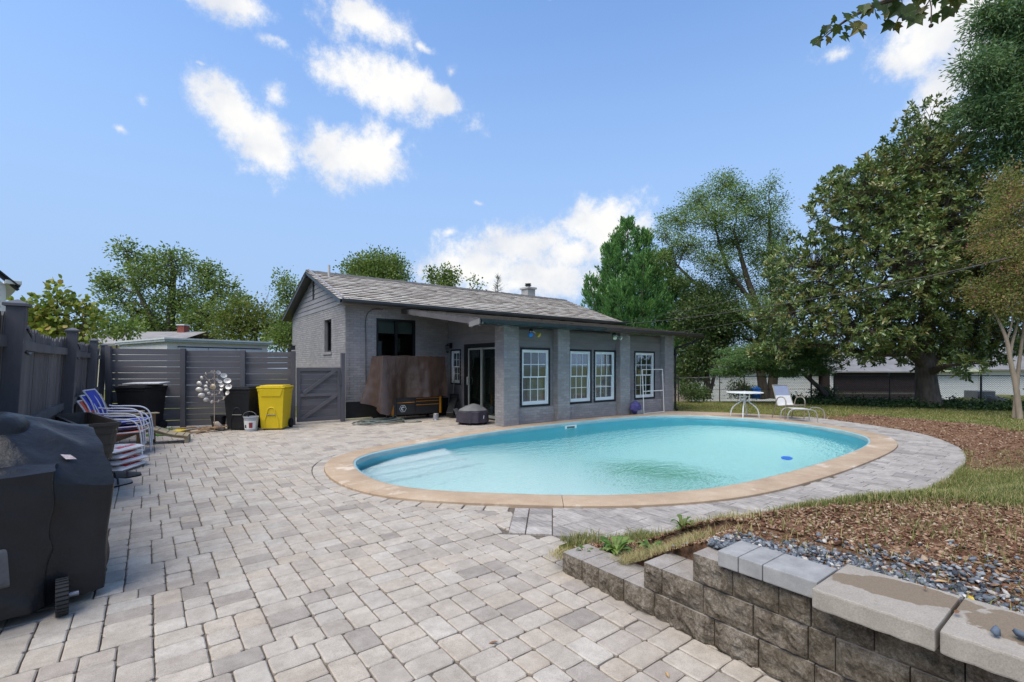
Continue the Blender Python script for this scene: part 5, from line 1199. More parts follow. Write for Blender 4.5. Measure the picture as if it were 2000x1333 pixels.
# ---- chain-link fence
def make_chainlink():
    cl = empty('chain_link_fence', (14, -2, 0), label='dark chain-link fence with pipe posts running behind the lawn', cat='fence')
    P = [(8.4, 3.55), (12.42, 3.39), (12.85, 2.63), (13.3, 1.90), (13.85, 1.08), (15.15, -1.09), (15.5, -1.8), (16.1, -3.5), (17.3, -5.9), (18.9, -8.6)]
    M_P = mat('fence_pipe', (.055, .057, .058), .5, .25, 4, metal=.4); H = 1.12; wires = MB()
    for k, (x, y) in enumerate(P):
        z = ground_z(x, y); m = MB(); m.tube([(x, y, z - .05), (x, y, z + H + .05)], .032 if k in (1, 5, 8) else .022, 8); m.lathe([(.036, z + H + .05), (.03, z + H + .07), (0, z + H + .085)], (x, y, 0), 8); m.build('post', M_P, cl, world=True, smooth=True)
    for (a, b) in zip(P[:-1], P[1:]):
        za, zb = ground_z(*a), ground_z(*b); m = MB(); m.tube([(*a, za + H), (*b, zb + H)], .018, 6); m.build('top_rail', M_P, cl, world=True, smooth=True)
        if a[0] > 12.8 and a[0] < 16: m = MB(); m.tube([(*a, za + H * .5), (*b, zb + H * .5)], .010, 6); m.build('tension_wire', M_P, cl, world=True)
        d = Vector((b[0] - a[0], b[1] - a[1], 0)); L = d.length; d.normalize(); sp = .075; n = int((L + H) / sp)
        for s in (1, -1):
            for i in range(n):
                x0 = -H + i * sp if s > 0 else i * sp; x1 = x0 + H * s; t0, t1 = 0., 1.
                # clip to the bay
                lo, hi = min(x0, x1), max(x0, x1)
                if hi <= 0 or lo >= L: continue
                def at_(x): return (x - x0) / (x1 - x0)
                ta, tb = sorted((at_(max(0, lo)), at_(min(L, hi))))
                pa, pb = x0 + (x1 - x0) * ta, x0 + (x1 - x0) * tb
                wires.tube([Vector((a[0], a[1], za + .03)) + d * pa + Vector((0, 0, (H - .03) * ta)), Vector((a[0], a[1], za + .03)) + d * pb + Vector((0, 0, (H - .03) * tb))], .0032, 3, False)
    wires.build('wire_mesh', M_P, cl, world=True, kind='stuff')
make_chainlink()
# ---- overhead service cables from the house eave into the trees on the right
def cable(p, q, sag, r, lab):
    p, q = Vector(p), Vector(q); m = MB(); m.tube([p.lerp(q, t / 16) + Vector((0, 0, -sag * 4 * (t / 16) * (1 - t / 16))) for t in range(17)], r, 6); tag(m.build('overhead_cable', mat('cable_black', (.03, .03, .032), .5), smooth=True), lab, 'cable', 'cables strung from the eave')
def vp(r, f, z): q = Vector((CAMP.x, CAMP.y, 0)) + RT * r + FW * f; return (q.x, q.y, z)
cable((8.5, 3.5, 3.18), vp(13.2, 12.6, 4.35), .25, .013, 'thick lower black cable strung from the main eave across the magnolia')
cable((8.5, 3.6, 3.25), vp(13.5, 13.0, 5.3), .22, .007, 'thin upper cable rising from the main eave into the magnolia')
cable((7.8, .4, 2.66), vp(12.8, 12.4, 4.30), .20, .006, 'thin cable leaving the low roof edge below the thick one')
# ================================================================== vegetation
def leafcloud(name, P, D, size, mt, parent, asp=.45, fold=.25, tones=None, seed=1, six=False, **kw):
    """leaves: P base points, D directions, two folded faces each (four when six=True)"""
    rng = np.random.default_rng(seed); n = len(P); D = D / (np.linalg.norm(D, axis=1)[:, None] + 1e-9)
    rv = rng.normal(size=(n, 3)); S = np.cross(D, rv); S /= (np.linalg.norm(S, axis=1)[:, None] + 1e-9); Nn = np.cross(S, D); s = size * rng.uniform(.65, 1.25, n); s = s[:, None]
    if six:
        V = np.stack([P, P + D * s * .35 + S * s * asp * .45 + Nn * s * fold * .12, P + D * s * .72 + S * s * asp * .42 + Nn * s * fold * .05, P + D * s - Nn * s * .10, P + D * s * .72 - S * s * asp * .42 + Nn * s * fold * .05, P + D * s * .35 - S * s * asp * .45 + Nn * s * fold * .12, P + D * s * .5 - Nn * s * .02], 1)
        f = np.array([(0, 1, 6), (1, 2, 6), (2, 3, 6), (3, 4, 6), (4, 5, 6), (5, 0, 6)]); k = 7
    else:
        V = np.stack([P, P + D * s * .5 + S * s * asp * .5 + Nn * s * fold * .2, P + D * s, P + D * s * .5 - S * s * asp * .5 + Nn * s * fold * .2], 1); f = np.array([(0, 1, 2), (0, 2, 3)]); k = 4
    F = (f[None] + (np.arange(n) * k)[:, None, None]).reshape(-1, 3); tn = rng.uniform(0, 1, n) if tones is None else tones
    return npmesh(name, V.reshape(-1, 3), F, mt, parent, tone=np.repeat(tn, len(f)), smooth=False, **kw)
def limb(mb, p, q, r0, r1, wob, rng, n=5, sides=6):
    p, q = Vector(p), Vector(q); L = (q - p).length; pts = [p]
    for i in range(1, n): pts.append(p.lerp(q, i / n) + Vector((rng.uniform(-1, 1), rng.uniform(-1, 1), rng.uniform(-.4, .9))) * wob * L)
    pts.append(q); sp = smooth_path(pts, 2); m = len(sp); mb.tube(sp, [r0 + (r1 - r0) * i / (m - 1) for i in range(m)], sides, False); return sp
BARK = mat('bark', (.105, .085, .068), .95, .4, 9, .8, 40, stretch=(1, 1, .25), bdist=.02)
BARKL = mat('bark_pale', (.30, .235, .175), .85, .22, 6, .4, 40, stretch=(1, 1, .3))
def tree(name, label, cat, base, lobes, trunk, leaf, mt, ncl, per, clr, seed, bark=BARK, k=1.0, rosette=False, flat=1.0, asp=.45, droop=.2, group=None, twig=.012, six=False, shell=.5, base_z=None):
    """base=(r,f): metres right of / away from the viewpoint. lobes: (dr, z, rr, rz[, df]) in metres, relative to base. trunk: list of polylines [(dr, df, z, radius)...]"""
    rng = np.random.default_rng(seed); pr = random.Random(seed); o0 = Vector((CAMP.x, CAMP.y, 0)) + RT * base[0] + FW * base[1]; gz = ground_z(o0.x, o0.y) if base_z is None else base_z
    root = empty(name, (o0.x, o0.y, gz), -HEAD, label=label, cat=cat, group=group)
    vol = np.array([l[2] * l[2] * l[3] for l in lobes]) ** .8; vol = vol / vol.sum(); pick = rng.choice(len(lobes), ncl, p=vol)
    d = rng.normal(size=(ncl, 3)); d /= np.linalg.norm(d, axis=1)[:, None]; rad = rng.uniform(0, 1, ncl) ** (1 / 3 if shell <= 0 else .5 * (1 - shell) + .12)
    lb = np.array([(l[0], l[4] if len(l) > 4 else 0, l[1] - gz, l[2], l[2] * .9, l[3]) for l in lobes])[pick]
    C = lb[:, :3] + d * rad[:, None] * lb[:, 3:6]
    # wood
    tb = MB()
    nodes = []
    for pl in trunk:
        sp = smooth_path([(a, b, c - gz) for a, b, c, r in pl], 3); m = len(sp); rr = np.interp(np.linspace(0, 1, m), np.linspace(0, 1, len(pl)), [q[3] for q in pl]); tb.tube(sp, list(rr), 9, False); nodes += [(p, r) for p, r in zip(sp, rr)][1:]
    lim = []
    for l in lobes:
        c = Vector((l[0], l[4] if len(l) > 4 else 0, l[1] - gz)); p, r = min(nodes, key=lambda q: (q[0] - c).length + max(0, q[0].z - c.z) * 2); sp = limb(tb, p, c, max(.02, r * .55), twig * 1.8, .07, pr, 4); lim.append(sp)
    for j in range(ncl):
        if pr.random() < .45:
            sp = lim[pick[j]]; c = Vector(C[j]); p = min(sp, key=lambda q: (q - c).length + max(0, q.z - c.z)); limb(tb, p, c, twig, twig * .35, .09, pr, 2, 4)
    tb.build('trunk', bark, root, smooth=True)
    # leaves
    n = ncl * per; idx = np.repeat(np.arange(ncl), per); off = rng.normal(size=(n, 3)) * clr * np.array([1, 1, flat]) * .55
    P = C[idx] + off; tw = d[idx] * .7 + np.array([0, 0, .35])
    if rosette: P = C[idx] + rng.normal(size=(n, 3)) * clr * .22; D = rng.normal(size=(n, 3)) + tw * .9
    else: D = off / (clr + 1e-6) + tw * .5 + rng.normal(size=(n, 3)) * .55
    D[:, 2] = D[:, 2] * flat - droop; ct = rng.uniform(-.25, .25, ncl)
    leafcloud('crown', P, D, leaf, mt, root, asp, .3, np.clip(.5 + rng.normal(0, .13, n) + ct[idx] * 1.5, 0, 1), seed + 1, six)
    return root
G1 = [(0, (.03, .055, .018)), (.45, (.07, .12, .034)), (.8, (.12, .17, .05)), (1, (.19, .21, .07))]
M_MAG = leaf_mat('magnolia_leaf', [(0, (.055, .095, .032)), (.35, (.115, .175, .050)), (.62, (.180, .235, .068)), (.86, (.240, .250, .082)), (1, (.275, .215, .080))], .15, .30, .6)
M_ELM = leaf_mat('elm_leaf', [(0, (0.076, 0.139, 0.044)), (.5, (0.163, 0.259, 0.076)), (1, (0.310, 0.394, 0.131))], .35, .5, .3)
M_MAP = leaf_mat('maple_leaf', [(0, (0.057, 0.124, 0.048)), (.5, (0.114, 0.203, 0.075)), (1, (0.189, 0.287, 0.099))], .35, .5, .25)
M_CON = leaf_mat('cypress_leaf', [(0, (0.055, 0.140, 0.050)), (.5, (0.125, 0.266, 0.082)), (1, (0.227, 0.418, 0.125))], .2, .6, .25)
M_OAK = leaf_mat('oak_leaf', [(0, (0.063, 0.126, 0.059)), (.5, (0.117, 0.206, 0.095)), (1, (0.211, 0.295, 0.126))], .3, .5, .3)
M_LFT = leaf_mat('left_leaf', [(0, (0.073, 0.116, 0.033)), (.5, (0.154, 0.226, 0.057)), (1, (0.290, 0.344, 0.100))], .35, .5, .3)
M_YEL = leaf_mat('yellowing_leaf', [(0, (0.112, 0.163, 0.027)), (.5, (0.213, 0.263, 0.050)), (.85, (0.338, 0.312, 0.075)), (1, (0.375, 0.250, 0.075))], .4, .5, .3)
M_MYR = leaf_mat('myrtle_leaf', [(0, (.12, .155, .045)), (.5, (.23, .25, .08)), (.74, (.31, .26, .105)), (.9, (.40, .20, .14)), (1, (.5, .19, .21))], .4, .5, .25)
def px(Y, cx, rows, z0=714):
    """outline measured in the photograph -> lobe offsets in metres at distance Y"""
    k = Y / 935; return [((x - cx) * k, 1.5 + (z0 - y) * k, rx * k, rz * k) + tuple(q[0:1]) for (x, y, rx, rz, *q) in rows]
tree('magnolia_tree', 'huge dark glossy magnolia tree with bronze-tinged leaves towering over the right of the lawn', 'tree', (15.08, 17.3),
     px(17.3, 1815, [(1830, 270, 75, 85, .3), (1770, 330, 95, 70, -.5), (1700, 380, 100, 70, 0), (1640, 420, 85, 80, -.6), (1880, 380, 110, 110, .2), (1790, 460, 130, 90, -1.0), (1600, 520, 95, 75, .3), (1700, 540, 120, 85, -1.2), (1860, 560, 125, 95, -.8), (1560, 610, 85, 55, .2), (1650, 640, 100, 62, -.6), (1760, 640, 95, 55, -.5), (1900, 655, 100, 62, 0), (1975, 500, 95, 120, .5), (1960, 660, 80, 55, .8), (1535, 680, 55, 38, .5), (1792, 712, 36, 22, -1.8), (1700, 690, 80, 26, .4), (1850, 705, 60, 22, .6)]),
     [[(0, 0, -.1, .50), (-.05, 0, .35, .37), (-.12, 0, 1.2, .31), (-.05, .1, 2.4, .27), (.1, .1, 4.2, .25), (.2, .2, 6.5, .16), (.25, .3, 9.2, .06)], [(-.1, 0, 1.4, .25), (-.9, -.2, 2.3, .17), (-2.4, -.3, 3.3, .09), (-3.8, -.3, 4.3, .04)], [(.0, 0, 1.6, .2), (1.0, .2, 2.3, .14), (2.2, .4, 3.2, .08)]],
     .165, M_MAG, 5400, 16, .18, 71, rosette=True, asp=.36, droop=.05, six=True, shell=.55, twig=.016)
tree('elm_tree', 'airy feathery-leaved tree with forked dark trunk behind the patio table', 'tree', (12.25, 23.0),
     px(23, 1498, [(1412, 362, 34, 24, 0), (1370, 385, 36, 26, .4), (1440, 395, 44, 30, -.3), (1330, 425, 38, 26, .5), (1390, 430, 50, 30, -.6), (1302, 455, 22, 20, .2), (1500, 372, 16, 26, -.3), (1528, 395, 14, 24, .2), (1485, 425, 34, 36, 0), (1532, 455, 26, 36, .5), (1440, 470, 48, 34, .3), (1345, 480, 44, 28, 0), (1300, 505, 26, 24, .3), (1390, 515, 40, 26, -.4), (1490, 500, 40, 36, -.2), (1545, 520, 24, 44, .4), (1330, 545, 34, 20, .2), (1440, 545, 46, 28, .5), (1510, 570, 40, 40, 0), (1395, 580, 34, 22, .3), (1460, 610, 50, 30, -.5), (1535, 625, 36, 40, .6), (1500, 660, 44, 30, 0), (1440, 655, 36, 22, .2)]),
     [[(-.12, 0, -.1, .24), (-.28, 0, 1.0, .20), (-.35, 0, 2.2, .21), (-.2, 0, 3.5, .2), (-.9, 0, 5.5, .13), (-1.6, 0, 8.0, .06)], [(.26, .1, -.1, .25), (.36, .1, 1.0, .21), (.55, .1, 2.4, .22), (.35, 0, 4.2, .18), (.2, 0, 6.5, .10), (.1, 0, 8.6, .05)], [(-.1, 0, 3.0, .16), (-1.4, .2, 3.9, .13), (-2.8, .3, 5.0, .09), (-4.2, .2, 6.3, .05)], [(-.6, 0, 4.4, .12), (-1.9, 0, 6.2, .08), (-2.5, 0, 8.2, .04)]],
     .105, M_ELM, 2300, 26, .30, 81, asp=.42, droop=.25, flat=.7, shell=.35, twig=.014)
tree('japanese_maple', 'low spreading tree with leaning trunk and layered fine foliage before the chain-link fence', 'tree', (12.82, 19.4),
     px(19.4, 1615, [(1500, 712, 72, 14, 0), (1440, 706, 48, 15, -.3), (1560, 705, 62, 15, .2), (1480, 688, 70, 16, .3), (1540, 676, 60, 18, 0), (1425, 726, 36, 10, 0), (1600, 690, 40, 16, .2), (1515, 728, 44, 9, -.5), (1585, 722, 36, 10, -.3)]),
     [[(0, 0, -.05, .13), (-.12, 0, .35, .10), (-.55, 0, .75, .085), (-1.0, 0, 1.15, .07), (-1.6, 0, 1.55, .05), (-2.6, 0, 1.8, .03)], [(-.75, 0, .95, .06), (-.5, .1, 1.5, .045), (-.2, .1, 1.9, .025)]],
     .070, M_MAP, 1700, 40, .22, 91, asp=.5, droop=.25, flat=.35, shell=.2, twig=.008)
def conifer():
    rng = np.random.default_rng(5); o0 = Vector((CAMP.x, CAMP.y, 0)) + RT * 6.35 + FW * 25.0; root = empty('cypress_tree', (o0.x, o0.y, 0), -HEAD, label='dense green conical cypress with two spires rising behind the low roof', cat='tree')
    tb = MB(); P, D, T = [], [], []
    spires = [(-.35, 0, 9.0, 3.0, 0), (.62, .3, 8.5, 2.7, 0), (-1.35, -.2, 7.7, 2.0, .5), (1.75, .2, 7.4, 2.3, .5), (-.8, .6, 8.4, 2.3, .5), (-2.35, -.3, 6.0, 1.8, .5), (2.75, .2, 6.0, 2.0, .5), (.2, -1.2, 7.0, 2.6, .3), (-1.2, -1.4, 5.6, 2.0, .3), (1.5, -1.3, 5.8, 2.0, .3)]
    for (sx, sy, top, R, zb) in spires:
        tb.tube([(sx * .2, sy * .2, 0), (sx * .7, sy * .7, top * .4), (sx, sy, top * .99)], [.16, .10, .012], 7, False)
        n = int(330 * R / 2.4 * top / 7)
        for _ in range(n):
            h = rng.uniform(0, 1) ** .85; z = zb + (top - zb) * h; r = R * (1 - h) ** .8 * rng.uniform(.5, 1.14) + .06; a = rng.uniform(0, 6.283)
            cx, cy = sx * (.25 + .75 * h) + math.cos(a) * r, sy * (.25 + .75 * h) + math.sin(a) * r
            up = .75 + .9 * h; dr = np.array([math.cos(a), math.sin(a), up * rng.uniform(.6, 1.3)]); dr /= np.linalg.norm(dr); L = rng.uniform(.42, .98) * (1 - .45 * h)
            side = np.cross(dr, [0, 0, 1.]); side /= np.linalg.norm(side) + 1e-6; nn = np.cross(side, dr); tone = rng.uniform(.1, .9)
            for q in range(34):
                t = rng.uniform(0, 1); s = rng.uniform(-1, 1) * .30 * L * (1.1 - t); P.append(np.array([cx, cy, z]) + dr * (t - .35) * L + side * s + nn * rng.normal() * .05); D.append(dr * .9 + side * s * 2.0 + rng.normal(size=3) * .22 + np.array([0, 0, .15])); T.append(np.clip(tone + rng.normal() * .14, 0, 1))
    tb.build('trunk', BARK, root, smooth=True); leafcloud('crown', np.array(P), np.array(D), .16, M_CON, root, .30, .2, np.array(T), 6)
conifer()
tree('holly_tree', 'dense dark shrubby tree right of the house corner, behind the downspout', 'tree', (9.3, 22.6), px(22.6, 1386, [(1375, 620, 55, 45, 0), (1372, 575, 30, 26, .4), (1365, 690, 36, 40, -.3), (1410, 640, 40, 50, .3), (1348, 660, 22, 40, .2), (1345, 730, 20, 28, -.2), (1425, 590, 26, 26, .2)]),
     [[(0, 0, -.1, .12), (-.1, 0, 1.2, .09), (-.3, 0, 2.6, .06), (-.3, 0, 4.6, .03)], [(.05, 0, .2, .09), (.35, 0, 1.4, .07), (.7, 0, 2.8, .04)]], .12, leaf_mat('holly_leaf', G1, .25, .45, .4), 1300, 22, .34, 101, asp=.5)
tree('yellow_shrub', 'yellow-green shrub glowing behind the fence between house and tree trunks', 'shrub', (10.4, 26.0), px(26, 1375, [(1388, 690, 30, 26, 0), (1375, 725, 26, 20, 0), (1410, 660, 26, 22, 0), (1430, 700, 22, 26, 0)]), [[(0, 0, -.6, .06), (.1, 0, 1.0, .04), (.3, 0, 2.2, .02)]], .13, M_YEL, 160, 20, .35, 103, asp=.55)
tree('crape_myrtle', 'crape myrtle with pale smooth stems and reddish foliage at the right edge', 'tree', (14.15, 13.4),
     px(13.4, 1990, [(1960, 585, 55, 32, 0), (1985, 530, 55, 45, -.2), (1935, 560, 36, 26, .3), (1985, 460, 55, 50, .2), (1945, 490, 40, 34, -.2), (1990, 400, 50, 45, 0), (2030, 500, 50, 80, .3), (1935, 430, 22, 18, 0), (2010, 600, 40, 30, -.2), (1985, 345, 38, 26, .2)]),
     [[(.07, 0, -.05, .075), (-.04, 0, .9, .066), (-.19, 0, 1.6, .055), (-.30, 0, 2.2, .045), (-.42, .1, 2.75, .03), (-.62, .1, 3.1, .018)], [(-.22, 0, 1.65, .045), (-.05, .1, 2.1, .035), (.15, .1, 2.8, .022)], [(-.30, 0, 2.2, .03), (-.26, -.1, 2.7, .02), (-.2, -.1, 3.6, .012)], [(.12, .2, -.05, .06), (.25, .2, 1.5, .045), (.3, .1, 3.0, .025), (.1, 0, 5.5, .012)]],
     .066, M_MYR, 1050, 26, .18, 111, bark=BARKL, asp=.5, droop=.1, twig=.006, shell=.3)
tree('willow_oak', 'tall narrow-leaved oak whose branches reach in at the top right corner', 'tree', (19.6, 14.6),
     px(14.6, 2255, [(1975, 40, 62, 46, 0), (1995, 120, 62, 46, .2), (1900, 135, 42, 26, -.2), (1950, 165, 48, 32, 0), (1925, 205, 46, 26, .2), (1985, 230, 55, 40, -.2), (1990, 290, 50, 34, .3), (1940, 245, 34, 16, 0), (2060, 150, 70, 140, 0), (2060, 330, 60, 60, 0), (1935, 20, 30, 20, 0), (2150, 60, 120, 120, 0)]),
     [[(0, 0, -.1, .42), (0, 0, 3, .34), (-.1, 0, 7, .24), (-.2, 0, 11, .10)], [(-.05, 0, 5.5, .17), (-2.0, 0, 8.0, .11), (-3.6, 0, 9.5, .05)], [(-.05, 0, 6.5, .15), (-1.5, 0, 9.8, .09), (-3.5, 0, 12, .04)]], .14, M_OAK, 3200, 32, .30, 121, asp=.28, droop=.35, twig=.010, shell=.3)
# trees on the left and behind the roof
tree('maple_grove_tree', 'big spreading open-crowned tree behind the grey-roofed neighbour house', 'tree', (-28.6, 40), px(40, 330, [(248, 492, 30, 22, 0), (270, 515, 30, 24, .5), (335, 512, 42, 26, 0), (300, 545, 45, 30, -1), (392, 540, 34, 30, .5), (425, 560, 34, 30, 0), (215, 560, 36, 26, .5), (195, 545, 20, 12, 0), (345, 590, 48, 36, 0), (420, 620, 50, 36, -1), (260, 610, 40, 30, .5), (225, 590, 26, 16, 0), (465, 590, 26, 20, 0), (300, 645, 50, 30, 0), (370, 650, 50, 30, 1)]),
     [[(0, 0, -.1, .5), (0, 0, 3, .42), (.1, 0, 6, .32), (.3, 0, 9, .18), (0, 0, 11, .08)], [(0, 0, 3.0, .3), (-1.5, 0, 5.5, .22), (-3.0, 0, 8.5, .12), (-3.6, 0, 11, .06)], [(.1, 0, 3.6, .28), (2.2, 0, 5.6, .18), (4.0, 0, 7.5, .1)]], .25, M_LFT, 1050, 19, .5, 131, asp=.55, flat=.8, shell=.45, twig=.03)
tree('catalpa_sapling', 'young tree with large yellow-green leaves just over the left fence', 'tree', (-12.4, 13.0), px(13, 110, [(62, 618, 30, 34, 0), (75, 650, 40, 30, .3), (118, 585, 30, 26, 0), (100, 620, 40, 30, -.2), (150, 600, 26, 26, .2), (140, 645, 50, 32, 0), (180, 625, 22, 26, 0), (110, 560, 10, 12, 0)]),
     [[(0, 0, -.1, .06), (0, 0, 1.2, .05), (.05, 0, 2.4, .03), (.05, 0, 3.6, .012)], [(0, 0, 1.2, .03), (-.4, 0, 2.0, .02), (-.6, 0, 2.8, .01)], [(0, 0, 1.2, .03), (.5, 0, 1.9, .02), (.8, 0, 2.8, .01)]], .135, M_YEL, 300, 6, .16, 141, asp=.85, droop=.55, six=True, shell=.2, twig=.008)
tree('fence_shrub', 'small dark green leafy shrub peeping over the neighbour roof by the sapling', 'shrub', (-19.0, 23.0), px(23, 225, [(215, 640, 42, 18, 0), (200, 625, 22, 14, 0), (245, 645, 26, 14, 0)]), [[(0, 0, -.1, .06), (0, 0, 1.6, .05), (0, 0, 3.2, .02)]], .17, M_LFT, 130, 10, .3, 143, asp=.6)
tree('bright_tree', 'light yellow-green tree behind the garage, right of the big spreading tree', 'tree', (-16.5, 31.0), px(31, 470, [(440, 610, 45, 32, 0), (480, 630, 50, 30, .5), (450, 650, 55, 26, -.5), (520, 655, 30, 20, 0), (410, 640, 30, 25, 0)]), [[(0, 0, -.1, .2), (0, 0, 2, .15), (-.2, 0, 4.5, .06)]], .20, leaf_mat('bright_leaf', [(0, (.07, .105, .02)), (.5, (.135, .17, .036)), (1, (.22, .23, .06))], .4, .5, .3), 420, 18, .5, 145, asp=.5)
tree('slim_tree', 'slim light green tree standing just left of the gable end', 'tree', (-13.0, 28.0), px(28, 565, [(553, 552, 22, 20, 0), (570, 575, 24, 22, .2), (556, 600, 22, 22, 0), (590, 610, 28, 30, 0), (560, 640, 34, 26, .3), (545, 665, 40, 22, 0), (600, 650, 40, 30, 0)]), [[(0, 0, -.1, .14), (0, 0, 2.4, .1), (.1, 0, 4.4, .06), (-.3, 0, 6.0, .02)], [(0, 0, 3.0, .05), (.9, 0, 4.6, .03), (1.0, 0, 6.6, .008)]], .17, M_LFT, 420, 15, .36, 147, asp=.55)
tree('round_tree', 'rounded dark green tree top showing above the roof ridge', 'tree', (-12.8, 45), px(45, 735, [(735, 520, 50, 24, 0), (700, 530, 32, 22, 0), (770, 530, 32, 22, 0), (735, 550, 62, 30, 0)]), [[(0, 0, -.1, .4), (0, 0, 5, .3), (0, 0, 9, .1)]], .24, M_LFT, 520, 22, .65, 149, asp=.6, shell=.6)
tree('upright_tree', 'small upright leafy tree above the middle of the roof ridge', 'tree', (-6.0, 42), px(42, 868, [(842, 538, 9, 14, 0), (850, 552, 10, 12, 0), (868, 533, 11, 16, 0), (870, 555, 20, 16, 0), (890, 540, 10, 15, 0), (893, 527, 6, 6, 0), (868, 580, 28, 20, 0)]), [[(0, 0, -.1, .2), (0, 0, 5, .14), (0, 0, 9, .03)]], .24, M_LFT, 190, 14, .38, 151, asp=.65)
tree('sparse_treetop', 'tiny sparse tree top right of the upright tree above the ridge', 'tree', (-3.05, 42), px(42, 932, [(925, 548, 7, 9, 0), (938, 556, 8, 11, 0), (932, 580, 14, 14, 0)]), [[(0, 0, -.1, .1), (0, 0, 5, .08), (0, 0, 8.6, .02)]], .26, M_LFT, 34, 8, .34, 153, asp=.65)
def bare_tree():
    rng = random.Random(9); o0 = Vector((CAMP.x, CAMP.y, 0)) + RT * (-1.2) + FW * 40; root = empty('bare_conifer', (o0.x, o0.y, 0), -HEAD, label='leafless grey conical tree top left of the chimney', cat='tree'); m = MB(); H = 9.2
    m.tube([(0, 0, 0), (0, 0, H * .6), (.02, 0, H)], [.16, .08, .012], 6, False)
    for k in range(110):
        h = rng.uniform(.5, .98); a = rng.uniform(0, 6.28); L = (1 - h) * 2.6 * rng.uniform(.6, 1.1) + .1; z = H * h; e = Vector((math.cos(a) * L, math.sin(a) * L, z + L * .35)); m.tube([(0, 0, z), (e.x * .6, e.y * .6, z + L * .15), e], [.022, .015, .006], 4, False)
        for q in range(3): t = rng.uniform(.4, .95); p = Vector((0, 0, z)).lerp(e, t); m.tube([p, p + Vector((rng.uniform(-.25, .25), rng.uniform(-.25, .25), rng.uniform(.05, .3)))], [.010, .004], 3, False)
    m.build('trunk', mat('bark_grey', (.20, .19, .17), .9, .2), root)
bare_tree()
def dead_branches(r, f, z, s, lab, seed):
    rng = random.Random(seed); o0 = Vector((CAMP.x, CAMP.y, 0)) + RT * r + FW * f; root = empty('dead_tree', (o0.x, o0.y, 0), -HEAD, label=lab, cat='tree'); m = MB(); m.tube([(0, 0, 0), (0, 0, z * .6), (.1, 0, z * .8)], [.1, .06, .035], 6, False)
    for k in range(7):
        p = Vector((0, 0, z * rng.uniform(.6, .8))); d = Vector((rng.uniform(-1, 1), rng.uniform(-.5, .5), rng.uniform(.6, 1.4))) * s
        for q in range(4): e = p + d * rng.uniform(.35, .5); m.tube([p, e], [.03 * (1 - q * .2), .03 * (.8 - q * .2)], 4, False); m.tube([e, e + Vector((rng.uniform(-1, 1), 0, rng.uniform(.2, 1))) * s * .35], [.012, .004], 3, False); p = e; d = d + Vector((rng.uniform(-.4, .4), 0, rng.uniform(-.3, .3))) * s
    m.build('trunk', mat('bark_grey', (.20, .19, .17), .9, .2), root)
dead_branches(-18.2, 34, 6.2, 1.1, 'bare twiggy tree between the two leafy trees left of the house', 5)
dead_branches(-11.6, 29, 6.6, .9, 'dead twigs rising behind the roof peak', 8)
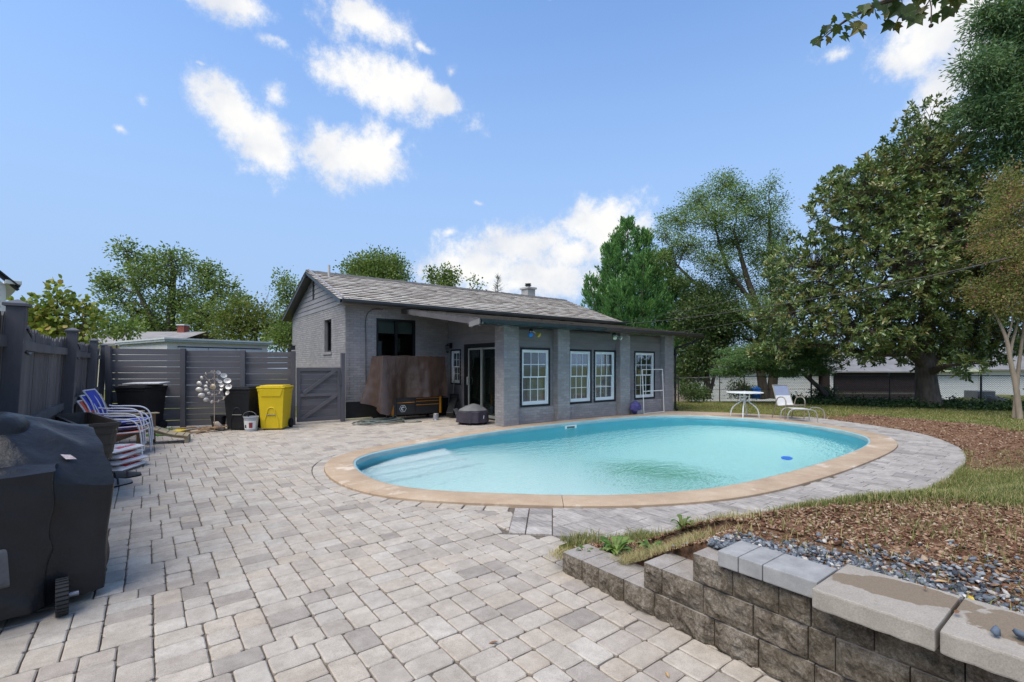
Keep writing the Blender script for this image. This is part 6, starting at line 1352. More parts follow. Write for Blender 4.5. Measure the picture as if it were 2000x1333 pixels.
# ---- overhanging sycamore branch, top right
def sycamore():
    rng = random.Random(4); o0 = Vector((CAMP.x, CAMP.y, 0)); k = 3.8 / 935
    root = empty('sycamore_tree', vp(5.6, 2.2, 0), -HEAD, label='sycamore branch with lobed leaves hanging into the top of the view', cat='tree')
    W = lambda x, y, df=0: Vector(((x - 1000) * k - 5.6, 3.8 - 2.2 + df, 1.5 + (714 - y) * k))
    t = MB(); t.tube(smooth_path([(0, 0, -.1), (.05, 0, 1.5), (-.05, 0, 3.2), (-.1, .1, 5.0), (-.2, .2, 7.0)], 4), [.24 - .007 * i for i in range(17)], 10, False)
    main = smooth_path([Vector((-.1, .1, 4.5)), W(2150, -140), W(1960, -60), W(1830, -22), W(1760, -6), W(1700, 15), W(1650, 42), W(1612, 72)], 5); n = len(main); t.tube(main, [.06 * (1 - i / n) ** 1.3 + .004 for i in range(n)], 6, False)
    twigs = [[W(1760, -6), W(1752, 25, -.05), W(1742, 52, -.05)], [W(1830, -22), W(1822, 5, .1), W(1805, 25, .1)], [W(1830, -22), W(1850, -5, -.1), W(1862, 14, -.1)], [W(1700, 15), W(1690, 30, .05)], [W(1650, 42), W(1628, 52, .05), W(1600, 80, .05)], [W(1790, -14), W(1795, 20, -.1), W(1797, 62, -.1)]]
    for tw in twigs: t.tube(smooth_path(tw, 3), .0045, 5, False)
    t.build('trunk', BARK, root, smooth=True)
    lob = [(0, 0), (.30, .05), (.52, .30), (.36, .34), (.46, .62), (.22, .60), (.10, .82), (0, 1.05)]
    poly = lob + [(-x, y) for x, y in lob[1:-1][::-1]]; m = MB(); m.t = .5
    spots = [(1596, 84), (1604, 74), (1612, 66), (1622, 78), (1628, 62), (1640, 60), (1648, 74), (1655, 50), (1662, 58), (1670, 40), (1680, 46), (1690, 34), (1700, 28), (1712, 34), (1700, 48), (1688, 56), (1720, 18), (1730, 26), (1742, 40), (1748, 58), (1738, 60), (1752, 30), (1762, 12), (1775, 8), (1784, 20), (1740, 10), (1800, 8), (1812, 16), (1806, 32), (1822, 8), (1835, 12), (1848, 18), (1858, 10), (1864, 22), (1842, 26), (1850, 4), (1830, 0), (1770, 0), (1750, 0), (1725, 2), (1708, 10), (1636, 68), (1616, 58), (1660, 66), (1760, 44), (1745, 46), (1790, 4), (1868, 4)]
    for (x, y) in spots:
        s = rng.uniform(.085, .14) * (.75 if x < 1680 else 1.05); p = W(x, y - 14, rng.uniform(-.15, .15)); a = rng.uniform(-.9, .9); tl = rng.uniform(-.7, .7); m.t = rng.random()
        dn = Vector((math.sin(a) * .8, rng.uniform(-.5, .5), -math.cos(a))).normalized(); sd = dn.cross(Vector((math.sin(tl), -math.cos(tl), .2))).normalized(); nn = sd.cross(dn); vs = [p + sd * (q[0] * s) + dn * (q[1] * s) + nn * (abs(q[0]) * s * .25) for q in poly]; kk = len(poly)
        m.add(vs + [p + dn * s * .45 - nn * s * .03], [(kk, i, (i + 1) % kk) for i in range(kk)])
    m.build('crown', leaf_mat('sycamore_leaf', [(0, (.026, .048, .014)), (.5, (.05, .085, .02)), (.85, (.09, .11, .028)), (1, (.17, .13, .035))], .4, .5, .3), root)
    b = MB(); p = W(1797, 68, -.1); b.lathe([(0, -.016), (.012, -.010), (.016, 0), (.012, .010), (0, .016)], p, 8); b.build('seed_ball', mat('seed_ball', (.04, .03, .02), .9, .3, 60), root, smooth=True)
sycamore()
# ---- ground cover and shrubs along the chain-link fence
def ivy():
    rng = np.random.default_rng(77); P = []; 
    for k in range(26000):
        t = rng.random(); a, b = Vector((14.3, -.4)), Vector((17.2, -7.6)); q = a.lerp(b, t); w = rng.normal() * .45 - .30; d = Vector((-.93, -.37)); x, y = q.x + d.x * (-w) * 1.2, q.y + d.y * (-w) * 1.2
        P.append((x, y, ground_z(x, y) + abs(rng.normal()) * .10 * (1 + .8 * mnoise.noise(Vector((x * 2, y * 2, 0))))))
    P = np.array(P); D = rng.normal(size=P.shape); D[:, 2] = np.abs(D[:, 2]) * .6
    leafcloud('ground_cover', P, D, .075, leaf_mat('ivy_leaf', [(0, (.014, .030, .010)), (.6, (.032, .066, .018)), (1, (.07, .12, .03))], .2, .5, .3), None, .7, .2, None, 78, kind='stuff', label='dark ivy ground cover along the foot of the chain-link fence', cat='ground cover')
ivy()
for k, (r, f, h, w, lab) in enumerate([(7.35, 19.6, .75, .38, 'leafy creeper bush climbing the fence beside the house corner'), (7.9, 20.2, .55, .35, 'low dark bush against the fence next to the creeper'), (10.3, 21.8, .85, .45, 'twiggy dark bush behind the patio table'), (11.1, 22.4, .6, .4, 'small bush left of the forked trunk'), (13.1, 20.0, .55, .5, 'low dark shrub at the foot of the leaning trunk'), (17.7, 15.6, 1.1, .45, 'loose shrub in front of the white cottage near the crape myrtle')]):
    tree('fence_bush', lab, 'bush', (r, f), [(0, h * .55, w, h * .5, 0), (w * .7, h * .4, w * .7, h * .35, .1), (-w * .6, h * .45, w * .6, h * .4, -.1)], [[(0, 0, -.05, .03), (0, 0, h * .4, .02), (.05, 0, h * .9, .008)]], .085, leaf_mat('bush_leaf%d' % k, G1, .25, .5, .35), 70, 16, .16, 200 + k, asp=.55, twig=.005, group='bushes along the fence')
# ================================================================== things on the patio
M_BIN = mat('bin_black', (.014, .0145, .016), .5, .3, 5, .2, 80, spec=.4); M_RUB = mat('rubber', (.012, .012, .012), .85, .2)
def fabric(name, col, rough=.75, crease=.5, var=.25):
    if name in MATS: return MATS[name]
    t = NT(name); c = t.ramp(t.noise(3.5, 6, .65), [(.3, sh(col, 1 - var)), (.7, sh(col, 1 + var))]); t.set(col=c, rough=rough, spec=.3); t.bump(t.mth('ADD', t.noise(7, 5, .6), t.mth('MULTIPLY', t.noise(260, 2), .06)), crease, .05); MATS[name] = t.m; return t.m
# ---- covered gas grill in the left foreground; own x to the right of the view, y away from it
def grill():
    root = empty('covered_grill', vp(-3.12, 2.91, 0), -HEAD - R_(35), label='large gas grill under a wrinkled black cover in the left foreground', cat='grill')
    def surf(xs0, xs1, ys, zs, top, seed, nm):
        """rounded box skin: (x0,x1) x (y0,y1), skirt z0..top(x,y)"""
        m = MB(); x0, x1 = xs0, xs1; y0, y1 = ys; nx, ny, nz = 26, 30, 26
        def wr(p, n, k):
            f = mnoise.noise(Vector((p.x * 3.1 + seed, p.y * 3.1, p.z * 1.1))) * .022 + mnoise.noise(Vector((p.x * 8 + seed, p.y * 8, p.z * 2.6))) * .010 + .022 * (abs(math.sin(p.y * 6.5 + p.z * 3.2 + p.x * 4 + 1.5 * mnoise.noise(Vector((p.x * 3, p.y * 3, p.z * 2))))) ** 3) + .022 * math.sin((p.y * 9 + p.x * 7) + 2.2 * mnoise.noise(Vector((p.x * 2, p.y * 2, seed)))) * k
            f += .040 * (1 - abs(mnoise.noise(Vector((p.x * 2.4 + seed, p.y * 2.4, p.z * 2.0)))) * 2.2) ** 3 * (.4 + .6 * k)
            return p + n * f
        per = []; cr = .030
        def corner(cx, cy, a0):
            return [(cx + cr * math.cos(R_(a0 + q * 22.5)), cy + cr * math.sin(R_(a0 + q * 22.5))) for q in range(5)]
        def seg(a, b, n): return [(a[0] + (b[0] - a[0]) * i / n, a[1] + (b[1] - a[1]) * i / n) for i in range(1, n)]
        c1, c2, c3, c4 = corner(x1 - cr, y0 + cr, -90), corner(x1 - cr, y1 - cr, 0), corner(x0 + cr, y1 - cr, 90), corner(x0 + cr, y0 + cr, 180)
        per = c1 + seg(c1[-1], c2[0], ny) + c2 + seg(c2[-1], c3[0], nx) + c3 + seg(c3[-1], c4[0], ny) + c4 + seg(c4[-1], c1[0], nx); n = len(per); cx, cy = (x0 + x1) / 2, (y0 + y1) / 2
        for j in range(nz + 1):
            t = j / nz
            for (x, y) in per:
                zt = top(x, y); z = zs + (zt - zs) * t; fl = 1 - .07 * (1 - t); q = Vector((cx + (x - cx) * fl, cy + (y - cy) * fl, z)); nn = Vector((x - cx, y - cy, 0)).normalized(); m.v.append(tuple(wr(q, nn, 1 - .75 * t)))
        for j in range(nz):
            for i in range(n): m.f.append([j * n + i, j * n + (i + 1) % n, (j + 1) * n + (i + 1) % n, (j + 1) * n + i]); m.mi.append(0)
        # top: rings shrinking to the centre
        last = nz * n; rings = 12
        for r in range(1, rings):
            k = 1 - r / rings
            for (x, y) in per:
                X, Y = cx + (x - cx) * k, cy + (y - cy) * k; q = Vector((X, Y, top(X, Y) + .012 * (1 - k))); q.z += .018 * mnoise.noise(Vector((X * 5, Y * 5, seed))) + .022 * (1 - abs(mnoise.noise(Vector((X * 3.3, Y * 3.3, seed + 2)))) * 2.4) * min(1, (1 - k) * 4); m.v.append(tuple(q))
            b = len(m.v) - n
            for i in range(n): m.f.append([last + i, last + (i + 1) % n, b + (i + 1) % n, b + i]); m.mi.append(0)
            last = b
        m.v.append((cx, cy, top(cx, cy) + .012)); ci = len(m.v) - 1
        for i in range(n): m.f.append([last + i, last + (i + 1) % n, ci]); m.mi.append(0)
        return m.build(nm, fabric('grill_vinyl', (.017, .0172, .019), .36, .30), root, smooth=True)
    # side shelf box, then the taller body with the lid sloping towards the patio
    surf(-.10, .34, (-.80, .20), .07, lambda x, y: .885 + .010 * math.sin(x * 5) - .03 * sst(.22, .34, x), 3.0, 'cover_shelf')
    surf(-.60, .29, (-.80, .50), .05, lambda x, y: .80 + (.27 * (.34 - x) / .34 if x > .0 else .27 + .10 * min(1, -x / .25)) - .12 * sst(.0, .5, y), 9.0, 'cover')
    m = MB(); m.lathe([(.15, -.06), (.145, .0), (.12, .045), (.07, .07), (0, .078)], (-.20, -.02, 1.13), 24, 1.5, 1.3); m.build('lid_lump', fabric('grill_vinyl', (.016, .0162, .018)), root, smooth=True)
    s = MB(); pts = smooth_path([(.352, -.06, .47), (.372, -.05, .455), (.378, -.045, .36), (.374, -.04, .27), (.352, -.04, .25)], 4)
    for a, b in zip(pts[:-1], pts[1:]): s.add([(a.x, a.y - .03, a.z), (a.x, a.y + .03, a.z), (b.x, b.y + .03, b.z), (b.x, b.y - .03, b.z)], [(0, 1, 2, 3)])
    s.build('strap_handle', mat('strap_grey', (.085, .085, .09), .5, .2, 20), root)
    m = MB(); tri = [(.165, .27, .905), (.135, .25, .935), (.13, .30, .925), (.157, .325, .896)]; m.add(tri, [(0, 1, 2, 3)]); m.build('logo_patch', mat('patch_white', (.50, .40, .38), .6, .4, 60), root)
    w = empty('wheel', (.345, .215, .105), R_(78), parent=root)
    m = MB(); m.tube([(-.03, 0, 0), (.03, 0, 0)], .105, 24); m.build('tyre', M_RUB, w, bevel=.01)
    for k in range(28):
        a = k * 2 * math.pi / 28; m = MB(); m.obox((0, math.cos(a) * .106, math.sin(a) * .106), (1, 0, 0), (0, -math.sin(a), math.cos(a)), (0, math.cos(a), math.sin(a)), .029, .007, .003); m.build('tread', mat('tread', (.03, .03, .03), .9), w)
    m = MB(); m.tube([(.03, 0, 0), (.075, 0, 0)], .016, 10); m.build('hub', mat('hub_metal', (.25, .25, .27), .35, .1, metal=.8), w, smooth=True)
grill()
# ---- wheeled bins
def bin_(loc, rz, mbody, mlid, lab, w=.58, d=.62, h=.98, front_lip=False):
    r = empty('wheeled_bin', loc, rz, label=lab, cat='bin', group='wheeled bins along the slat fence'); n0, n1 = .80, 1.0
    m = MB(); a, b = w / 2 * n0, w / 2; c, e = d / 2 * n0, d / 2; zs = [0.03, .30, .55, h - .09, h - .08, h - .02]; k = []
    for z in zs:
        f = n0 + (n1 - n0) * z / h; ex = 1.03 if z > h - .085 else 1; k.append([(-w / 2 * f * ex, -d / 2 * f * ex, z), (w / 2 * f * ex, -d / 2 * f * ex, z), (w / 2 * f * ex, d / 2 * f * ex, z), (-w / 2 * f * ex, d / 2 * f * ex, z)])
    vs = [v for q in k for v in q]; fs = [(3, 2, 1, 0)]
    for j in range(len(zs) - 1): fs += [(j * 4 + i, j * 4 + (i + 1) % 4, (j + 1) * 4 + (i + 1) % 4, (j + 1) * 4 + i) for i in range(4)]
    fs.append(tuple(range(len(vs) - 4, len(vs)))); m.add(vs, fs); m.build('body', mbody, r, bevel=.022, smooth=True, seg=3)
    m = MB(); L = [(-w / 2 * 1.08, -d / 2 * 1.08), (w / 2 * 1.08, -d / 2 * 1.08), (w / 2 * 1.08, d / 2 * 1.05), (-w / 2 * 1.08, d / 2 * 1.05)]
    m.prism(L, h - .015, h + .025); m.prism([(x * .82, y * .82) for x, y in L], h + .025, h + .052); m.build('lid', mlid, r, bevel=.015, smooth=True)
    if front_lip:
        m = MB(); z1, z0 = h - .02, h - .20; y = -d / 2 * .985 - .012; m.add([(-w * .46, y - .012, z1), (w * .46, y - .012, z1), (w * .36, y + .004, z0), (-w * .36, y + .004, z0), (-w * .46, y + .02, z1), (w * .46, y + .02, z1), (w * .36, y + .03, z0), (-w * .36, y + .03, z0)], [(0, 3, 2, 1), (3, 7, 6, 2), (0, 4, 7, 3), (1, 2, 6, 5), (0, 1, 5, 4)]); m.build('front_lip', mlid, r, bevel=.006)
    # arched grip recess framed by ribs
    yb = lambda z: -d / 2 * (n0 + (n1 - n0) * z / h)
    arch = [(-.155, .05), (-.15, .22), (-.10, .36), (-.085, .44), (-.06, .50), (0, .525), (.06, .50), (.085, .44), (.10, .36), (.15, .22), (.155, .05)]
    m = MB(); m.tube(smooth_path([(x, yb(z) - .004, z) for x, z in arch], 3), .014, 6); m.build('grip_rib', mbody, r, smooth=True)
    m = MB(); m.tube([(-.105, yb(.36) - .016, .36), (.105, yb(.36) - .016, .36)], .010, 8); m.build('grip_bar', mat('bar_steel', (.22, .21, .18), .4, metal=.7), r, smooth=True)
    for s in (-1, 1): m = MB(); m.tube([(s * (w / 2 * .83), d / 2 * .75, .11), (s * (w / 2 * .83 + .06), d / 2 * .75, .11)], .11, 18); m.build('wheel', M_RUB, r, bevel=.012)
    return r
M_YB = mat('bin_yellow', (.66, .47, .012), .45, .06, 3, .12, 60, spec=.4)
by = bin_((-4.50, 3.02, 0), -HEAD + .12, M_YB, M_YB, 'bright yellow wheeled bin next to the gate', front_lip=True, h=.98)
for q in (-.07, -.045, .01, .035, .06): MB().box(q, q + .017, -.283, -.279, .635, .652).build('stamp_mark', mat('bin_stamp', (.20, .15, .02), .7), by, loc=(0, .012, 0))
bin_((-5.12, 3.42, 0), -HEAD + .05, M_BIN, M_BIN, 'black wheeled bin beside the yellow bin, behind the bucket', h=.95)
bin_((-7.02, 4.42, 0), -HEAD + .0, M_BIN, M_BIN, 'black wheeled bin in the fence corner with a board on its lid', w=.66, d=.66, h=1.0)
o = MB().box(-.42, .42, -.18, .16, 0, .022).build('board', mat('melamine', (.55, .56, .57), .45, .06, 3), loc=(-6.93, 4.34, 1.085), rot=(R_(3), R_(-1), -HEAD), bevel=.004); tag(o, 'flat pale board lying across the lid of the corner bin', 'board')
# ---- bucket
bk = empty('bucket', (-5.03, 2.93, 0), -HEAD, label='white plastic bucket with a red printed label in front of the black bin', cat='bucket')
m = MB(); m.lathe([(.125, 0), (.15, .30), (.158, .305), (.158, .33), (.150, .335), (.147, .335), (.122, .01), (0, .01)], n=24); m.build('body', mat('bucket_grey', (.36, .37, .38), .45, .12, 4), bk, smooth=True)
def wrap(r0, r1, z0, z1, a0, a1, n=10, e=.002):
    m = MB()
    for i in range(n + 1):
        a = R_(a0 + (a1 - a0) * i / n)
        for z in (z0, z1): r = r0 + (r1 - r0) * z / .30 + e; m.v.append((r * math.cos(a), r * math.sin(a), z))
    for i in range(n): m.f.append([2 * i, 2 * i + 2, 2 * i + 3, 2 * i + 1]); m.mi.append(0)
    return m
wrap(.125, .15, .05, .24, -160, -20).build('label', mat('label_white', (.66, .65, .63), .5, .05), bk); wrap(.125, .15, .08, .20, -80, -50, e=.004).build('label_print', mat('label_red', (.24, .04, .045), .5, .2, 30), bk); wrap(.125, .15, .08, .15, -125, -105, e=.004).build('label_print', mat('label_dark', (.06, .06, .07), .5, .4, 60), bk)
m = MB(); m.tube([(.16 * math.cos(R_(a)), -.05 - .02 * math.sin(R_(a)), .32 + .13 * math.sin(R_(a))) for a in range(0, 181, 15)], .004, 6); m.build('handle', mat('wire', (.45, .45, .45), .4, metal=.7), bk, smooth=True)
# ---- wind spinner
ws = empty('wind_spinner', (-5.74, 3.13, 0), -HEAD, label='garden wind spinner with two rings of silvery cups on a thin stake', cat='wind spinner')
M_CUP = mat('spinner_cup', (.62, .58, .52), .45, .2, 6, metal=.3); m = MB(); m.tube([(0, .02, 0), (0, .02, 1.40)], .008, 8); m.build('stake', mat('stake_copper', (.40, .30, .22), .5, .2), ws, smooth=True)
for (R, n, s, ph) in ((.335, 15, .062, 0), (.18, 13, .040, .2)):
    for k in range(n):
        a = 2 * math.pi * k / n + ph; sz = s * (1 + .22 * math.sin(a * 2 + 1)); m = MB(); m.lathe([(0, -.35), (.5, -.28), (.86, -.10), (1.0, .10), (.90, .10), (.55, -.14), (0, -.2)], n=12); o = m.build('cup', M_CUP, ws, smooth=True, loc=(R * math.cos(a), 0, 1.02 + R * math.sin(a)), rot=(R_(72), 0, a)); o.scale = (sz, sz * .82, sz)
    m = MB(); m.tube([(R * math.cos(R_(a)), .012, 1.02 + R * math.sin(R_(a))) for a in range(0, 361, 12)], .004, 5, False); m.build('ring', mat('stake_copper', (.40, .30, .22), .5, .2), ws)
m = MB(); m.lathe([(0, -.03), (.05, -.02), (.065, .01), (.04, .02), (0, .022)], n=16); m.build('hub', mat('spinner_hub', (.55, .44, .30), .4, .3, 30, metal=.6), ws, smooth=True, loc=(0, -.02, 1.02), rot=(R_(90), 0, 0))
m = MB()
for k in range(6): a = k * math.pi / 3 + .2; m.tube([(.05 * math.cos(a), .01, 1.02 + .05 * math.sin(a)), (.33 * math.cos(a), .012, 1.02 + .33 * math.sin(a))], .003, 4)
m.build('spokes', mat('stake_copper', (.40, .30, .22), .5, .2), ws)
# ---- odds and ends at the foot of the slat fence
M_WOOD = mat('kindling', (.30, .19, .10), .85, .3, 8, .3, 40, stretch=(1, 1, 3))
random.seed(44)
for k in range(9):
    p = Vector((-5.95 + random.uniform(-.28, .35), 3.32 + random.uniform(-.12, .12), .02 + .012 * k)); a = random.uniform(0, 6.28); L = random.uniform(.16, .34); m = MB(); m.obox((0, 0, 0), (1, 0, 0), (0, 1, 0), (0, 0, 1), L, random.uniform(.015, .045), .012)
    tag(m.build('wood_scrap', M_WOOD, bevel=.004, loc=p[:], rot=(random.uniform(-.12, .12), random.uniform(-.12, .12), a)), 'piece of brown scrap wood in the heap under the wind spinner', 'wood', 'scrap wood heaped under the wind spinner')
yt = MB(); n = 12
for j in range(n + 1):
    for i in range(n + 1): x, y = (i / n - .5) * .46, (j / n - .5) * .26; yt.v.append((x * (1 - .3 * abs(j / n - .5)), y, .02 + .07 * (1 - (2 * i / n - 1) ** 2) * (1 - (2 * j / n - 1) ** 2) + .018 * mnoise.noise(Vector((x * 14, y * 14, 2)))))
for j in range(n):
    for i in range(n): yt.f.append([j * (n + 1) + i, j * (n + 1) + i + 1, (j + 1) * (n + 1) + i + 1, (j + 1) * (n + 1) + i]); yt.mi.append(0)
tag(yt.build('yellow_tarp', fabric('tarp_yellow', (.55, .42, .02), .5, .6), smooth=True, loc=(-6.36, 3.48, 0), rot=(0, 0, -.5)), 'crumpled yellow sheet lying left of the wood scraps', 'sheet')
pt = empty('plant_pot', (-5.60, 3.60, 0), label='black plant pot with a round stone behind the wind spinner', cat='pot'); m = MB(); m.lathe([(.12, 0), (.16, .30), (.17, .30), (.17, .33), (.15, .33), (.13, .05), (0, .05)], n=18); m.build('pot', M_BIN, pt, smooth=True)
rocks('stone', [(.0, -.2, .10)], [.13], mat('field_stone', (.30, .25, .21), .9, .3, 8), .8, kind=None, seed=90, parent=pt)
weed((-5.35, 3.55, 0), 22, .12, .18, 'green weed growing at the foot of the slat fence behind the bins', 71); weed((-6.55, 3.75, 0), 22, .14, .12, 'green weeds at the fence foot near the footstool', 72)
o = MB().box(-.35, .35, -.16, .16, 0, .015).build('turf_mat', mat('turf_green', (.07, .15, .03), .95, .4, 30, .8, 120), loc=(-6.72, 3.35, .002), rot=(0, 0, -.35), bevel=.003); tag(o, 'strip of green artificial turf behind the footstool', 'mat')
# ---- tan adirondack chair (mostly hidden) and footstool
M_TAN = mat('tan_resin', (.36, .29, .18), .6, .12, 3, .2, 40, stretch=(1, 6, 1)); M_TANB = mat('tan_resin_dark', (.17, .105, .06), .65, .2, 4)
ac = empty('adirondack_chair', (-7.22, 2.35, 0), R_(20), label='tan adirondack chair half hidden behind the stacked metal chairs', cat='chair')
for k in range(5): m = MB(); m.obox((-.36 - .02, -.24 + k * .12, .66), (.94, 0, .34), (0, 1, 0), (-.34, 0, .94), .012, .052, .40 - .03 * abs(k - 2)); m.build('back_slat', M_TAN, ac, bevel=.006)
for k in range(5): m = MB(); m.box(-.26 + k * .105, -.26 + k * .105 + .09, -.27, .27, .30 + k * .014, .322 + k * .014); m.build('seat_slat', M_TAN, ac, bevel=.005)
for s in (-1, 1):
    m = MB(); m.box(-.42, .38, s * .33 - .06, s * .33 + .06, .565, .590); m.build('arm', M_TAN, ac, bevel=.01); m = MB(); m.box(.26, .34, s * .30 - .018, s * .30 + .018, 0, .565); m.build('leg', M_TANB, ac, bevel=.004); m = MB(); m.bar((-.62, s * .27, .03), (.32, s * .27, .34), .03, .11); m.build('leg', M_TANB, ac)
fs = empty('footstool', (-6.66, 2.05, 0), R_(-8), label='tan slatted curved footstool in front of the stacked chairs', cat='footstool')
prof = [(-.42, .30), (-.34, .335), (-.22, .32), (-.08, .265), (.06, .205), (.20, .165), (.32, .145), (.40, .12)]
for k in range(7):
    (x0, z0), (x1, z1) = prof[k], prof[k + 1]; d = Vector((x1 - x0, 0, z1 - z0)); L = d.length; d.normalize(); m = MB(); m.obox(((x0 + x1) / 2, 0, (z0 + z1) / 2), d, (0, 1, 0), d.cross(Vector((0, 1, 0))), L / 2 - .006, .25, .010); m.build('slat', M_TAN, fs, bevel=.004)
for s in (-1, 1):
    m = MB(); m.tube([(x, s * .20, z - .035) for x, z in prof], .024, 6); m.build('side_rail', M_TAN, fs, smooth=True); m = MB(); m.box(.34, .41, s * .20 - .02, s * .20 + .02, 0, .12); m.build('leg', M_TAN, fs, bevel=.006); m = MB(); m.box(-.40, -.32, s * .20 - .02, s * .20 + .02, 0, .30); m.build('leg', M_TANB, fs, bevel=.006)
# ---- three stacked metal chairs; own +x is the sitting direction
M_TUBE = mat('white_tube', (.62, .62, .64), .35, .06, 5)
CH = [((.60, .10, .05), 'orange', 'lowest of three stacked white tube chairs, with an orange seat'), ((.025, .045, .36), 'blue', 'middle stacked white tube chair with a blue seat'), ((.028, .05, .38), 'blue2', 'topmost stacked white tube chair with a blue back')]
for k, (c, nm, lab) in enumerate(CH):
    r = empty('stacking_chair', (-7.36 + .02 * k, .95 + .20 * k, .075 * k), R_(-12), label=lab, cat='chair', group='stacked tube chairs'); sl = mat('sling_' + nm, c, .6, .12, 5)
    for s in (-1, 1):
        m = MB(); y = s * .27; m.tube(smooth_path([(.44, y, 0), (.42, y, .30), (.38, y, .50), (.28, y, .595), (.10, y, .62), (-.10, y, .625), (-.20, y, .64)], 5), .0125, 8); m.build('arm_leg', M_TUBE, r, smooth=True)
        m = MB(); m.tube(smooth_path([(-.36, y, 0), (-.28, y, .25), (-.22, y, .45), (-.30, y, .75), (-.40, y, .93)], 5), .0125, 8); m.build('leg', M_TUBE, r, smooth=True)
        m = MB(); m.tube([(.40, y * .95, .40), (-.22, y * .95, .37)], .011, 8); m.build('seat_rail', M_TUBE, r, smooth=True)
    MB().tube([(.40, -.26, .40), (.40, .26, .40)], .011, 8).build('cross_rail', M_TUBE, r, smooth=True); MB().tube([(-.40, -.27, .93), (-.40, .27, .93)], .0125, 8).build('top_rail', M_TUBE, r, smooth=True)
    m = MB()
    for (x0, z0), (x1, z1) in zip([(.40, .415), (.2, .385), (.0, .375), (-.22, .385)][:-1], [(.2, .385), (.0, .375), (-.22, .385)]): m.add([(x0, -.26, z0), (x0, .26, z0), (x1, .26, z1), (x1, -.26, z1), (x0, -.26, z0 - .02), (x0, .26, z0 - .02), (x1, .26, z1 - .02), (x1, -.26, z1 - .02)], [(0, 1, 2, 3), (7, 6, 5, 4), (0, 3, 7, 4), (1, 5, 6, 2), (0, 4, 5, 1)])
    m.build('seat', sl, r)
    m = MB(); m.add([(-.245, -.25, .52), (-.245, .25, .52), (-.31, .25, .75), (-.31, -.25, .75), (-.40, .25, .93), (-.40, -.25, .93)], [(0, 1, 2, 3), (3, 2, 4, 5)]); m.build('backrest', sl, r)
# ---- long raised planter, soil bags, shoes
M_PLT = mat('planter_plastic', (.055, .045, .038), .55, .3, 3, .25, 50, stretch=(1, .2, 3))
pn = empty('raised_planter', (-7.53, -1.70, 0), R_(12.8), label='long dark brown trough planter raised on legs beside the fence', cat='planter')
m = MB(); pr = []
def trough(w, l):
    out = []; 
    for (cx, cy, a0) in ((w - .06, -l + .06, -90), (w - .06, l - .06, 0), (-w + .06, l - .06, 90), (-w + .06, -l + .06, 180)): out += [(cx + .06 * math.cos(R_(a0 + 30 * q)), cy + .06 * math.sin(R_(a0 + 30 * q))) for q in range(4)]
    return out
lv = [(.19, .80, .45), (.20, .82, .53), (.207, .828, .535), (.215, .84, .62), (.222, .848, .625), (.23, .86, .74), (.238, .868, .745), (.245, .88, .83), (.262, .90, .835), (.262, .90, .87), (.235, .875, .87), (.19, .80, .50)]
for (w, l, z) in lv: m.v += [(x, y, z) for x, y in trough(w - .07, l)]
n = 16
for j in range(len(lv) - 1):
    for i in range(n): m.f.append([j * n + i, j * n + (i + 1) % n, (j + 1) * n + (i + 1) % n, (j + 1) * n + i]); m.mi.append(0)
m.f += [list(range(n))[::-1], [(len(lv) - 1) * n + i for i in range(n)]]; m.mi += [0, 0]; m.build('trough', M_PLT, pn)
for sx in (-1, 1):
    for sy in (-1, 1): MB().box(sx * .09 - .02, sx * .09 + .02, sy * .68 - .025, sy * .68 + .025, 0, .46).build('leg', M_BIN, pn, bevel=.004)
M_BAGW = mat('bag_white', (.60, .58, .57), .4, .08, 6); M_BAGR = mat('bag_red', (.48, .035, .04), .4, .2, 12)
def bag(loc, rz, lab, k):
    r = empty('soil_bag', loc, rz, label=lab, cat='bag', group='stacked soil bags'); m = MB(); nx, ny = 14, 12; L, Wd, T = .33, .22, .085
    for s in (1, -1):
        b = len(m.v)
        for j in range(ny + 1):
            for i in range(nx + 1): x, y = (2 * i / nx - 1), (2 * j / ny - 1); e = max(0, 1 - x ** 4) * max(0, 1 - y ** 4); z = T * .5 + s * T * .5 * e ** .5 + .008 * mnoise.noise(Vector((x * 3 + k, y * 3, s * 2))) * e; m.v.append((x * L, y * Wd, z))
        for j in range(ny):
            for i in range(nx):
                q = [b + j * (nx + 1) + i, b + j * (nx + 1) + i + 1, b + (j + 1) * (nx + 1) + i + 1, b + (j + 1) * (nx + 1) + i]; m.f.append(q if s > 0 else q[::-1]); m.mi.append(1 if ((1 <= j <= 2 or ny - 3 <= j <= ny - 2) and 3 <= i <= nx - 4) else 0)
    m.build('sack', [M_BAGW, M_BAGR], r, smooth=True)
    t = bpy.data.curves.new('print', 'FONT'); t.body = 'SOIL'; t.size = .085; t.extrude = .0004; t.align_x = 'CENTER'; to = bpy.data.objects.new('print', t); COL.objects.link(to); me = bpy.data.meshes.new_from_object(to); COL.objects.unlink(to); bpy.data.objects.remove(to)
    link('print', me, M_BAGW, r, loc=(.0, -Wd - .003, T * .22), rot=(R_(90), 0, 0)) if False else link('print', me, M_BAGW, r, loc=(.02, -Wd * .80, T * .66), rot=(R_(42), 0, 0))
for k, (u, v, z, a, lab) in enumerate([(-7.24, -.48, 0, 62, 'bottom bag of the stacked red and white soil bags'), (-7.25, -.46, .085, 55, 'second soil bag from the bottom, its red print facing the patio'), (-7.28, -.44, .17, 66, 'third soil bag of the stack, slightly pushed back'), (-7.30, -.48, .255, 58, 'top soil bag of the stack beneath the planter end')]): bag((u, v, z), R_(a), lab, k)
